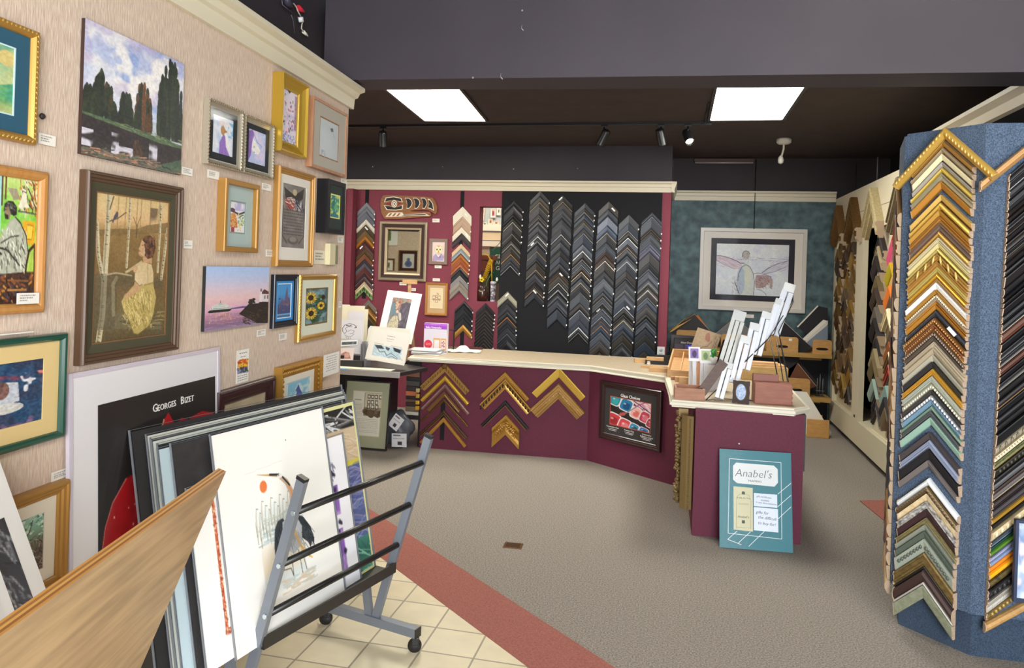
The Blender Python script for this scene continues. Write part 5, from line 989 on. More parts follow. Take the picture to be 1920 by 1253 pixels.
cA += z([(12, '#d8a338', None, {'st': 1}), (56, '#b28c5c', None), (86, '#eff1f0', None, {'st': 0}), (140, '#bb8c40', None), (178, '#ccbd9c', None, rope('#e6dac0')), (205, '#b9a287', None), (233, '#d29b44', None), (258, '#c9903e', None), (296, '#262a33', None, {'st': 1, 'tag': ('s', 1, .12)}), (362, '#9a6c3e', None, rope('#c09058', .012)), (410, '#8a5834', '#d09a48', rope('#b08050', .012)), (468, '#6d5a4c', None, rope('#a08c7a', .012)), (508, '#5f5348', None), (546, '#b3a58e', None, {'st': 2}), (598, '#a99b82', None), (648, '#aca896', None, {'st': 0}), (704, '#2a2a2c', None, {'st': 0}), (757, '#d8a742', None, {'st': 3}), (814, '#c5cbbe', None, {'st': 3}), (876, '#cac7b2', None, rope('#e2e0cf', .014)), (924, '#3b3936', None), (966, '#b9bdc3', None, rope('#dfe2e6', .016, .006)), (1004, '#6f8fa6', None), (1046, '#6e8878', None), (1090, '#57595c', None), (1138, '#90b2a2', None, {'st': 0, 'to': 1200})], 510, ZC4)
Z6 = 3.131
cA += z([(66, '#463f41', None), (110, '#8b94aa', None), (162, '#1d1c21', None), (228, '#706866', None, {'to': 268}), (334, '#e0e4e4', None, {'st': 1}), (380, '#7e6b4d', None, rope('#5e4e36', .016)), (424, '#e6d0a8', None, {'kind': 'noise', 'h2': '#cdb488'}), (470, '#5c5b5a', None, {'kind': 'noise', 'h2': '#d8d4cc'}), (515, '#3b2528', None), (566, '#706848', None, {'kind': 'noise', 'h2': '#8d8054'}), (608, '#abb2a4', None), (645, '#545e53', None), (690, '#9aa294', None, rope('#5a6258', .02, .008)), (770, '#8b7648', '#2a2a26', {'kind': 'noise', 'h2': '#6e5a36'}), (868, '#3b2824', '#c9c0b8'), (962, '#90937c', None, {'kind': 'noise', 'h2': '#7b8068', 'to': 1042})], 790, Z6)
stack(AP, (1769.8, 263.5), (1730, 1120), .135, cA, 790+1045/Z6, 'blue column left facet', gA, d=.03, ends=True, tags=.0, gap=.002)
# front facet: apexes lie beyond the frame, so place by the left arm ends
gB = 'corner samples on the front facet of the blue column'
XBc = .15
def zb_(y, base, sc): return base+y/sc
cB = [(zb_(y, 230, 2.663), c, l, e) for y, c, l, e in [(258, '#1d1c1f', None, {}), (300, '#1f1e21', '#b9b9bb', {}), (345, '#232225', None, {}), (392, '#1c1b1d', None, {}), (450, '#251f20', None, {}), (482, '#2a2322', None, {}), (512, '#1f1d20', None, {}), (545, '#26201f', '#7d7870', {}), (575, '#1e1c1f', None, {}), (608, '#27211f', None, {}), (650, '#1c1b1e', '#8b8378', {}), (682, '#26211f', None, {}), (710, '#201d1f', None, {}), (745, '#1b1b1d', None, {}), (775, '#241f20', None, {}), (830, '#1d1c1f', None, {}), (878, '#1a1a1c', None, {}), (905, '#211f21', None, {}), (930, '#1d1b1d', None, {}), (972, '#1b1b1d', None, {}), (1010, '#1e1d1f', '#c2bbb0', {}), (1060, '#5d3524', None, {}), (1110, '#1b1b1d', None, {}), (1150, '#1f1e20', None, {}), (1190, '#1c1b1d', '#a9a49c', {}), (1230, '#553022', None, {})]]
cB += [(zb_(y, 690, 2.5), c, l, e) for y, c, l, e in [(45, '#1d1c1e', None, {}), (78, '#211f20', '#9b948a', {}), (118, '#1c1b1d', None, {}), (160, '#262021', '#a5835c', {}), (202, '#1a1a1c', None, {}), (240, '#1e1d1f', None, {}), (275, '#1b1b1d', None, {}), (316, '#18181a', None, {}), (374, '#9d937f', None, {'deco': (.03, '#7d7462', .006)}), (415, '#d9cca6', None, {'deco': (.014, '#efe6cc', .005)}), (447, '#6a6b38', '#b99a4c', {'kind': 'noise', 'h2': '#39431f'}), (482, '#2d2b26', None, {'deco': (.02, '#4a463a', .007)}), (522, '#1f1d1f', None, {}), (578, '#3a2c28', '#b9ab92', {}), (632, '#2f2523', None, {}), (672, '#3d373a', None, {'st': 3}), (715, '#d9a843', None, {'st': 1}), (742, '#1d1c1c', None, {}), (772, '#d5c298', None, {'deco': (.03, '#efe2c0', .006)}), (818, '#35475c', None, {}), (845, '#1f4b3c', None, {}), (868, '#639530', None, {}), (890, '#9091b2', None, {}), (914, '#8fa4ca', None, {}), (938, '#e98c2c', None, {'st': 1}), (968, '#f4b520', None, {'st': 1}), (1002, '#302b1f', None, {'kind': 'noise', 'h2': '#6b5a2c'}), (1046, '#262426', None, {'deco': (.025, '#3c3a3c', .009)}), (1096, '#908b81', None, {'kind': 'wave', 'h2': '#b5aea2'}), (1152, '#8e7742', None, {'deco': (.02, '#b59a58', .009)})]]
n = len(cB)
def lx(y): return 1894+(1850-1894)*(y-324)/(1170-324)
rnd = random.Random(12)
posB = [BPc.at(lx(i[0]), i[0], .02) for i in cB]+[BPc.at(lx(1166), 1166, .02)]
for k, it in enumerate(cB):
    a, b = posB[k]; w = max(.007, (b-posB[k+1][1])*.7071-.002); c, l, e = it[1], it[2], it[3]
    lab = f"{cname(c)} corner sample{' with '+cname(l)+' lip' if l else ''}, {ordinal(k+1)} from top, blue column front facet"
    chev(uniq(lab), BPc, a+XBc, b+XBc, XBc, w, c, l, d=.03*rnd.uniform(.85, 1.15), st=e.get('st', rnd.choice((0, 1, 2, 3))), ends=True, group=gB, deco=e.get('deco'), kind=e.get('kind'), h2=e.get('h2'))
# light oak stick at the bottom of that facet
a, b = BPc.at(1850, 1172, .03); chev(uniq('pale oak corner sample with sawn end, lowest on the blue column front facet'), BPc, a+.15, b+.115, .15, .035, '#cba266', d=.035, st=1, cut='v', ang=math.radians(37), ends=True, group=gB, kind='noise', h2='#b98c50')
# left facet, seen nearly edge on
gC = 'corner samples on the side facet of the blue column'
rnd = random.Random(21); yy = 352.0; k = 0; zt_, ztop = .28, 2.12; zc_ = ztop; n = 27
STUFF[0] = True
for k in range(n):
    w = (ztop-zt_)/n*.7071-.002; zc_ = ztop-(ztop-zt_)/n*k
    c = rnd.choice(['#8a5a38', '#4a3a32', '#a8804c', '#6a4630', '#3a3436', '#b9976a', '#2b2a2c', '#94502f'])
    chev(uniq(f"{cname(c)} corner sample, {ordinal(k+1)} from top, hidden side facet of blue column"), CPc, .215, zc_, .14, w, c, None, d=.022*rnd.uniform(.8, 1.15), st=rnd.choice((0, 1, 3)), ends=RAWD, group=gC)
STUFF[0] = False
# larger samples at the top
def big(label, pl, apex, lend, rend, w, col, off, **k):
    A, L, R = pl.at(*apex, off), pl.at(*lend, off), pl.at(*rend, off); d = k.pop('d', .03)
    ang = .5*(math.atan2(A[1]-L[1], A[0]-L[0])+math.atan2(A[1]-R[1], R[0]-A[0]))
    return chev(uniq(label), pl, A[0], A[1], math.hypot(R[0]-A[0], R[1]-A[1]), w, col, XL=math.hypot(L[0]-A[0], L[1]-A[1]), d=d, cut='s', ang=ang, off=off-d, **k)
big('large gold carved corner sample across the top of the blue column', AP, (1768, 238), (1674, 347), (1869, 321), .036, '#d0a850', .066, st=1, deco=(.02, '#dfbd70', .005), ends=M('#caa25a', .5), group=gA)
A = BPc.at(1838, 342, .04)
chev(uniq('large pale oak corner sample cut off at the right edge, top of blue column'), BPc, A[0]+.21, A[1]+.2, .21, .034, '#b98f5c', d=.03, cut='v', ang=math.radians(43), st=3, off=.036, ends=True, group=gB)
# small framed glass at the right edge
a0, b1 = BPc.at(1913, 975, .09); b0 = BPc.at(1897, 1128, .09)[1]; a0 = BPc.at(1900, 1100, .09)[0]
P = Paint(40, 50, '#a8bcd8', 97); P.clouds('#d6e4f0', 6, 7, .45, .15).clouds('#7f98c0', 5, 6, .55, .15).clouds('#e8d8ec', 6, 6, .62, .1)
framed('small rippled blue glass panel with dark blue frame at the right edge of the picture', BPc, rect=(a0, a0+.24, b0, b1), fw=.014, d=.02, fm=M('#2a3550', .5), art=P, amat=ARTG, glass=False, gap=.075, name='glass_sample_panel', cat='glass sample')
# ================================================================ MOULDING WALL CABINET ON THE RIGHT
CRM = M('#d6ccb0', .5)
t = thing('moulding_cabinet', 'long cream wall cabinet full of hanging frame corner samples, right side', 'wall cabinet', T(XR, 0, 0))
Y0, Y1, DP = 5.3, 9.07, .30
bm = BM(); box(bm, 0, .03, Y0, Y1, 2.135, 2.53); obj('header', bm, CRM, t)
obj('header_line', nbox(-.002, 0, Y0, Y1, 2.318, 2.324), M('#8b8370', .6), t)
obj('top_board', nbox(0, DP, Y0, Y1, 2.53, 2.56), CRM, t)
obj('base_board', nbox(0, .03, Y0, Y1, .06, .29), CRM, t); obj('toe_kick', nbox(.05, .08, Y0, Y1, 0, .06), M('#1b191a', .7), t)
obj('bottom_shelf', nbox(.03, DP, Y0, Y1, .27, .295), CRM, t)
obj('upright', nbox(0, DP, 8.96, Y1, .29, 2.135), CRM, t); obj('upright', nbox(0, .05, 7.74, 8.0, .29, 2.135), CRM, t); obj('upright', nbox(0, DP, Y0, 5.4, .29, 2.135), CRM, t)
obj('back_panel', nbox(DP-.02, DP, Y0, Y1, .295, 2.53), M('#141318', .8), t)
obj('sample_board', nbox(.05, .07, 8.0, 8.96, .29, 2.135), M('#c9bd9f', .6), t); obj('sample_board', nbox(.05, .07, 5.4, 7.42, .29, 2.135), M('#cfc6ac', .6), t)
obj('latch', nbox(-.004, 0, 7.84, 7.88, .31, .335), BLK, t)
S1P = Pl((XR+.05, 0, 0), (0, -1, 0), (-1, 0, 0))
WOODS = ['#7d6038', '#5f4a30', '#94754a', '#4a3a2c', '#70583a', '#a8843e', '#42352a', '#85683a', '#38302a', '#ae8a44', '#645440', '#76583a']
MIX = ['#4a4038', '#3a3436', '#6a6258', '#2a2628', '#8a7a58', '#5a4a3c', '#2f2b30', '#7a6a50', '#43362e', '#9a8a68', '#332a2a']
def bay(ys, n, pal, name, group, seed, hues=None, top=2.09, bottom=.34, X=.125):
    r = random.Random(seed)
    for ci, (yc, nm) in enumerate(ys):
        tp_ = top-r.uniform(0, .06)
        for k in range(n):
            sp = (tp_-bottom-X)/n; zc_ = tp_-sp*k; c = (hues or {}).get((ci, k)) or r.choice(pal)
            chev(uniq(f"{cname(c)} corner sample, {ordinal(k+1)} from top, {nm} column of {name}"), S1P, -yc+r.uniform(-.008, .008), zc_+r.uniform(-.008, .008), X*r.uniform(.9, 1.06), sp*.7071*r.uniform(.75, .98), c, None, d=r.choice((.03, .045, .06, .07)), st=r.choice((0, 0, 3)), ends=RAWD, group=group, rough=.5)
STUFF[0] = True
bay([(8.82, 'far'), (8.48, 'middle'), (8.14, 'near')], 16, WOODS, 'far cabinet bay', 'wooden corner samples in the far bay of the wall cabinet', 31)
bay([(7.2, 'far'), (6.78, 'middle'), (6.42, 'near')], 17, MIX, 'near cabinet bay', 'mixed corner samples in the near bay of the wall cabinet', 33, {(1, 0): '#d8663a', (1, 1): '#c84a70', (1, 2): '#d890a8', (1, 3): '#e0d040', (1, 4): '#c8a868', (1, 5): '#e07a30', (1, 7): '#e8dcb0', (1, 10): '#c87a4a', (1, 12): '#b04a3a', (0, 3): '#9a9a94', (2, 6): '#c8843a', (2, 9): '#c07840', (2, 12): '#d8d4c4', (2, 13): '#d8a838', (2, 15): '#a8683c', (0, 14): '#9ab0a4', (1, 14): '#8fb0a8'}, X=.15)
STUFF[0] = False
for label, yc, zc_, c, h2, w in (('brown and black corner sample, farthest on the cabinet header', 8.72, 2.46, '#75552f', '#5a3f24', .08), ('brown wood corner sample, second on the cabinet header', 8.03, 2.48, '#7a5a32', '#5f4424', .085), ('pale greyish gold corner sample, third on the cabinet header', 7.26, 2.49, '#b0a27c', '#9a8a62', .09), ('grey bronze corner sample on the cabinet header beside the blue column', 6.42, 2.48, '#7d7258', '#6a5f46', .08)):
    chev(uniq(label), RP, -yc, zc_, .25, w, c, None, d=.075, st=3, ends=RAWD, group='large corner samples on the cabinet header', kind='noise', h2=h2, ang=math.radians(52))
merge_rest()
# ================================================================ COUNTER
ZW = .84
W = [onz(764, 668, ZW), onz(1107, 686, ZW), onz(1250, 707, ZW), onz(1256, 750, ZW), onz(1492, 768, ZW), onz(1520, 763, ZW)]
BF = [CA, CB, onz(1268, 912, 0), onz(1289, 944, 0), onz(1297, 1004, 0), onz(1501, 1022, 0)]
t = thing('counter', 'burgundy fabric covered counter with an angled corner and end pier', 'counter')
p2 = lambda v: (v.x, v.y)
base = [p2(v) for v in BF]; xr_ = BF[5].x
back = [(xr_+.02, 6.2), (.28, 7.2), (CA.x-.02, 7.2)]
obj('body', prism(BM(), base+back, 0, .80), BURGC, t)
obj('corner_trim', nbox(xr_-.002, xr_+.012, BF[5].y+.02, BF[5].y+.12, .45, .8), M('#1d1618', .5), t)
pin = obj('push_pin', lathe(BM(), [(.003, .006), (.006, .004), (.006, 0)], 10), M('#d8d4cc', .3, .6), t, Pl(BF[4], BF[5]-BF[4], Vector(((BF[5]-BF[4]).y, -(BF[5]-BF[4]).x, 0))).mat(.27, .6, .001) @ Matrix.Rotation(math.pi/2, 4, 'X'))
t = thing('countertop', 'cream edged countertop running along the counter and pier', 'countertop')
wt = [p2(v) for v in W]+[(.86, 6.25), (.33, 7.25), (W[0].x, 7.25)]
bm = prism(BM(), wt, ZW-.045, ZW); es = [e for e in bm.edges if e.verts[0].co.z > ZW-.01 and e.verts[1].co.z > ZW-.01 or (e.verts[0].co.z < ZW-.02 and e.verts[1].co.z < ZW-.02)]
bmesh.ops.bevel(bm, geom=es, offset=.014, segments=3, affect='EDGES'); obj('edge_band', bm, M('#ddd7c4', .35), t)
c0 = Vector((sum(p[0] for p in wt)/9, sum(p[1] for p in wt)/9))
def inset(pts, d):
    n = len(pts); out = []
    for i in range(n):
        a, b, c = Vector(pts[i-1]), Vector(pts[i]), Vector(pts[(i+1) % n]); e1 = (b-a).normalized(); e2 = (c-b).normalized(); n1 = Vector((-e1.y, e1.x)); n2 = Vector((-e2.y, e2.x)); m = (n1+n2).normalized(); out.append(tuple(b+m*d/max(.4, m.dot(n1))))
    return out
obj('laminate_top', prism(BM(), inset(wt, .03), ZW-.002, ZW+.0012), M('#b8a890', .5, kind='noise', h2='#ac9c84', sc=30), t)
# framed watercolour-pan poster on the angled face
AA, AB = CB, BF[2]; ad = (AB-AA).normalized(); APL = Pl((AA.x, AA.y, 0), ad, Vector((ad.y, -ad.x, 0)))
gz = lambda x, y: (1110+x/7.83, 700+y/7.83)
P = Paint(130, 110, '#2a2022', 101)
def pan(x, y, w, h, c1_, c2_, rot=.3):
    P.pad(x, y, w, h, '#e8dcdc', rot=rot); P.pad(x, y, w*.84, h*.84, c1_, rot=rot); P.pad(x+.01, y+.03, w*.5, h*.5, c2_, rot=rot); P.ell(x-.03, y-.04, w*.2, h*.14, '#f0e8e8', .6)
P.poly([(.4, 0), (1, 0), (1, .4)], '#e8c8d0'); P.strokes(20, (.5, .0, 1, .2), .25, .02, ['#d87a90', '#f0dce0', '#b04a60'], .6, .1); P.line([(.55, .02), (1, .36)], .03, '#2a3a5a'); pan(.13, .13, .14, .2, '#1f8a98', '#2fa0a8'); pan(.4, .23, .16, .22, '#1678a8', '#0f4a78'); pan(.63, .42, .13, .2, '#e8b0a8', '#d86a60'); pan(.84, .5, .12, .2, '#c03a50', '#d87080'); pan(.98, .66, .1, .16, '#a02a40', '#c05060')
P.poly([(0, .3), (.5, .6), (1, .86), (1, .98), (.5, .7), (0, .5)], '#231a1c'); pan(.1, .8, .18, .24, '#c83a44', '#a02430'); pan(.37, .9, .16, .22, '#d04850', '#e07880'); pan(.6, .93, .12, .16, '#2a90b8', '#17506a'); pan(.83, .96, .12, .12, '#3a78b8', '#1a2a50')
P.line([(.88, .0), (.62, .22)], .035, '#a85a80'); P.line([(.66, .2), (.4, .5)], .03, '#8a8088'); P.poly([(.41, .46), (.38, .58), (.22, .64), (.26, .52)], '#b0504e')
t, w, h = framed('framed black poster of watercolour pans on the angled counter face', APL, px=[gz(105, 125), gz(1015, 235), gz(990, 1150), gz(95, 965)], fw=.052, d=.03, style='step', fm=M('#2e1416', .3, 0, .3), mat='#33302f', mg=(.1, .1, .17, .2), art=P, amat=ARTG, mat2=(.006, '#b5563c'))
iw, ih = w-.104, h-.104
bm = text_bm('Glass Choices', .036, 0, ih/2-.058, -.0125, bold=.0006); box(bm, -.03, .03, -.013, -.0125, ih/2-.075, ih/2-.072)
for x, s_ in ((-.33, ('Conservation Clear',)), (0, ('Premium Clear',)), (.33, ('Conservation', 'Reflection Control'))):
    for k, q in enumerate(s_): text_bm(q, .017, x*iw, -ih/2+.055-.018*k, -.0125, bm=bm)
    for k in range(2): zz_ = -ih/2+.042-.011*k-(.014 if len(s_) > 1 else 0); box(bm, x*iw-.05+.012*k, x*iw+.05-.012*k, -.013, -.0125, zz_, zz_+.0035)
obj('lettering', bm, M('#e8e4e0', .6), t)
# tall ornate gold moulding lengths on the pier's left side
GP = onz(1281, 936, .12)
t = thing('moulding_length', 'tall ornate antique gold moulding length upright at the left of the pier', 'moulding', T(.10, 5.03, 0, math.radians(4)), 'upright gold mouldings')
bm = BM(); prism(bm, [(-.06, 0), (0, 0), (.0, .05), (-.02, .075), (-.06, .06)], .15, .77); obj('moulding', bm, gold('#776038', .42, .45), t)
bm = BM(); rr = random.Random(8)
for i in range(46):
    zz = .16+.6*i/46; bmesh.ops.create_icosphere(bm, subdivisions=1, radius=1, matrix=Matrix.Translation((-.055+rr.uniform(-.012, .01), .02+rr.uniform(-.03, .04), zz)) @ Matrix.Rotation(rr.uniform(-1, 1), 4, 'X') @ Matrix.Diagonal((.02, .02, .011, 1)))
obj('carving', bm, gold('#7f6a40', .45, .4), t, smooth=True)
t = thing('moulding_length', 'plain gold moulding length with beaded edge upright beside the ornate one', 'moulding', T(.135, 4.93, 0, math.radians(-4)), 'upright gold mouldings')
bm = prism(BM(), [(-.075, .0), (-.04, -.02), (0, -.028), (0, .03), (-.075, .03)], .15, .745); obj('moulding', bm, gold('#806a42', .42, .4), t)
bm = BM(); [bmesh.ops.create_icosphere(bm, subdivisions=1, radius=.0055, matrix=Matrix.Translation((-.022, -.026, .16+i*.0125))) for i in range(46)]; obj('bead_row', bm, gold('#75603a', .4, .4), t, smooth=True)
# teal glass-fronted sign leaning on the pier
s0, s1 = onz(1349, 1027, 0), onz(1487, 1038, 0); sd_ = (s1-s0).normalized(); sn = Vector((sd_.y, -sd_.x, 0)); sl = math.radians(13)
SPL = Pl((s0.x, s0.y, 0), sd_, sn*math.cos(sl)+UP*math.sin(sl))
tl = SPL.at(1350, 841); tr = SPL.at(1484, 852); w = (s1-s0).length; h = (tl[1]+tr[1])/2
t = thing('leaning_sign', 'teal sign with white panels leaning against the burgundy pier', 'sign', SPL.mat(w/2, h/2+.002, .0))
obj('board', nbox(-w/2, w/2, .0, .008, -h/2, h/2), M('#1b6f7c', .5), t)
sz = lambda x, y: SPL.at(1340+x/5.97, 835+y/5.97)
def loc2(x, y): a, b = sz(x, y); return a-w/2, b-h/2-.002
lines = BM()
def sline(pts, wd=.0028):
    q = [loc2(*p) for p in pts]
    for (xa, za), (xb, zb2) in zip(q, q[1:]): bar(lines, (xa, -.001, za), (xb, -.001, zb2), wd, .0012, up=(0, 1, 0))
sline([(165, 150), (742, 195), (752, 1052), (150, 985), (165, 150)]); sline([(855, 425), (705, 550)]); sline([(855, 560), (705, 690)]); sline([(855, 690), (710, 825)]); sline([(250, 962), (145, 1055)]); sline([(400, 970), (265, 1095)]); sline([(555, 965), (380, 1135)]); sline([(145, 1055), (300, 1115)])
obj('white_lines', lines, M('#dfeaec', .5), t)
def panel(pts, col, name='panel', cut=0):
    q = [loc2(*p) for p in pts]; o = obj(name, prism(BM(), q, -.0025, -.0005, axis='Y'), M(col, .7), t); return o
pn = panel([(240, 195), (660, 228), (705, 270), (708, 420), (668, 465), (250, 425), (205, 385), (205, 230)], '#dfe3e4', 'name_panel')
ca, cb_ = loc2(430, 345); 
bm = text_bm('Anabel\'s', .066, ca, cb_-.008, -.003, shear=.22, sx=1.0, bold=-.0009); text_bm('FRAMING', .017, ca+.01, cb_-.036, -.003, bm=bm, sx=1.1); obj('lettering', bm, M('#4a4f52', .6), pn)
pn = panel([(210, 460), (425, 478), (428, 968), (212, 945)], '#cfcbaa', 'gift_card')
ca, cb_ = loc2(320, 600); bm = text_bm('A Gift for You', .014, ca, cb_, -.003); ca2, cb2 = loc2(320, 815); text_bm('Anabel\'s', .02, ca2, cb2, -.003, shear=.1, bm=bm)
for yy_ in (650, 662): a_, b_ = loc2(265, yy_); c_, d_ = loc2(380, yy_+6); bar(bm, (a_, -.003, b_), (c_, -.003, d_), .001, .001, up=(0, 1, 0))
for px_ in ((320, 535), (320, 858)): a_, b_ = loc2(*px_); box(bm, a_-.009, a_+.009, -.0035, -.0028, b_-.009, b_+.009)
q = [loc2(*p) for p in [(240, 925), (243, 610), (262, 560), (320, 535), (385, 565), (405, 620), (403, 930), (240, 918)]]
for (xa, za), (xb, zb2) in zip(q, q[1:]): bar(bm, (xa, -.003, za), (xb, -.003, zb2), .001, .001, up=(0, 1, 0))
obj('lettering', bm, M('#45483c', .6), pn)
pn = panel([(438, 535), (698, 555), (700, 703), (438, 682)], '#dce6f4', 'note_card'); bm = BM()
for s_, x_, y_ in (('gift certificates', 550, 590), ('available', 560, 628), ('in any denomination', 575, 660)): a_, b_ = loc2(x_, y_); text_bm(s_, .015, a_, b_, -.003, shear=.3, bm=bm, rot=.06)
obj('lettering', bm, M('#5a6272', .6), pn)
pn = panel([(438, 692), (708, 715), (712, 978), (438, 952)], '#dfe8f6', 'note_card'); bm = BM()
for s_, x_, y_ in (('gifts for', 530, 770), ('the difficult', 585, 832), ('to buy for!', 580, 895)): a_, b_ = loc2(x_, y_); text_bm(s_, .024, a_, b_, -.003, shear=.3, bm=bm, rot=.06)
obj('lettering', bm, M('#454c5a', .6), pn)
obj('glass_pane', nbox(-w/2, w/2, -.008, -.0055, -h/2, h/2), GLASS, t)
# ================================================================ THINGS ON THE PIER
def onw(px, py): return onz(px, py, ZW)
PINE = M('#cfa777', .6, kind='noise', h2='#bd9464', sc=1, stretch=(12, 60, 60)); CEDAR = M('#b07f66', .6, kind='noise', h2='#9a6c54', sc=1, stretch=(8, 50, 50)); WAL = M('#5a3c2e', .5, kind='noise', h2='#4a3026', sc=1, stretch=(20, 60, 60)); REDW = M('#9a5c46', .5, kind='noise', h2='#8a4f3c', sc=1, stretch=(8, 40, 60))
BIRCHW = M('#c9995a', .5, kind='noise', h2='#b98848', sc=1, stretch=(14, 60, 60))
# low open box with rings
p = onw(1262, 749); q = onw(1313, 752)
t = thing('wooden_box', 'low open cedar box holding metal rings at the front of the pier', 'wooden box', T(p.x+.01, p.y+.0, ZW, .04))
obj('body', (lambda b: (box(b, 0, .19, 0, .012, 0, .075), box(b, 0, .19, .178, .19, 0, .075), box(b, 0, .012, .012, .178, 0, .075), box(b, .178, .19, .012, .178, 0, .075), box(b, .012, .178, .012, .178, 0, .01), b)[-1])(BM()), CEDAR, t)
obj('lid', bar(BM(), (.165, .075, .03), (.31, .10, .25), .062, .012, up=(0, 1, 0)), WAL, t)
for k, (x, y) in enumerate(((.1, .06), (.13, .08), (.15, .055), (.12, .1), (.145, .09))):
    bm = BM(); tube(bm, [(.014*math.cos(a*.5236), .014*math.sin(a*.5236), .002) for a in range(13)], .002, 6, cap=False)
    o = obj('metal_ring', bm, M('#c9c9c4', .3, .7), None, T(p.x+x, p.y+y, ZW+.014+.016*(k % 2), 0, .5+.3*k, .4)); tag(o, 'small metal ring lying in the low cedar box', 'ring', 'rings in the cedar box')
# stepped slotted tray
p = onw(1243, 712)
TR = T(p.x+.03, p.y+.14, ZW+.0, math.radians(-4))
t = thing('slotted_tray', 'pale wooden tray with sloping dividers at the left of the pier', 'wooden tray', TR)
bm = BM(); box(bm, 0, .42, 0, .012, .0, .06); box(bm, 0, .42, .42, .432, .10, .17)
obj('front_board', nbox(0, .4, 0, .014, 0, .06), PINE, t)
sp_ = Matrix.Translation((0, 0, .05)) @ Matrix.Rotation(math.radians(11), 4, 'X')
obj('bottom_board', nbox(0, .4, .0, .5, -.045, -.035), PINE, t, sp_)
for x in (0, .388): obj('side_board', nbox(x, x+.012, .0, .5, -.045, .03), PINE, t, sp_)
obj('back_board', nbox(0, .4, .488, .5, -.045, .035), PINE, t, sp_)
obj('foot', nbox(.0, .4, .42, .44, 0, .09), PINE, t)
for k in range(3):
    bm = prism(BM(), [(.012, -.035), (.48, -.035), (.48, .02), (.36, .012), (.3, -.008), (.2, .012), (.14, -.01), (.012, .0)], .09+k*.1, .098+k*.1, axis='X'); obj('divider', bm, PINE, t, sp_)
for k, (x, y, zz, col, L) in enumerate(((.03, .12, .0, CEDAR, .3), (.06, .06, .0, PINE, .24), (.09, .18, .0, PINE, .2))):
    tag(obj('wood_strip', nbox(0, L, 0, .05, 0, .028+.012*k, bev=.002), col, None, T(p.x+.03+x, p.y-.03-.09*k+.02, ZW, .03)), ('cedar strip lying before the slotted tray', 'pale wood strip in the middle before the slotted tray', 'pale wood block before the slotted tray, nearest the cedar box')[k], 'wood strip')
# acrylic holders
ACR = M('#dfe2ea', .25, 0, .4)
for label, px, h in (('left frosted acrylic stand in front of the slotted tray', (1300, 727), .26), ('right frosted acrylic stand beside the cedar box lid', (1321, 731), .24)):
    p = onw(*px); t = thing('acrylic_stand', label, 'acrylic stand', T(p.x, p.y+.02, ZW, .15))
    obj('body', nbox(-.035, .035, -.012, .012, 0, h, bev=.004), ACR, t); obj('foot', nbox(-.04, .04, -.03, .03, 0, .008, bev=.002), ACR, t)
p = onw(1311, 730); tag(obj('wooden_easel_piece', prism(BM(), [(-.02, 0), (.02, 0), (.028, .1), (.012, .22), (-.012, .22), (-.028, .1)], 0, .012, axis='Y', bev=.002), M('#c48a5c', .5), None, T(p.x, p.y+.03, ZW)), 'small shaped wooden piece between the two acrylic stands', 'wooden piece')
# kraft board with a drawing
kc = hit(1321, 648, (0, 5.66, 0), (0, 1, 0)); KP = Pl(kc, (1, -.05, 0), (0, -math.cos(.4), math.sin(.4)))
t = thing('kraft_sign', 'brown kraft board with a drawn leaf and lettering, leaning on the pier', 'sign', KP.mat(0, 0, 0) @ Matrix.Rotation(math.radians(16), 4, 'Y'))
P = Paint(70, 80, '#a58d70', 103); P.noise(.04, 30, 40); P.poly([(.42, .3), (.4, .12), (.52, .05), (.6, .2), (.66, .33), (.55, .36)], '#9a6a5a'); P.line([(.72, .3), (.6, .5), (.45, .56), (.38, .66), (.5, .64)], .018, '#6a4a3c'); P.strokes(26, (.82, .08, .95, .8), .05, .012, ['#5a4436'], 1.2, .5); P.texty(.2, .5, .78, .02, '#6a5444'); P.texty(.2, .6, .83, .02, '#6a5444')
obj('board', nbox(-.088, .088, .001, .008, -.118, .118), M('#9a8266', .8), t); obj('printed_face', P.mesh(.176, .236), ART, t)
obj('easel_leg', bar(BM(), (.0, .006, .05), (.03, .13, -.28), .03, .008), M('#6a5038', .6), t)
# little cards with pictures and a plant
for label, px, c1_, c2_, g_ in (('small purple picture card above the left acrylic stand', (1302, 664), '#8a6ab0', '#3a2a5a', .27), ('small green picture card right of the purple card', (1323, 668), '#b0c08a', '#6a8a5a', .26)):
    P = Paint(24, 30, '#efeff0', 105); P.rect(.15, .12, .85, .8, c1_); P.ell(.5, .5, .2, .25, c2_)
    v = hit(*px, (0, 5.42, 0), (0, 1, 0)); t = thing('picture_card', label, 'card', T(v.x, 5.42, v.z, .2, -.2)); obj('board', nbox(-.04, .04, 0, .003, -.05, .05), M('#eeeeee', .7), t); obj('picture', P.mesh(.078, .098), ART, t, T(0, -.001, 0))
    obj('stand', nbox(-.012, .012, .003, .012, -(v.z-ZW), -.04), ACR, t)
p = hit(1335, 690, (0, 5.44, 0), (0, 1, 0)); p.y = 5.29; t = thing('tiny_plant', 'tiny green plant in a white pot beside the picture cards', 'plant', T(p.x+.005, p.y+.15, ZW+.185))
obj('pot', lathe(BM(), [(.022, 0), (.032, .05), (.028, .05), (.02, .01)], 14), M('#e8e8e8', .5), t)
bm = BM(); rr = random.Random(5)
for i in range(60): a = rr.uniform(0, 6.3); r_ = rr.uniform(0, .03); bmesh.ops.create_icosphere(bm, subdivisions=1, radius=1, matrix=Matrix.Translation((r_*math.cos(a), r_*math.sin(a), .055+rr.uniform(0, .05))) @ Matrix.Rotation(a, 4, 'Z') @ Matrix.Rotation(.8, 4, 'Y') @ Matrix.Diagonal((.012, .006, .002, 1)))
obj('leaves', bm, M('#2f8a3a', .5), t)
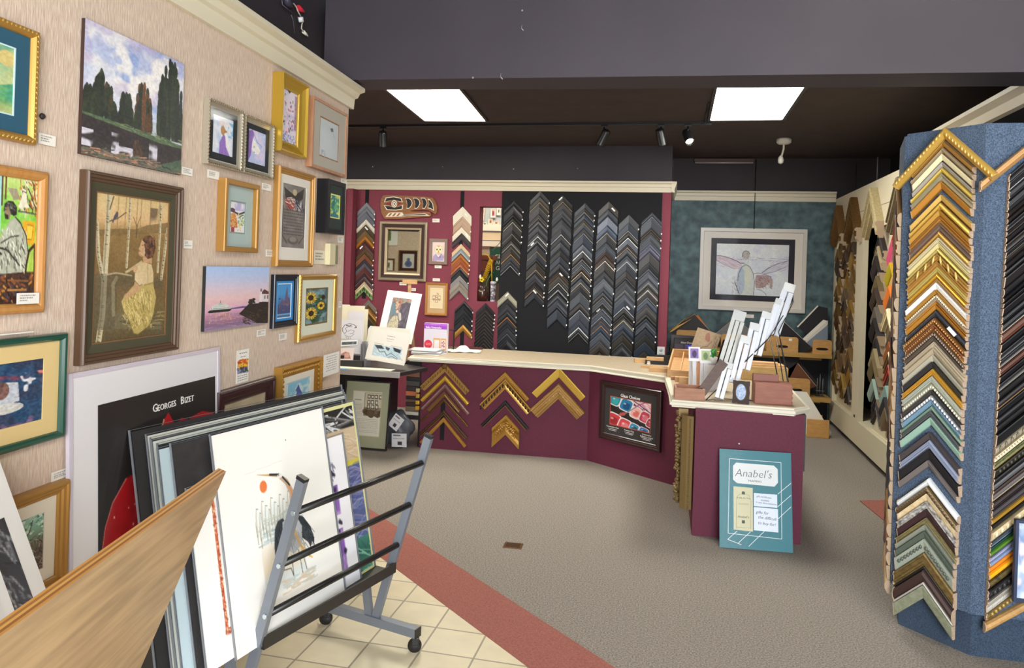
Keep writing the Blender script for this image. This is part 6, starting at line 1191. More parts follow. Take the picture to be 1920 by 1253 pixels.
tag(obj('card_holder', nbox(-.05, .05, -.04, .04, 0, .184, bev=.003), M('#dcdcde', .5), None, T(p.x+.005, p.y+.15, ZW)), 'white block holder standing under the tiny plant', 'holder')
# --- wire rack with white mat sample packs
wr = onw(1325, 748); wr2 = onw(1485, 757)
t = thing('wire_rack', 'black wire display rack on the pier holding white sample packs', 'wire rack', T(0, 0, 0))
def W3(px, py, Y): v = hit(px, py, (0, Y, 0), (0, 1, 0)); return v
fl, fr_ = onw(1323, 751), onw(1484, 758); 
lean_top = W3(1486, 565, 5.55); bk = W3(1447, 590, 5.6)
bm = BM(); tube(bm, [fl, W3(1440, 636, 5.3), lean_top], .0034); obj('side_rod', bm, BLKR, t)
bm = BM(); tube(bm, [fr_, W3(1460, 622, 5.35), lean_top+Vector((.01, .02, 0))], .0034); obj('side_rod', bm, BLKR, t)
bm = BM(); tube(bm, [fr_, fl+Vector((.1, .1, .0)), fl], .0045); obj('foot_rod', bm, BLKR, t)
for x0_, x1_ in ((1456, 1467), (1444, 1459), (1463, 1477)):
    tp_ = W3(x0_, 636, 5.6); ft = onw(x1_+6, 742); ft.y = min(ft.y, 5.6); obj('back_rod', tube(BM(), [tp_, ft], .004), BLKR, t)
PACK = M('#e4e8f2', .4); PACKT = M('#d4d6d6', .3, 0, .3)
def pack(label, bx, by, tx, ty, Y0_, Y1_, wd, nn=2, col=PACK):
    """a leaning bundle of white spines: foot pixel, top pixel, distances"""
    a, b = W3(bx, by, Y0_), W3(tx, ty, Y1_); d = b-a; L = d.length; zx = d.normalized(); xx = Vector((1, 0, 0)); xx = (xx-zx*xx.dot(zx)).normalized(); yy_ = zx.cross(xx)
    m = Matrix((xx, yy_, zx)).transposed().to_4x4(); m.translation = a
    t2 = thing('sample_pack', label, 'sample pack', m, 'white mat sample packs in the wire rack')
    for i in range(nn):
        x0_ = -wd/2+wd*i/nn; obj('spine', nbox(x0_, x0_+wd/nn*.82, 0, .05, 0, L*(.86 if i == 0 else .83), bev=.003), col, t2)
    obj('clear_tab', nbox(-wd/2, wd/2*.8, .004, .03, L*.84, L, bev=.002), PACKT, t2)
    return t2
pack('lowest front white sample pack in the wire rack, over the side rod', 1349, 747, 1368, 680, 5.0, 5.06, .062)
pack('second white sample pack from the front of the wire rack', 1377, 719, 1400, 630, 5.1, 5.16, .07)
pack('third white sample pack of the wire rack, above the small dark frame', 1398, 693, 1418, 606, 5.2, 5.26, .075)
pack('fourth white sample pack of the wire rack, with a blank tab', 1420, 666, 1440, 585, 5.28, 5.33, .07)
pack('tall white sample pack near the top of the wire rack, left one', 1438, 636, 1462, 560, 5.36, 5.42, .045, 1)
pack('tallest white sample pack leaning at the top of the wire rack', 1452, 628, 1484, 532, 5.42, 5.5, .085, 2)
pack('long grey white sample pack with a folded top, left of the wire rack', 1356, 697, 1390, 583, 5.16, 5.3, .095, 3, M('#d3d6d2', .4))
P_ = W3(1340, 675, 5.5); tag(obj('black_backing', prism(BM(), [(0, 0), (.12, 0), (.2, .36), (.09, .36)], 0, .01, axis='Y'), M('#161518', .6), None, T(P_.x-.04, 5.45, ZW+.0)), 'black board behind the long grey white sample pack', 'board')
# small dark ornate frame with an oval picture
p0, p1 = onw(1373, 756), onw(1401, 759); dd = (p1-p0).normalized(); FPl = Pl((p0.x, p0.y, ZW), dd, Vector((dd.y, -dd.x, 0))*math.cos(.12)+UP*math.sin(.12))
w, h = .105, .145
t = thing('oval_photo', 'small dark wavy photo frame with a pale blue oval on the pier', 'photo frame', FPl.mat(.05, h/2+.002, 0))
out = []
for k in range(40):
    a = 2*math.pi*k/40; c_, s_ = math.cos(a), math.sin(a); m_ = max(abs(c_), abs(s_)); rr_ = (1/m_)*(1-.05*math.sin(4*a)**2); out.append((w/2*c_*rr_, h/2*s_*rr_))
obj('body', prism(BM(), out, 0, .014, axis='Y', bev=.002), M('#2c1c1a', .35, 0, .3), t)
P = Paint(40, 60, '#7f9ccf', 107); P.clouds('#c3d6ef', 5, 7, .45, .2).clouds('#5a78b8', 5, 6, .55, .15); P.ell(.5, .55, .3, .25, '#8aa8d8', .6); P.line([(.4, .4), (.6, .7)], .05, '#e0e8f4'); 
oo = [(.030*math.cos(2*math.pi*k/28), .05*math.sin(2*math.pi*k/28)) for k in range(28)]
me = obj('oval_picture', prism(BM(), oo, -.001, .001, axis='Y'), M('#86a4d6', .3, .0, .3, 'noise', '#cfe0f2', 70), t)
bm = BM(); tube(bm, [(.033*math.cos(2*math.pi*k/28), -.001, .054*math.sin(2*math.pi*k/28)) for k in range(29)], .003, 6, cap=False); obj('oval_rim', bm, M('#6a5a48', .35, .4), t)
# reddish wooden box and slats
p = onw(1406, 757); q = onw(1473, 757)
t = thing('wooden_box', 'reddish wooden box at the right end of the pier', 'wooden box', T(p.x+.03, p.y+.02, ZW, .03))
Wb = (q-p).length*.92
obj('body', nbox(0, Wb, 0, .16, 0, .13, bev=.003), REDW, t); obj('finger_joints', (lambda b: [box(b, Wb-.001, Wb+.003, .002, .158, .012+i*.03, .024+i*.03) for i in range(4)] and b)(BM()), M('#7a4434', .6), t)
obj('lid_rail', nbox(-.0, Wb*.7, .1, .15, .13, .175, bev=.003), M('#8a5244', .5), t)
p = onw(1392, 714)
for k, (x, y, L, wd_, zz, rz, nm) in enumerate(((0, 0, .34, .22, 0, .02, 'lowest'), (.02, .02, .3, .16, .11, .05, 'second'), (.05, .05, .22, .1, .126, -.06, 'topmost'))):
    tag(obj('pale_wood_board', nbox(0, L, 0, wd_, 0, .11 if k == 0 else .016, bev=.002), M('#c4a368', .6, kind='noise', h2='#b28f54', sc=1, stretch=(10, 60, 60)) if k == 0 else PINE, None, T(p.x+x, p.y+y+.03, ZW+zz, rz)), f'{nm} pale wooden piece stacked behind the reddish box on the pier', 'wood piece')
# short samples lying on the main counter
def lie(label, px, L, wd_, hh, rz, m, z_=0, nm='short_wood_sample'):
    p = onw(*px); return tag(obj(nm, nbox(-L/2, L/2, -wd_/2, wd_/2, 0, hh, bev=.002), m, None, T(p.x, p.y, ZW+.0015+z_, rz)), label, 'wood sample')
lie('pale wood sample at the left of the little pile on the counter', (1206, 680), .16, .06, .03, .2, PINE)
lie('black sample stick lying across the little pile on the counter', (1240, 684), .28, .06, .035, -.02, BLK)
lie('pale wood sample on top of the black stick', (1228, 684), .15, .05, .03, .0, PINE, .036)
lie('second black sample behind the pale one in the pile', (1250, 677), .22, .07, .05, .08, BLK)
lie('long pale sample near the slotted tray', (1237, 692), .32, .04, .02, .04, PINE)
lie('pale block with dark end nearest the counter edge', (1235, 698), .15, .05, .035, -.03, PINE)
p = onw(1216, 689); t = thing('glass_jar', 'tiny glass jar beside the pile of wood samples', 'jar', T(p.x, p.y, ZW+.0015)); obj('jar', lathe(BM(), [(.015, 0), (.018, .004), (.018, .03), (.012, .038)], 16), M('#cdbfae', .15, 0, .6), t); obj('lid', lathe(BM(), [(.013, .038), (.014, .048), (.004, .05)], 16), M('#d8c8b0', .4), t)
# outlet at the end of the burgundy wall
x0, x1, z0, z1 = BP.rect(rc(1231, 650, 1244, 674)); ox_ = (x0+x1)/2
t = thing('outlet', 'white power outlet standing at the counter end below the black panel', 'outlet', T(ox_+.01, YB-.02, z0+.03)); hh = z1-z0
obj('plate', nbox(-.04, .04, -.012, .015, -.03, hh-.03, bev=.004), M('#d9dde0', .5), t)
for zz in (.03, .075): obj('socket', lathe(BM(), [(.017, 0), (.017, .004), (.004, .004)], 16), M('#b8bcc0', .5), t, T(0, -.012, zz) @ Matrix.Rotation(math.pi/2, 4, 'X'))
# ================================================================ THINGS AT THE LEFT END OF THE COUNTER
# keepsake box
def facing(px, Y): return hit(*px, (0, Y, 0), (0, 1, 0))
a, b = facing((800, 654), 6.75), facing((832, 605), 6.75)
w, h = .23, .27; bx = facing((806, 655), 6.72).x+.05
t = thing('keepsake_box', 'flat white and violet keepsake frame box on the counter', 'box', T(bx, 6.72, ZW+.0015+h/2, -.06))
obj('carton', nbox(-w/2, w/2, 0, .045, -h/2, h/2, bev=.002), M('#e4dfe8', .6), t)
P = Paint(70, 84, '#dcd8e6', 109); P.rect(0, 0, 1, .2, '#a24ac8'); P.rect(0, 0, 1, .09, '#b866d8'); P.rect(.3, .03, .7, .06, '#c88ae0'); P.rect(.42, .52, .72, .92, '#d9a35c'); P.rect(.46, .57, .68, .87, '#e8e4ea'); P.rect(.74, .52, .97, .92, '#d9a35c'); P.rect(.77, .57, .94, .87, '#efdce0'); P.dabs(14, (.8, .6, .92, .84), .02, ['#c88a94', '#8a6a6a']); P.ell(.2, .74, .17, .15, '#d8384a'); P.texty(.1, .32, .7, .02, '#f4d8dc'); P.texty(.1, .32, .75, .02, '#f4d8dc'); P.rect(0, .95, 1, 1, '#a24ac8')
pf = obj('printed_face', P.mesh(w, h), ART, t, T(0, -.001, 0))
bm = text_bm('Baby Keepsake', .026, -.02, h/2-.048, -.0022, bold=.0004); obj('lettering', bm, M('#f4eef6', .6), pf)
# magazines
for k in range(5):
    p = onw(806, 664); m_ = M(('#d9d6d2', '#9a9aa6', '#e2dfda', '#8d93a0', '#e8e5e0')[k], .6)
    o = obj('magazine', nbox(-.135, .135, -.10, .10, 0, .009, bev=.001), m_, None, T(p.x-.01*k+.0, p.y-.02+.012*(k % 2), ZW+.0015+k*.0092, .18*((k % 3)-1)+.05))
    tag(o, ('lowest magazine of the pile at the left counter end', 'second magazine from the bottom of the counter pile', 'middle magazine of the pile at the left counter end', 'second magazine from the top of the counter pile', 'topmost magazine of the pile at the left counter end')[k], 'magazine', 'magazines at the left end of the counter')
# cloth, tape and purse
p = onw(868, 660)
bm = BM(); bmesh.ops.create_grid(bm, x_segments=20, y_segments=14, size=.5)
for v in bm.verts:
    x, y = v.co.x*.34, v.co.y*.2; v.co = (x, y, .004+.05*max(0, 1-(x/.08)**2-(y/.07)**2)+.006*math.sin(x*60)*math.sin(y*70)+.006)
bmesh.ops.solidify(bm, geom=bm.faces[:], thickness=.002); tag(obj('white_cloth', bm, M('#ece8de', .8), None, T(p.x, p.y, ZW+.0012, .2), smooth=True), 'crumpled white cloth on the counter', 'cloth')
p = onw(866, 659); t = thing('tape_roll', 'green tape roll lying beside the white cloth', 'tape', T(p.x+.02, p.y+.04, ZW+.0015)); bm = BM(); tube(bm, [(.04*math.cos(k*.5236), .04*math.sin(k*.5236), .012) for k in range(13)], .012, 8, cap=False); obj('tape', bm, M('#4a7a4c', .4), t); obj('core', lathe(BM(), [(.024, 0), (.03, 0), (.03, .024), (.024, .024)], 16), M('#d8cdb0', .6), t)
p = onw(892, 655); tag(obj('leather_case', nbox(-.07, .07, -.03, .03, 0, .018, bev=.006), M('#4a1a26', .4), None, T(p.x, p.y, ZW+.0015, .08)), 'flat dark red leather case on the counter', 'case')
p = onw(848, 655); t = thing('tape_dispenser', 'small dark stand with a cream strip beside the keepsake box', 'stand', T(p.x, p.y+.02, ZW+.0015)); obj('block', nbox(-.05, .05, -.02, .03, 0, .018, bev=.003), M('#6a5a4a', .5), t); obj('strip', nbox(-.02, .08, -.035, -.02, 0, .004), M('#e0d6c0', .6), t)
p = facing((843, 640), 6.95); tag(obj('dark_picture_frame', frame_bm(.1, .2, prof(.012, .015)), M('#241a1a', .4), None, T(p.x, 6.95, ZW+.1+.003)), 'small dark empty frame standing behind the keepsake box', 'frame')
# ================================================================ BURGUNDY WALL: CARVING, MIRROR, SMALL PICTURES
vz = lambda x, y: (700+x/6.592, 350+y/6.592)
d0 = .03
pt = [BP.at(*vz(*q), d0) for q in [(85, 235), (90, 160), (118, 112), (160, 106), (400, 112), (640, 125), (735, 140), (770, 190), (790, 255), (785, 320), (768, 348), (735, 318), (690, 290), (600, 284), (480, 296), (405, 306), (560, 312), (700, 316), (718, 352), (700, 374), (560, 380), (300, 400), (140, 400), (98, 330)]]
cx_, cz_ = sum(p[0] for p in pt)/len(pt), sum(p[1] for p in pt)/len(pt)
t = thing('carved_bird_head', 'carved wooden bird head plaque painted black, white and red, above the mirror', 'wood carving', BP.mat(cx_, cz_, .001))
lc = [(a-cx_, b-cz_) for a, b in pt]
obj('board', prism(BM(), lc, -d0, 0, axis='Y', bev=.003), M('#9a6434', .5, kind='noise', h2='#83522a', sc=1, stretch=(14, 60, 60)), t)
def vl(q): a, b = BP.at(*vz(*q), d0); return a-cx_, b-cz_
def inl(pts, y0, y1, m, nm): obj(nm, prism(BM(), [vl(q) for q in pts], -d0-y1, -d0-y0, axis='Y'), m, t)
wh, bk_, rd = M('#e8e0cc', .6), M('#1d1a1a', .6), M('#8c2a26', .6)
eye_up = [(140, 190), (160, 140), (250, 128), (340, 145), (358, 190), (310, 180), (260, 160), (200, 175)]
eye_dn = [(138, 235), (200, 240), (260, 262), (320, 245), (362, 230), (355, 278), (280, 290), (170, 285)]
for e_ in (eye_up, eye_dn):
    c_ = (sum(q[0] for q in e_)/len(e_), sum(q[1] for q in e_)/len(e_)); inl([(c_[0]+(q[0]-c_[0])*1.07, c_[1]+(q[1]-c_[1])*1.18) for q in e_], 0, .0015, wh, 'white_outline'); inl([(c_[0]+(q[0]-c_[0])*.96, c_[1]+(q[1]-c_[1])*.86) for q in e_], .0015, .0025, bk_, 'black_inlay')
inl([(135, 212), (215, 195), (260, 170), (310, 195), (358, 208), (300, 235), (260, 258), (210, 232)], .0005, .0018, rd, 'red_inlay')
def el(cx, cy, rx, ry, n=22): return [(cx+rx*math.cos(2*math.pi*k/n), cy+ry*math.sin(2*math.pi*k/n)) for k in range(n)]
inl(el(260, 213, 36, 46), .0018, .003, wh, 'eye_white'); inl(el(260, 214, 26, 33), .003, .0036, bk_, 'eye_ring'); inl(el(260, 215, 20, 26), .0036, .0042, wh, 'eye_disc'); inl(el(262, 216, 9, 10), .0042, .005, bk_, 'pupil')
for k, (x0_, x1_) in enumerate(((390, 485), (488, 580), (586, 668))):
    q = [(x0_, 138), (x0_+45, 138), (x1_-12, 165), (x1_, 205), (x1_-18, 248), (x0_+50, 274), (x0_+22, 274), (x0_+28, 220), (x0_+18, 170)]
    c_ = (sum(a[0] for a in q)/9, sum(a[1] for a in q)/9); inl(q, 0, .0015, wh, 'white_outline'); inl([(c_[0]+(a[0]-c_[0])*.84, c_[1]+(a[1]-c_[1])*.87) for a in q], .0015, .0025, bk_, 'black_inlay')
q = [(672, 150), (700, 158), (738, 210), (750, 300), (710, 276), (668, 268), (690, 215)]; c_ = (705, 225)
inl(q, 0, .0015, wh, 'white_outline'); inl([(c_[0]+(a[0]-c_[0])*.78, c_[1]+(a[1]-c_[1])*.8) for a in q], .0015, .0025, bk_, 'black_inlay')
q = [(150, 375), (190, 325), (230, 320), (360, 320), (372, 345), (480, 340), (640, 332), (700, 362), (560, 358), (380, 366), (330, 372)]; inl(q, 0, .0015, wh, 'white_outline')
for s_ in (0, 52, 104): inl([(178+s_, 366), (212+s_, 328), (236+s_, 328), (205+s_, 366)], .0015, .0025, M('#9a6434', .5), 'wood_inlay')
inl([(352, 360), (385, 346), (500, 345), (640, 340), (660, 350), (560, 352), (420, 357)], .0015, .0025, bk_, 'black_inlay')
# mirror
m0 = [vz(75, 430), vz(665, 437), vz(645, 1170), vz(57, 1160)]
x0, x1, z0, z1 = BP.rect(m0, .03); w, h = x1-x0, z1-z0
t = thing('wall_mirror', 'wall mirror in a silver and dark brown frame below the carved bird head', 'mirror', BP.mat((x0+x1)/2, (z0+z1)/2, .002))
obj('frame', frame_bm(w, h, [(0, 0), (0, .026), (.008, .03), (.026, .03), (.032, .022), (.032, 0)]), gold('#a89a80', .35, .45), t)
obj('frame_band', frame_bm(w-.064, h-.064, [(0, 0), (0, .022), (.038, .018), (.038, 0)]), M('#3a2420', .4), t)
obj('inner_lip', frame_bm(w-.14, h-.14, [(0, 0), (0, .02), (.02, .016), (.02, 0)]), gold('#c4b090', .35, .45), t)
MIR = M('#d8dccf', .02, 1.0); gw, gh = w-.18, h-.18
obj('mirror_glass', nbox(-gw/2+.022, gw/2-.022, -.0095, -.004, -gh/2+.022, gh/2-.022), MIR, t); obj('bevel_edge', frame_bm(gw, gh, [(0, .004), (0, .0065), (.023, .0095), (.023, .004)]), MIR, t)
# owl and tree pictures
sx_ = lambda x, y: (620+x/5.447, 330+y/5.447)
def a_owl():
    P = Paint(50, 70, '#ead6cf', 111); P.poly([(.12, .95), (.1, .75), (.3, .6), (.5, .72), (.72, .58), (.9, .75), (.88, .95)], '#8a86c0', .7); P.clouds('#c0708a', 4, 4, .55, .2, .6, (.05, .6, .95, 1)); P.clouds('#5a80c0', 5, 4, .6, .2, .7, (.5, .6, .95, 1)); P.ell(.5, .4, .3, .2, '#d8b060'); P.ell(.38, .4, .15, .16, '#f0e2bc'); P.ell(.62, .4, .15, .16, '#f0e2bc'); P.ell(.38, .4, .05, .045, '#3a3a2a'); P.ell(.62, .4, .05, .045, '#3a3a2a'); P.poly([(.46, .46), (.54, .46), (.5, .55)], '#6a4a2a'); P.poly([(.35, .64), (.5, .78), (.66, .64), (.5, .68)], '#f2ece8'); return P
framed('owl watercolour in a flat grey frame on the burgundy wall', BP, px=[sx_(1008, 640), sx_(1195, 642), sx_(1185, 908), sx_(998, 900)], fw=.034, d=.025, style='flat', fm=M('#8a7468', .5), art=a_owl(), glass=True)
def a_knot():
    P = Paint(50, 80, '#e9d6b0', 113)
    for pts in ([(.5, .25), (.65, .3), (.6, .36), (.45, .36), (.4, .45), (.6, .47)], [(.2, .45), (.25, .38), (.4, .4), (.45, .5), (.3, .55), (.2, .5)], [(.8, .45), (.75, .38), (.6, .4), (.55, .5), (.7, .55), (.8, .5)], [(.15, .56), (.3, .58), (.42, .55), (.58, .55), (.7, .58), (.85, .56)], [(.4, .6), (.5, .58), (.6, .6), (.58, .7), (.42, .7), (.4, .6)], [(.25, .57), (.3, .63)], [(.75, .57), (.7, .63)]): P.line(pts, .018, '#7a4a30')
    return P
sy_ = lambda x, y: (620+x/5.333, 500+y/5.333)
framed('line drawing of a knotted tree in a pale oak frame, low on the burgundy wall', BP, px=[sy_(948, 160), sy_(1170, 165), sy_(1158, 495), sy_(935, 485)], fw=.028, d=.03, style='step', fm=OAK, mat='#c9a67c', mg=(.14, .14, .1, .17), art=a_knot(), mat2=(.004, '#f0e6cc'))
CGB = 'white title cards on the burgundy wall'
for label, px in (('white title card right below the carved bird beak', rc(*sx_(1040, 436), *sx_(1112, 474))), ('white title card under the owl watercolour', rc(*sx_(1063, 913), *sx_(1133, 943))), ('white title card above the knotted tree drawing', rc(*sx_(1042, 1046), *sx_(1116, 1076))),
                  ('white title card under the wall mirror', rc(*sx_(703, 1085), *sx_(775, 1118))), ('white title card behind the tall leaning print', rc(*sx_(808, 1145), *sx_(870, 1176)))): card(label, BP, px, group=CGB, lines=2)
# slim framed piece near the far left corner
framed('narrow red brown framed piece in the far left corner of the burgundy wall', Pl((0, YB-.0, 0), (1, 0, 0), (0, -1, 0)), px=[(648, 420), (651, 420), (651, 446), (648, 446)], fw=.004, d=.012, fm=M('#8a5a48', .5), art=Paint(12, 20, '#c9a08a', 5), glass=False)
# ================================================================ IN AND BEHIND THE PASS-THROUGH
oz = lambda x, y: (880+x/6.271, 380+y/6.271)
zsill = BP.at(*oz(90, 1150))[1]
def sill(x, y, dep=.08): a = BP.at(*oz(x, 1150), -dep)[0]; return a
xs = sill(150, 1150); t = thing('vase', 'dark brown glazed vase standing in the pass-through', 'vase', T(xs, YB+.08, oz0))
obj('body', lathe(BM(), [(.05, 0), (.066, .03), (.074, .08), (.072, .13), (.06, .155), (.064, .17), (.058, .17), (.05, .15), (.04, .02)], 24), M('#3a2018', .22, 0, .5), t)
obj('glaze_drip', tube(BM(), [(-.03, -.067, .125), (-.01, -.072, .115), (.015, -.072, .112), (.032, -.067, .12)], [.003, .006, .006, .003]), M('#b09a88', .3), t)
for label, pts, col in (('green stem leaning left in the dark vase', [(-.02, 0, .03), (-.05, -.01, .2), (-.065, -.01, .3)], '#3f5a3a'), ('green stem with a bend leaning right out of the dark vase', [(.02, 0, .03), (.05, -.01, .22), (.11, -.01, .34), (.13, -.01, .33)], '#4a8a4a'), ('thin dark stem upright in the dark vase', [(0, 0, .03), (.0, 0, .24)], '#2f3a2a')):
    tag(obj('cut_flower', tube(BM(), pts, .004, 6), M(col, .5), None, T(xs, YB+.08, oz0)), label, 'stem', 'stems in the dark vase')
bm = BM()
for k in range(5): a = k*1.257; bmesh.ops.create_icosphere(bm, subdivisions=1, radius=1, matrix=Matrix.Translation((.018*math.cos(a), -.004, .018*math.sin(a))) @ Matrix.Diagonal((.014, .005, .014, 1)))
t2 = tag(obj('paper_flower', bm, M('#e8c820', .5), None, T(xs+.0, YB+.03, oz0+.245), smooth=True), 'small yellow flower above the dark vase', 'flower'); obj('flower_centre', lathe(BM(), [(.002, -.004), (.008, -.002), (.006, .004)], 10), M('#3a5a2a', .6), t2, T(0, -.008, 0) @ Matrix.Rotation(math.pi/2, 4, 'X'))
for label, x, zz in (('white bud at the left edge of the pass-through', oz(70, 870), .36), ('white bud on the bent stem at the right of the pass-through', oz(325, 905), .34)):
    a, b = BP.at(*x, -.05); bm = BM(); bmesh.ops.create_icosphere(bm, subdivisions=2, radius=1, matrix=Matrix.Diagonal((.014, .014, .026, 1))); t2 = tag(obj('flower_bud', bm, M('#eceae2', .5), None, T(max(a, ox0+.017) if a < (ox0+ox1)/2 else min(a, ox1-.016), YB+.05, b), smooth=True), label, 'bud', 'white buds'); obj('calyx', lathe(BM(), [(.003, -.04), (.009, -.02), (.012, -.012)], 8), M('#4a7a4a', .6), t2)
xc = sill(275, 1150); t = thing('patterned_cylinder', 'grey and white patterned cylinder beside the dark vase', 'cylinder', T(xc, YB+.08, oz0)); obj('body', lathe(BM(), [(.028, 0), (.03, .004), (.03, .195), (.026, .2)], 20), M('#d6d3da', .4, kind='voronoi', h2='#5a5560', sc=38), t); obj('lid', lathe(BM(), [(.033, .2), (.034, .225), (.02, .23)], 20), M('#c9c6ce', .4), t)
# yellow coil hose
YH = 8.75; HP = Pl((0, YH, 0), (1, 0, 0), (0, -1, 0)); ctrl = [HP.at(*oz(*q)) for q in [(95, 850), (110, 900), (140, 915), (180, 890), (205, 820), (235, 730), (262, 670)]]
pts = []; n = 26*8
for i in range(n+1):
    f = i/n*(len(ctrl)-1); k = min(int(f), len(ctrl)-2); g = f-k; x = ctrl[k][0]*(1-g)+ctrl[k+1][0]*g; zz = ctrl[k][1]*(1-g)+ctrl[k+1][1]*g; ph = i/8*2*math.pi; dx, dz = ctrl[k+1][0]-ctrl[k][0], ctrl[k+1][1]-ctrl[k][1]; L = math.hypot(dx, dz)
    pts.append((x-dz/L*.026*math.cos(ph), YH+.026*math.sin(ph), zz+dx/L*.026*math.cos(ph)))
tg = obj('coil', tube(BM(), pts, .006, 6), M('#f0c828', .4))
t = thing('coiled_hose', 'yellow coiled air hose hanging behind the pass-through', 'hose', T(ctrl[-1][0], YH, ctrl[-1][1])); tg.parent = t; tg.matrix_parent_inverse = t.matrix_world.inverted()
q = [HP.at(*oz(*v)) for v in [(105, 615), (180, 610), (220, 620), (240, 660), (262, 680), (262, 800), (265, 925)]]; o = obj('hose_end', tube(BM(), [(a, YH, b) for a, b in q], .007, 6), M('#ecc224', .4)); o.parent = t; o.matrix_parent_inverse = t.matrix_world.inverted()
tag(obj('wire_hanger', tube(BM(), [(ctrl[-1][0], YH, ctrl[-1][1]), (ctrl[-1][0], YH+.02, ctrl[-1][1]+.1), (ctrl[-1][0]+.03, 9.6, ctrl[-1][1]+.4), (ctrl[-1][0]+.03, 9.86, ctrl[-1][1]+.4)], .004), M('#3a3a3a', .5)), 'thin dark hanger carrying the yellow hose', 'hanger')
# bench, brown drawers, green sign
bx0, bz1 = SP.at(*oz(105, 620), .5); tag(obj('work_shelf', nbox(-3.4, -2.28, 9.3, 9.83, bz1-.06, bz1, bev=.003), M('#8a5238', .5)), 'brown work shelf seen through the pass-through', 'shelf')
tag(obj('drawer_unit', nbox(-3.2, -2.32, 9.32, 9.82, bz1-.2, bz1-.065, bev=.004), M('#a8684a', .5)), 'orange brown drawer front under the work shelf behind the pass-through', 'drawer')
a, b = SP.at(*oz(262, 520), .45); a1, b1 = SP.at(*oz(350, 735), .45)
t = thing('hanging_sign', 'dark green hanging sign with white lettering behind the pass-through', 'sign', T(a+.1, 9.42, b-.23, 0, 0, math.radians(-7)))
obj('board', nbox(-.1, .28, 0, .012, -.24, .22), M('#1d5c48', .5), t); bm = BM()
for k, s_ in enumerate(('GLASS', 'ACRYLIC', 'GLAZING')): text_bm(s_, .075, -.04, .08-k*.075, -.001, 'LEFT', bold=.001, bm=bm)
obj('lettering', bm, M('#e9efe6', .6), t); tag(obj('timber_post', nbox(a-.04, a-.0, 9.5, 9.54, 0, b+.0), M('#3a2a2c', .5)), 'dark post left of the green sign behind the pass-through', 'post')
tag(obj('grey_bin', nbox(-2.62, -2.42, 9.0, 9.25, 1.0, 1.52, bev=.01), M('#4a5258', .5)), 'grey upright bin end behind the yellow hose', 'bin'); tag(obj('bin_table', nbox(-3.3, -1.5, 8.9, 9.28, .95, .999), M('#6a5a4c', .6)), 'work table carrying the grey bin behind the pass-through', 'table')
for k, (x, y, w_, h_, c_, lab) in enumerate(((160, 100, .10, .2, '#e4b8a8', 'tall pink and white'), (280, 125, .13, .22, '#c8606a', 'red figure'), (345, 100, .1, .2, '#c9d0cc', 'pale green'), (145, 180, .12, .12, '#c8806a', 'small brown'), (248, 225, .11, .14, '#d8904a', 'orange bordered'), (315, 240, .15, .1, '#e8b090', 'wide peach'), (180, 250, .1, .08, '#7a7a8a', 'small grey'))):
    a, b = SP.at(*oz(x, y), .01); P = Paint(24, 30, '#f0e8e0', 120+k); P.rect(.2, .18, .8, .82, c_); P.ell(.5, .5, .15, .2, '#5a5a6a')
    t = thing('small_picture', f'{lab} picture on the back wall seen through the pass-through', 'picture', SP.mat(a, b, .002)); obj('frame', frame_bm(w_*.56, h_*.56, [(0, 0), (0, .01), (.008, .01), (.008, 0)]), M('#e6ddd0', .5), t); obj('picture', P.mesh(w_*.56-.012, h_*.56-.012), ART, t, T(0, -.003, 0))
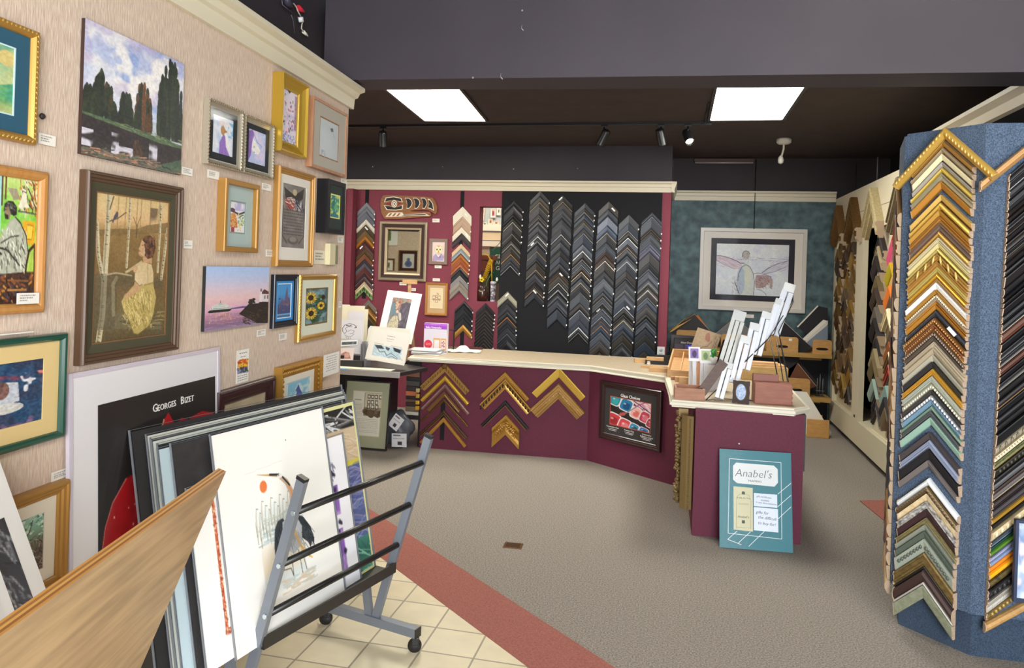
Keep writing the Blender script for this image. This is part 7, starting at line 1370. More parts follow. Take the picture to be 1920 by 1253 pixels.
# ================================================================ TEAL WALL: BIG PICTURE, SHELVES, BINS
def a_angel():
    P = Paint(240, 170, '#d5dbe2', 127); P.grad(['#dfdfda', '#cfd6e0', '#d9dfe4', '#cdd6de'], 0, 1); P.clouds('#b9bedc', 5, 5, .55, .25, .6); P.clouds('#e8ece8', 6, 6, .55, .25, .6); P.clouds('#b3aed0', 7, 3, .45, .3, .55, (.5, .28, 1, .55)); P.strokes(70, (0, .29, 1, .36), .1, .004, ['#a8a6bc', '#cfc4d4', '#9a98ac'], 0, .06)
    def soft(n, box, cols, L, w, ang, jit): P.strokes(n, box, L, w, cols, ang, jit, .7)
    P.poly([(.01, .27), (.1, .285), (.2, .31), (.33, .37), (.38, .42), (.36, .5), (.26, .49), (.15, .43), (.05, .36)], '#c3b0c0', .7); soft(60, (.06, .3, .34, .46), ['#c88a9c', '#b07a94', '#d8b0bc', '#e8e0e6'], .07, .006, .35, .2); P.poly([(.62, .54), (.72, .44), (.84, .38), (1, .31), (1, .37), (.88, .46), (.74, .54), (.66, .57)], '#c0bccc', .7); soft(60, (.64, .36, .97, .52), ['#f0eef0', '#8a8698', '#b09ab0', '#d8d4de'], .06, .005, -.45, .15)
    P.line([(.01, .265), (.06, .285), (.13, .29), (.22, .32), (.31, .36), (.36, .40), (.4, .4)], (.005, .012), '#34313a'); P.line([(.02, .28), (.07, .36), (.17, .43), (.3, .5)], .004, '#6a6470'); P.line([(.62, .54), (.7, .46), (.78, .4), (.88, .36), (.99, .31)], (.010, .005), '#3a3840'); P.line([(.64, .56), (.76, .52), (.9, .44)], .005, '#55525c')
    P.ell(.425, .27, .042, .07, '#b5ada6'); P.line([(.385, .3), (.383, .25), (.4, .21), (.425, .2), (.455, .215), (.47, .25)], .009, '#2f2c30'); soft(40, (.385, .22, .47, .42), ['#3a383c', '#77716e', '#d0c8c0', '#9a938e'], .02, .005, .9, .8)
    P.ell(.425, .78, .105, .38, '#c9cfca'); P.ell(.37, .68, .05, .22, '#8aa4d0', .45); P.ell(.45, .62, .04, .14, '#d8d8c0', .6); P.line([(.335, .68), (.345, .56), (.38, .46), (.425, .42), (.475, .45), (.515, .55), (.535, .7), (.53, .88), (.52, 1)], .008, '#3c3a44'); soft(60, (.26, .58, .36, .88), ['#6a6278', '#9a94a8', '#b8b2c0', '#c8a8b0'], .04, .005, 1.0, .5); P.line([(.3, .7), (.33, .8), (.35, .87)], .010, '#3a3038')
    P.poly([(.55, .58), (.62, .575), (.7, .59), (.73, .62), (.72, .68), (.66, .76), (.6, .79), (.55, .78), (.54, .68)], '#9a7472', .75); soft(60, (.55, .58, .71, .78), ['#7a4a48', '#b89a96', '#5a3a3c', '#a8827c', '#c8b4b0'], .04, .006, .7, .6); P.poly([(.7, .6), (.74, .64), (.745, .72), (.735, .79), (.715, .77), (.71, .68)], '#b0958a'); P.line([(.72, .6), (.745, .66), (.74, .79), (.715, .77)], .005, '#4a3434'); P.line([(.53, .56), (.58, .545), (.66, .57), (.73, .6)], .006, '#3a3438'); P.line([(.56, .8), (.62, .82), (.67, .87), (.68, .91)], .006, '#4a4a52'); P.line([(.73, .1), (.75, .24)], .004, '#eef0f0'); return P.noise(.03, 70, 60)
wz = lambda x, y: (1230+x/3.914, 340+y/3.914)
t, w, h = framed('large picture of a winged figure and horse in a white frame on the teal wall', TP, px=[wz(330, 340), wz(1120, 352), wz(1088, 970), wz(307, 940)], fw=.045, d=.035, style='flat', fm=M('#cfcac2', .35), mat='#dfd9d0', mg=(.075, .075, .085, .085), art=a_angel(), amat=ART, mat2=(.065, '#2b2a33'))
card('white title card under the winged figure picture on the teal wall', TP, rc(*wz(660, 978), *wz(718, 1003)), lines=2)
SHW = M('#b8924e', .5, kind='noise', h2='#a68040', sc=1, stretch=(6, 50, 50)); YS = 8.8
zsh = (.82, .335)
sx0 = facing((1240, 640), YS).x
for z_, lab, x0_ in ((zsh[0], 'upper wooden shelf along the teal wall', -.05), (zsh[1], 'lower wooden shelf along the teal wall', .2)):
    t = thing('wall_shelf', lab, 'shelf', T(0, 0, z_), 'wooden shelves on the teal wall'); obj('board', nbox(x0_, XR-.04, YS, YT-.001, -.05, 0, bev=.003), SHW, t); obj('cleat', nbox(x0_+.1, XR-.1, YT-.04, YT-.001, -.1, -.05), SHW, t)
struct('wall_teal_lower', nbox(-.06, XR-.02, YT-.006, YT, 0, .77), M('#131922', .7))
def wbin(label, px0_, px1_, Yf, z_, hh, hole=True, lab_=False):
    """little plywood cradle with a rounded front and a hand slot"""
    a, b = facing(px0_, Yf), facing(px1_, Yf); x0_, x1_ = a.x, min(b.x, XR-.045); t = thing('sample_bin', label, 'sample bin', T((x0_+x1_)/2, Yf, z_), 'wooden mat sample bins')
    w = x1_-x0_; q = []; r = .03
    for k in range(7): an = math.pi/2*k/6; q.append((w/2-r+r*math.cos(an), hh-r+r*math.sin(an)))
    for k in range(7): an = math.pi/2+math.pi/2*k/6; q.append((-w/2+r+r*math.cos(an), hh-r+r*math.sin(an)))
    q += [(-w/2, 0), (w/2, 0)]; f = obj('front', prism(BM(), q, 0, .014, axis='Y'), BIRCHW, t)
    if hole:
        hq = [(.05*math.cos(a_)*1.0+(.03 if math.cos(a_) > 0 else -.03), hh*.35+.014*math.sin(a_)) for a_ in [2*math.pi*k/20 for k in range(20)]]; obj('hand_slot', prism(BM(), [(x*.8, z2) for x, z2 in hq], -.0012, .001, axis='Y'), M('#120e0c', .9), f)
    if lab_: obj('label', nbox(w*.2, w*.3, -.0015, 0, hh*.75, hh*.9), TAGM, f)
    obj('bottom', nbox(-w/2, w/2, .014, min(.27, YT-Yf-.02), .0, .012), BIRCHW, t); obj('back', nbox(-w/2, w/2, min(.256, YT-Yf-.03), min(.27, YT-Yf-.02), 0, hh*.7), BIRCHW, t); return t
YF = 8.81
wbin('wooden mat bin at the left end of the upper teal wall shelf', (1268, 640), (1327, 640), YF, zsh[0], .19, False)
wbin('wooden mat bin on the upper shelf behind the white sample packs', (1352, 640), (1412, 640), YF, zsh[0], .17, False)
wbin('wooden mat bin on the upper shelf right of the wire rack', (1437, 640), (1497, 640), YF, zsh[0], .17, True, True)
wbin('wooden mat bin at the right end of the upper teal wall shelf', (1524, 640), (1560, 640), YF, zsh[0], .155, True)
wbin('wooden mat bin on the lower teal wall shelf', (1468, 720), (1519, 720), YF, zsh[1], .20, True)
def corner(label, apex, lend, rend, Y, wd, col, th=.004, edge='#e8e4da', grp_=None, z0_=None, y1=None):
    """a mat corner sample: a thick inverted V of board standing in a bin"""
    A, L, R = facing(apex, Y), facing(lend, Y), facing(rend, Y); t = thing('mat_corner', label, 'mat sample', T(A.x, Y, A.z), grp_ or 'mat board corner samples')
    L, R = Vector((L.x-A.x, L.z-A.z)), Vector((R.x-A.x, R.z-A.z))
    if z0_ is not None:
        L = L*min(1, (A.z-z0_)/-L.y); R = R*min(1, (A.z-z0_)/-R.y)
        if R.x+A.x > XR-.05: R = R*((XR-.05-A.x)/R.x)
    def arm_(e, wd):
        d_ = e.normalized(); n_ = Vector((-d_.y, d_.x)); n_ = n_ if n_.y < 0 else -n_; return d_, n_
    dl, nl = arm_(L, wd); dr, nr = arm_(R, wd); ia = Vector((0, -wd/max(.2, abs(math.cos(math.atan2(abs(L.y), abs(L.x))))))) 
    obj('board', prism(BM(), [(0, 0), tuple(R), tuple(ia*.0+R*.93+nr*wd*.25), tuple(Vector((0, ia.y*.95))), tuple(L*.93+nl*wd*.25), tuple(L)], 0, th, axis='Y'), M(col, .8), t); obj('cut_edge', (lambda b: (bar(b, (0, th/2, .001), (R.x, th/2, R.y+.001), .004, th, up=(0, 1, 0)), bar(b, (0, th/2, .001), (L.x, th/2, L.y+.001), .004, th, up=(0, 1, 0)), b)[-1])(BM()), M(edge, .7), t); return t
mz = lambda x, y: (1200+x/6.265, 560+y/6.265)
ZS0 = zsh[0]+.016; ZS1 = zsh[1]+.016
corner('charcoal mat corner with orange and tan edges in the leftmost upper bin', mz(640, 185), mz(340, 380), mz(850, 410), YF+.06, .5, '#3f3d40', .02, '#d9a45c', z0_=ZS0)
corner('tan wood framed mat corner in front in the leftmost upper bin', mz(610, 178), mz(350, 395), mz(430, 320), YF+.03, .045, '#d9ac62', .016, '#e6c07a', z0_=ZS0)
corner('orange mat strip corner at the back of the leftmost upper bin', mz(680, 195), mz(650, 220), mz(830, 400), YF+.09, .045, '#d8743c', .016, '#e8864a', z0_=ZS0)
corner('grey mat corner in the upper bin behind the white sample packs', mz(1120, 225), mz(880, 420), mz(1320, 400), YF+.08, .5, '#77787a', .012, '#b9a088', z0_=ZS0)
nz_ = lambda x, y: (1380+x/4.82, 520+y/4.82)
corner('black mat corner with white edge in the upper bin right of the wire rack', nz_(430, 400), nz_(300, 560), nz_(690, 640), YF+.07, .5, '#232126', .012, '#e3ddd0', z0_=ZS0)
corner('brown mat corner with white edge in the lower shelf bin', nz_(555, 775), nz_(395, 900), nz_(725, 985), YF+.07, .5, '#6a3f28', .02, '#e0d4bc', z0_=ZS1)
corner('dark mat corner behind the brown one in the lower shelf bin', nz_(575, 765), nz_(420, 890), nz_(745, 975), YF+.11, .5, '#2c2426', .014, '#4a3c38', z0_=ZS1)
def slabq(label, pts, Y, th, col, edge=None):
    q = [facing(nz_(*p), Y) for p in pts]; c = sum((Vector(v) for v in q), Vector())/len(q); t = thing('mat_sheet', label, 'mat sample', T(c.x, Y, c.z), 'tilted mat sheets in the right upper bin'); obj('sheet', prism(BM(), [(min(v.x, XR-.046)-c.x, v.z-c.z) for v in q], 0, th, axis='Y'), M(col, .8), t)
    if edge: bm = BM(); a_, b_ = q[0], q[1]; bar(bm, (a_.x-c.x, -.002, a_.z-c.z), (b_.x-c.x, -.002, b_.z-c.z), .014, .006, up=(0, 1, 0)); obj('white_edge', bm, M(edge, .7), t)
slabq('black mat sheet tilted in the bin at the right end of the upper shelf', [(555, 450), (740, 258), (830, 280), (830, 440), (640, 515)], YF+.13, .012, '#222025', '#e0dccf')
slabq('first white mat sheet fanned below the black sheet, right upper bin', [(600, 560), (790, 385), (830, 395), (640, 580)], YF+.10, .012, '#e4dfd2')
slabq('second white mat sheet fanned below the black sheet, right upper bin', [(625, 585), (830, 390), (830, 425), (690, 610)], YF+.07, .012, '#d8d2c4')
slabq('blue grey mat sheet low in the right upper bin', [(640, 590), (830, 432), (830, 560), (700, 640)], YF+.045, .01, '#7c8796')
# wire holder on the lower shelf, white board and bin on the floor
p = facing((1546, 735), 8.9); t = thing('wire_holder', 'small wire holder standing on the lower teal wall shelf', 'wire holder', T(min(p.x, 1.6), 8.92, zsh[1]))
for x in (-.03, 0, .03): obj('wire', tube(BM(), [(x, 0, 0), (x, 0, .2+.05*(x == 0))], .003), M('#9a9a98', .3, .6), t)
obj('crossbar', tube(BM(), [(-.045, 0, .06), (.045, 0, .06)], .003), M('#9a9a98', .3, .6), t); obj('foot', nbox(-.045, .045, -.03, .03, 0, .006), M('#4a4a4a', .4, .5), t)
p0 = onz(1512, 820, 0)
t = thing('floor_bin', 'wooden cradle bin on the carpet below the teal wall shelves', 'sample bin', T(p0.x, p0.y, 0)); obj('front', nbox(0, .22, 0, .016, 0, .19, bev=.006), BIRCHW, t); obj('bottom', nbox(0, .22, .016, .4, 0, .014), BIRCHW, t); obj('back', nbox(0, .22, .384, .4, .014, .17), BIRCHW, t)
tag(obj('white_board', prism(BM(), [(0, .02), (.26, .02), (.27, .06), (.02, .46), (-.12, .46), (-.12, .02)], 0, .012, axis='Y'), M('#e6e1d4', .6), None, T(p0.x-.02, p0.y+.06, 0)), 'white mat board standing in the floor bin behind the pier', 'mat board')
# black framed display behind the counter pile
p = facing((1266, 690), 7.1); a = onz(1284, 678, ZW)
t = thing('standing_display', 'dark framed purple display standing behind the wood pile on the counter', 'display frame', T(a.x+.02, 7.05, ZW+.0015, -.05)); fw_, fh_ = .3, .25
obj('frame', frame_bm(fw_, fh_, prof(.03, .03), cz=fh_/2), M('#1a1518', .35), t); P = Paint(50, 60, '#17131c', 131); P.rect(.05, .3, .35, .95, '#3a3048'); P.rect(.4, .3, .7, .95, '#3d3560'); P.rect(.75, .3, .95, .95, '#4a4250'); P.poly([(.45, .3), (.65, .3), (.55, .6)], '#3a3ab0'); P.rect(0, .82, 1, 1, '#b8a890'); obj('picture', P.mesh(fw_-.05, fh_-.05), ARTG, t, T(0, -.012, fh_/2)); obj('lettering', text_bm('Glass Choices', .022, 0, fh_-.075, -.014), M('#e0dce0', .6), t); obj('easel_back', bar(BM(), (0, 0, fh_*.7), (0, .1, .004), .06, .006), M('#2a2426', .6), t)
tag(obj('dark_shelf_unit', nbox(-.06, .25, 8.6, 8.78, 0, .78, bev=.004), M('#17161a', .6)), 'low black unit under the left end of the upper teal wall shelf', 'cabinet')
# ================================================================ LEFT DESK AREA
ZD = .755
e0, e1 = onz(640, 692, ZD), onz(748, 700, ZD)
t = thing('display_table', 'black table with a silver front edge beyond the wallpapered wall', 'table', T(0, 0, 0))
TX0, TX1, TY0, TY1 = -3.6, e1.x, (e0.y+e1.y)/2, (e0.y+e1.y)/2+1.0
obj('tabletop', prism(BM(), [(TX0, TY0+.02), (TX1, TY0+.02), (TX1+.1, TY0+.42), (CA.x-.2, CA.y-.02), (CA.x-.2, TY1), (TX0, TY1)], ZD-.03, ZD), M('#2a282b', .4), t)
obj('front_rail', nbox(TX0, TX1, TY0, TY0+.02, ZD-.045, ZD+.004, bev=.004), M('#b9babd', .3, .5), t)
obj('cabinet', nbox(TX0, CA.x-.40, TY0+.55, TY1-.05, 0, ZD-.03), M('#18171d', .45), t); obj('side_panel', nbox(CA.x-.40, CA.x-.36, TY0+.55, TY1-.03, 0, ZD-.03), M('#1d1620', .4), t)
# matted certificate leaning against the cabinet
f0, f1 = onz(677, 842, 0), onz(721, 846, 0); fy = (f0.y+f1.y)/2; gz2 = lambda x, y: (630+x/6.267, 660+y/6.267)
GPl = Pl((f1.x, min(fy, TY0+.42), 0), (1, .02, 0), (0, -math.cos(.12), math.sin(.12)))
a1, b1 = GPl.at(*gz2(660, 355)); a0, _ = GPl.at(*gz2(125, 335)); w = a1-a0; h = b1-.004
P = Paint(70, 110, '#dfe0d2', 137); P.rect(.4, .04, .97, .55, '#8d8468'); P.rect(.42, .05, .96, .36, '#cfcab0')
for k, (x, y) in enumerate(((.5, .08), (.62, .08), (.74, .08), (.88, .08), (.5, .2), (.62, .2), (.76, .2), (.5, .3), (.64, .3), (.78, .3))): P.rect(x, y, x+.1, y+.09, '#2c2c28'); P.rect(x+.02, y+.018, x+.08, y+.072, '#e6e4d8')
P.dabs(24, (.45, .45, .95, .53), .05, ['#5a4a34', '#6a5a40', '#4a3c2c']); P.rect(.08, .2, .3, .215, '#5a5a50'); [P.texty(.08, .36, .28+i*.03, .008, '#8a8a7c') for i in range(10)]; [P.texty(.08, .9, .62+i*.035, .008, '#94948a') for i in range(9)]
x0_, x1_, z0_, z1_ = a0, a1, .004, b1
framed('framed room picture sheet with sage mat leaning on the floor by the black cabinet', GPl, rect=(x0_, x1_, z0_, z1_), fw=.014, d=.02, style='flat', fm=M('#1d1c1e', .35), mat='#a3a78c', mg=(.16, .16, .14, .17), art=P, amat=ARTG, mat2=(.006, '#c8c4a8'), gap=.0)
# dark frame stack glimpsed left of it
for k in range(3):
    tag(obj('moulding_stick', bar(BM(), (0, 0, 0), (-.02-.02*k, .3, .62-.08*k), .04, .025), M(('#2a2220', '#5a4426', '#1d1b1d')[k], .4), None, T(f1.x-.5-.05*k, TY0+.14, .012, .2)), ('black stick of the leaning bundle under the table', 'brown gold stick of the leaning bundle under the table', 'short dark stick of the leaning bundle under the table')[k], 'moulding stick', 'leaning sticks under the display table')
# side stack of corner samples on the counter's left end, seen edge-on
EP = Pl((CA.x-.02, 0, 0), (0, -1, 0), (-1, 0, 0))
SPX = Pl((0, CA.y+.09, 0), (1, 0, 0), (0, -1, 0))
rnd = random.Random(17); zz = .775; cols = ['#2a2326', '#2f2b2c', '#8a5a48', '#2b292b', '#4a4848', '#3a3030', '#c0704a', '#2a2526', '#6a5040', '#3a2c2c', '#7a6a52', '#cfc8b8', '#2b2628']
for k, c in enumerate(cols):
    hh = .044*rnd.uniform(.6, 1.25); zz -= hh
    tag(obj('moulding_end', nbox(-.15, -.022, 0, .09, zz, zz+hh-.003, bev=.002), M(c, .45), None, T(CA.x-.005, CA.y+.03, 0)), f'{cname(c)} moulding end, {ordinal(k+1)} from top of the stack at the counter left end', 'moulding', 'moulding ends stacked at the counter left end')
rail = tag(obj('black_post', nbox(-.02, -.004, 0, .02, 0, .80), BLK, None, T(CA.x-.004, CA.y+.02, 0)), 'black post holding the moulding end stack at the counter', 'post')
for k, (zc_, c) in enumerate(((.52, '#d8c88a'), (.47, '#caa64a'), (.41, '#e0b040'), (.36, '#d8a838'))):
    tag(obj('gold_moulding_end', nbox(-.035, .0, -.03, .0, zc_-.018, zc_+.018, bev=.004), gold(c, .3, .5), None, T(CA.x-.004, CA.y+.0-.0, 0)), ('pale gold sample end, highest at the counter corner', 'small gold sample end, second at the counter corner', 'bright gold sample end, third at the counter corner', 'bright gold sample end, lowest at the counter corner')[k], 'sample end', 'gold sample ends at the counter corner')
t = thing('plastic_bag', 'grey plastic bag with white price cards at the foot of the counter', 'bag', T(CA.x-.19, CA.y-.07, 0))
bm = BM(); bmesh.ops.create_icosphere(bm, subdivisions=3, radius=1)
for v in bm.verts: v.co = Vector((v.co.x*.15*(1+.15*math.sin(v.co.z*5+v.co.y*4)), v.co.y*.08*(1+.2*math.sin(v.co.x*7)), .17+v.co.z*.17*(1+.1*math.sin(v.co.x*6))))
obj('bag', bm, M('#4a4d55', .35, 0, .3), t, smooth=True)
for m_, nm, w_, h_ in ((T(.03, -.11, .25, 0, 0, .6), 'price_card', .1, .13), (T(.06, -.1, .09, 0, -.05, -.05), 'price_card', .14, .12)):
    P = Paint(30, 36, '#dcdde2', 139); P.rect(.1, .1, .6, .2, '#6a6a74'); P.rect(.4, .6, .7, .85, '#33333c'); P.texty(.1, .9, .35, .05, '#8a8a94'); o = obj(nm, nbox(-w_/2, w_/2, 0, .002, -h_/2, h_/2), M('#dcdde2', .6), t, m_); obj('printed_face', P.mesh(w_*.96, h_*.96), ART, o, T(0, -.0006, 0))
# --- what stands on the table
tz = lambda x, y: (630+x/6.961, 520+y/6.961)
def stand(label, tl_, tr_, br_, bl_, Y, lean_, col, art=None, ar=None, th=.005, cat='print', nm='leaning_print', sleeve=False, grp_=None, base=ZD+.002, amat=None):
    """flat print standing at distance Y (its foot), leaning back by lean_"""
    pl = Pl((0, Y, base), (1, 0, 0), (0, -math.cos(lean_), math.sin(lean_))); q = [pl.at(*tz(*p)) for p in (tl_, tr_, br_, bl_)]
    w = ((q[1][0]-q[0][0])+(q[2][0]-q[3][0]))/2; c = sum(v[0] for v in q)/4; top_ = (q[0][1]+q[1][1])/2; bot_ = max(0, (q[2][1]+q[3][1])/2); sk = (q[0][0]+q[1][0]-q[2][0]-q[3][0])/2; h = top_-bot_; ro = math.atan2(sk, h)*.9
    t = thing(nm, label, cat, pl.mat(c, bot_+h/2, 0) @ Matrix.Rotation(ro, 4, 'Y'), grp_); obj('board', nbox(-w/2, w/2, 0, th, -h/2, h/2), M(col, .7), t)
    if art: a_ = ar or (0.02, .02, .98, .98); obj('picture', art.mesh(w*(a_[2]-a_[0]), h*(a_[3]-a_[1])), amat or ART, t, T(-w/2+w*(a_[0]+a_[2])/2, -.0008, h/2-h*(a_[1]+a_[3])/2))
    if sleeve: obj('clear_sleeve', nbox(-w/2-.006, w/2+.006, -.003, -.002, -h/2, h/2+.006), SLEEVE, t)
    return t
def a_couple():
    P = Paint(70, 100, '#7a7478', 149); P.clouds('#5a7a84', 4, 4, .5, .2, .8, (0, 0, .5, .6)); P.dabs(70, (.0, .0, 1, .16), .03, ['#a0664c', '#7a4a3c', '#b08468', '#6a7a72', '#8d8a80', '#7a8688']); P.dabs(40, (.25, .15, .55, .4), .03, ['#a0664c', '#a8705a', '#7a5a50', '#b89a84', '#77746e']); P.poly([(.5, .2), (.75, .12), (1, .15), (1, 1), (.6, 1), (.5, .7)], '#524c58'); P.strokes(90, (.5, .2, 1, 1), .12, .01, ['#3f3a46', '#6a6470', '#4a4654', '#7d7684'], 1.5, .15); P.poly([(.45, .45), (.6, .5), (.68, .7), (.6, .75), (.5, .6)], '#b8b0ac'); P.poly([(.0, .98), (.1, .75), (.28, .58), (.45, .6), (.55, .75), (.58, .98)], '#b9b098'); P.strokes(60, (.05, .62, .55, .98), .06, .01, ['#d8d0b4', '#9a927a', '#c0a878', '#7f8a6c'], 1.2, .5); P.ell(.38, .45, .06, .05, '#c9b0a0'); P.line([(.1, .7), (.18, .58), (.34, .6), (.4, .7), (.28, .8), (.12, .78)], .01, '#5a4a3c'); return P
stand('tall white matted print of a couple with flowers on the display table', (660, 195), (1145, 188), (965, 860), (540, 830), 6.32, .3, '#e9e6de', a_couple(), (.2, .13, .75, .74), th=.006, cat='matted print')
p = facing(tz(950, 190), 6.6); t = thing('table_easel', 'small wooden easel behind the print of a couple', 'easel', T(p.x, 6.62, ZD)); tp_ = facing(tz(960, 75), 6.62).z-ZD; obj('mast', bar(BM(), (0, 0, 0), (0, .0, tp_), .03, .012, up=(0, 1, 0)), PINE, t); obj('crosspiece', nbox(-.07, .07, -.012, .012, tp_-.01, tp_+.03, bev=.003), PINE, t); obj('rear_leg', bar(BM(), (0, .01, tp_*.7), (0, .2, 0), .025, .012), PINE, t)
def a_birds():
    P = Paint(110, 90, '#ece9e0', 151); P.rect(.1, .5, .88, .86, '#b8d0dc'); P.strokes(50, (.1, .5, .88, .86), .1, .012, ['#d8e6ee', '#8ab0c4', '#f0f4f4'], .6, .4); P.poly([(.12, .52), (.3, .5), (.4, .6), (.2, .62)], '#3a4248'); P.poly([(.42, .52), (.55, .55), (.52, .64), (.44, .6)], '#4a5258'); P.poly([(.62, .5), (.85, .55), (.84, .66), (.68, .62)], '#2f383e'); P.line([(.2, .6), (.3, .72), (.42, .68), (.5, .8), (.6, .7), (.8, .82)], .02, '#5a6a74'); P.line([(.56, .84), (.66, .8), (.8, .86)], .014, '#2a3238'); P.texty(.4, .62, .16, .02, '#77736c'); P.texty(.4, .6, .25, .015, '#8a867e'); P.texty(.42, .56, .32, .012, '#8a867e'); P.texty(.1, .35, .455, .014, '#55524e'); P.texty(.55, .86, .46, .012, '#77736c'); return P
stand('white print with blue birds in a crinkled clear sleeve at the table front', (470, 690), (990, 690), (890, 1140), (370, 1080), 5.98, .25, '#e9e6dc', a_birds(), (.06, .04, .98, .98), cat='print', sleeve=True)
for k in range(3): stand(('white sheet just behind the blue bird print on the table', 'second white sheet behind the blue bird print on the table', 'third white sheet behind the blue bird print, rearmost')[k], (430+14*k, 668-10*k), (930+14*k, 690-14*k), (905+8*k, 1120), (360, 1070), 6.03+.04*k, .25, '#e2dfd4', th=.004, cat='sheet', nm='paper_sheet')
def a_bear():
    P = Paint(80, 90, '#e9e8ee', 157); k = '#26242c'
    for pts, w in (([(.1, .62), (.08, .45), (.18, .28), (.4, .2), (.62, .24), (.75, .34), (.66, .42)], .022), ([(.1, .62), (.2, .72), (.3, .6), (.22, .45), (.35, .35), (.55, .36)], .016), ([(.2, .78), (.35, .86), (.55, .84), (.66, .72)], .012), ([(.35, .6), (.5, .52), (.66, .56), (.62, .68), (.45, .72)], .012), ([(.25, .3), (.42, .32), (.5, .28)], .03), ([(.28, .85), (.3, .95)], .012), ([(.38, .88), (.4, .98)], .012), ([(.48, .88), (.5, .96)], .012)): P.line(pts, w, k)
    P.ell(.73, .38, .03, .03, k); return P
stand('white card with a black bear line drawing on the display table', (70, 545), (345, 560), (325, 815), (50, 815), 6.12, .12, '#e6e5ea', a_bear(), cat='card', nm='drawing_card', base=ZD+.09)
tag(obj('card_stand', nbox(-.16, .16, 0, .1, 0, .088, bev=.003), M('#3a3a3e', .4), None, T(facing(tz(200, 815), 6.15).x, 6.12, ZD+.001)), 'dark low stand under the bear drawing card', 'stand')
P = Paint(60, 24, '#e8e4ea', 163); P.rect(.1, .2, .95, .95, '#1c1618'); P.dabs(40, (.3, .3, .8, .9), .12, ['#b8442a', '#7a2a20', '#d8683a'])
stand('white card with a dark red photo strip behind the bear drawing', (165, 445), (370, 455), (340, 1060), (130, 1060), 6.22, .1, '#e6e2e8', P, (.0, .22, .9, .5), cat='card', nm='photo_card')
for k, (a_, b_) in enumerate((((180, 375), (375, 370)), ((230, 410), (420, 420)), ((60, 355), (180, 360)))):
    stand(('tall cream card behind the photo strip card on the table', 'cream card edge right of the photo strip card on the table', 'cream card nearest the wallpapered wall end on the table')[k], a_, b_, (b_[0]-40, 1100), (a_[0]-45, 1100), 6.3+.05*k, .1, '#e9e2c8', cat='card', nm='cream_card')
P = Paint(60, 34, '#c8ccce', 167); P.rect(.1, .3, .95, .8, '#3a3c40'); P.clouds('#6a6c70', 8, 4, .5, .2, .8, (.1, .3, .95, .8)); stand('dark wide photo lying in front below the bear drawing', (55, 815), (290, 825), (275, 900), (50, 895), 6.0, .5, '#b4b8ba', P, cat='photo', nm='small_photo', base=ZD+.06)
P = Paint(50, 44, '#ecdcd8', 173); P.poly([(.05, .9), (.1, .5), (.4, .3), (.7, .4), (.85, .9)], '#b88078'); P.ell(.55, .6, .2, .2, '#d8a898'); P.rect(.05, .62, .35, .9, '#17151a'); stand('small pink toned photo card low at the left of the table', (50, 920), (240, 925), (215, 1090), (45, 1075), 5.93, .25, '#e6dcd0', P, cat='photo', nm='small_photo')
tag(obj('photo_holder', nbox(-.13, .13, 0, .05, 0, .058, bev=.003), M('#2f2f32', .4), None, T(facing(tz(170, 900), 6.0).x, 5.99, ZD+.001)), 'black holder under the dark wide photo on the table', 'holder')
tag(obj('blue_card', nbox(-.05, .05, -.035, .035, 0, .003), M('#5a9ac4', .5), None, T(facing(tz(70, 1085), 5.85).x, 5.85, ZD+.001, .2)), 'small blue card lying flat at the table front edge', 'card'); tag(obj('flat_sheet', nbox(-.3, .3, -.06, .06, 0, .004), M('#d8d0b8', .7), None, T(-2.62, TY0+.1, ZD+.0005, .03)), 'cream sheet lying along the front of the display table', 'paper')
bm = BM(); rr = random.Random(2)
for k in range(5): box(bm, -.02+.012*k, -.014+.012*k, -.05, .05, 0, .2+.02*(k % 2))
tag(obj('plastic_sleeves', bm, M('#8d8f96', .25, 0, .4), None, T(facing(tz(330, 1010), 6.05).x+.02, 6.08, ZD+.001)), 'bundle of grey plastic sleeves between the bear drawing and the bird print', 'sleeves')
# ================================================================ PICTURES ON THE RETURN WALL (seen in the mirror)
QP = Pl((0, 3.86, 0), (-1, 0, 0), (0, 1, 0))
MXC = BP.at(*vz(365, 800))[0]
P = Paint(50, 60, '#d0ccc4', 179); P.ell(.5, .7, .3, .22, '#4a5a8a'); P.ell(.5, .42, .12, .14, '#5a6a94'); P.strokes(20, (.3, .3, .7, .8), .08, .02, ['#2a3050', '#8a94b4'], 1, .5); P.line([(.75, .65), (.9, .8)], .02, '#6a5a4a')
def qx(x): return -(-5.05+x)
def refl(px, py):
    """point of the return wall that the mirror shows at a photo pixel"""
    v = hit(px, py, (0, YB-.01, 0), (0, 1, 0)); d = v-CAM; d.y = -d.y; k = (3.86-v.y)/d.y; q = v+d*k; return -q.x, q.z
def rrect(pts): q = [refl(*vz(*p)) for p in pts]; xs_ = sorted(v[0] for v in q); zs_ = sorted(v[1] for v in q); return xs_[0], xs_[1], zs_[0], zs_[1]
framed('framed blue dress figure with maroon mat, reflected low in the mirror', QP, rect=rrect([(322, 785), (552, 1055)]), fw=.02, d=.03, style='flat', fm=gold('#8a6a30'), mat='#3a1520', mg=(.17, .17, .13, .13), art=P)
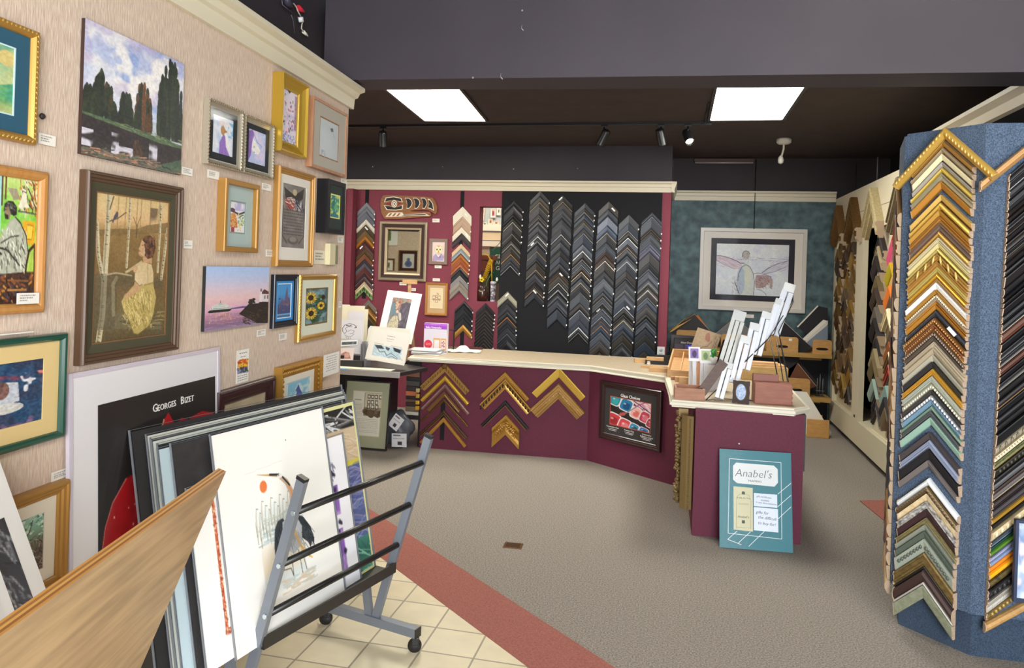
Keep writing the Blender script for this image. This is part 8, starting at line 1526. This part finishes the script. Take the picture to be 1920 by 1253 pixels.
P = Paint(40, 50, '#6a8a4a', 181); P.clouds('#3f6a34', 5, 6, .5, .2); framed('green landscape print with broad white mat, reflected at the upper left of the mirror', QP, rect=rrect([(140, 535), (305, 732)]), fw=.008, d=.02, fm=M('#d8d4c8', .5), mat='#e8e8e2', mg=(.5, .25, .06, .3), art=P)
P = Paint(40, 50, '#3a3228', 191); P.clouds('#b8b0a0', 6, 7, .5, .2); framed('dark print with white mat and bronze frame, reflected at the mirror lower left', QP, rect=rrect([(100, 885), (262, 1058)]), fw=.03, d=.03, style='round', fm=gold('#7a5a34'), mat='#e6e2d6', mg=(.3, .2, .25, .2), art=P)
# ================================================================ LIGHT AND CAMERA
w = bpy.data.worlds.new('daylight'); SC.world = w; w.use_nodes = True; bg = w.node_tree.nodes['Background']; bg.inputs['Color'].default_value = (.86, .93, 1, 1); bg.inputs['Strength'].default_value = WORLD
lt = bpy.data.lights.new('storefront_daylight', 'AREA'); lt.shape = 'RECTANGLE'; lt.size = 2.6; lt.size_y = 2.6; lt.energy = DAY; lt.color = (.93, .97, 1)
o = bpy.data.objects.new('storefront_daylight', lt); COL.objects.link(o); o.matrix_world = Matrix.Translation((1.2, -2.1, 1.7)) @ Matrix.Rotation(math.radians(90), 4, 'X')
cd_ = bpy.data.cameras.new('camera'); cam = bpy.data.objects.new('camera', cd_); COL.objects.link(cam); SC.camera = cam
cd_.sensor_fit = 'HORIZONTAL'; cd_.sensor_width = 36; cd_.lens = F*36/1920; cd_.shift_x = 0; cd_.shift_y = -(626.5-CY)/1920; cd_.clip_start = .05
c_, s_ = math.cos(RO), math.sin(RO)
right = RT*c_ + UP*s_*1.0; upv = UP*c_ - RT*s_
# image x axis = RT*cos - (down) ... keep the roll found in the photograph
right = RT*c_+UP*s_; upv = -RT*s_+UP*c_
m = Matrix((right, upv, -FW)).transposed().to_4x4(); m.translation = CAM; cam.matrix_world = m
vs = SC.view_settings; vs.view_transform = 'Standard'; vs.look = 'None'; vs.exposure = EXPO; vs.gamma = 1; vs.use_curve_mapping = False
SC.cycles.max_bounces = 8; SC.cycles.diffuse_bounces = 4; SC.cycles.transparent_max_bounces = 16; SC.cycles.sample_clamp_indirect = 6
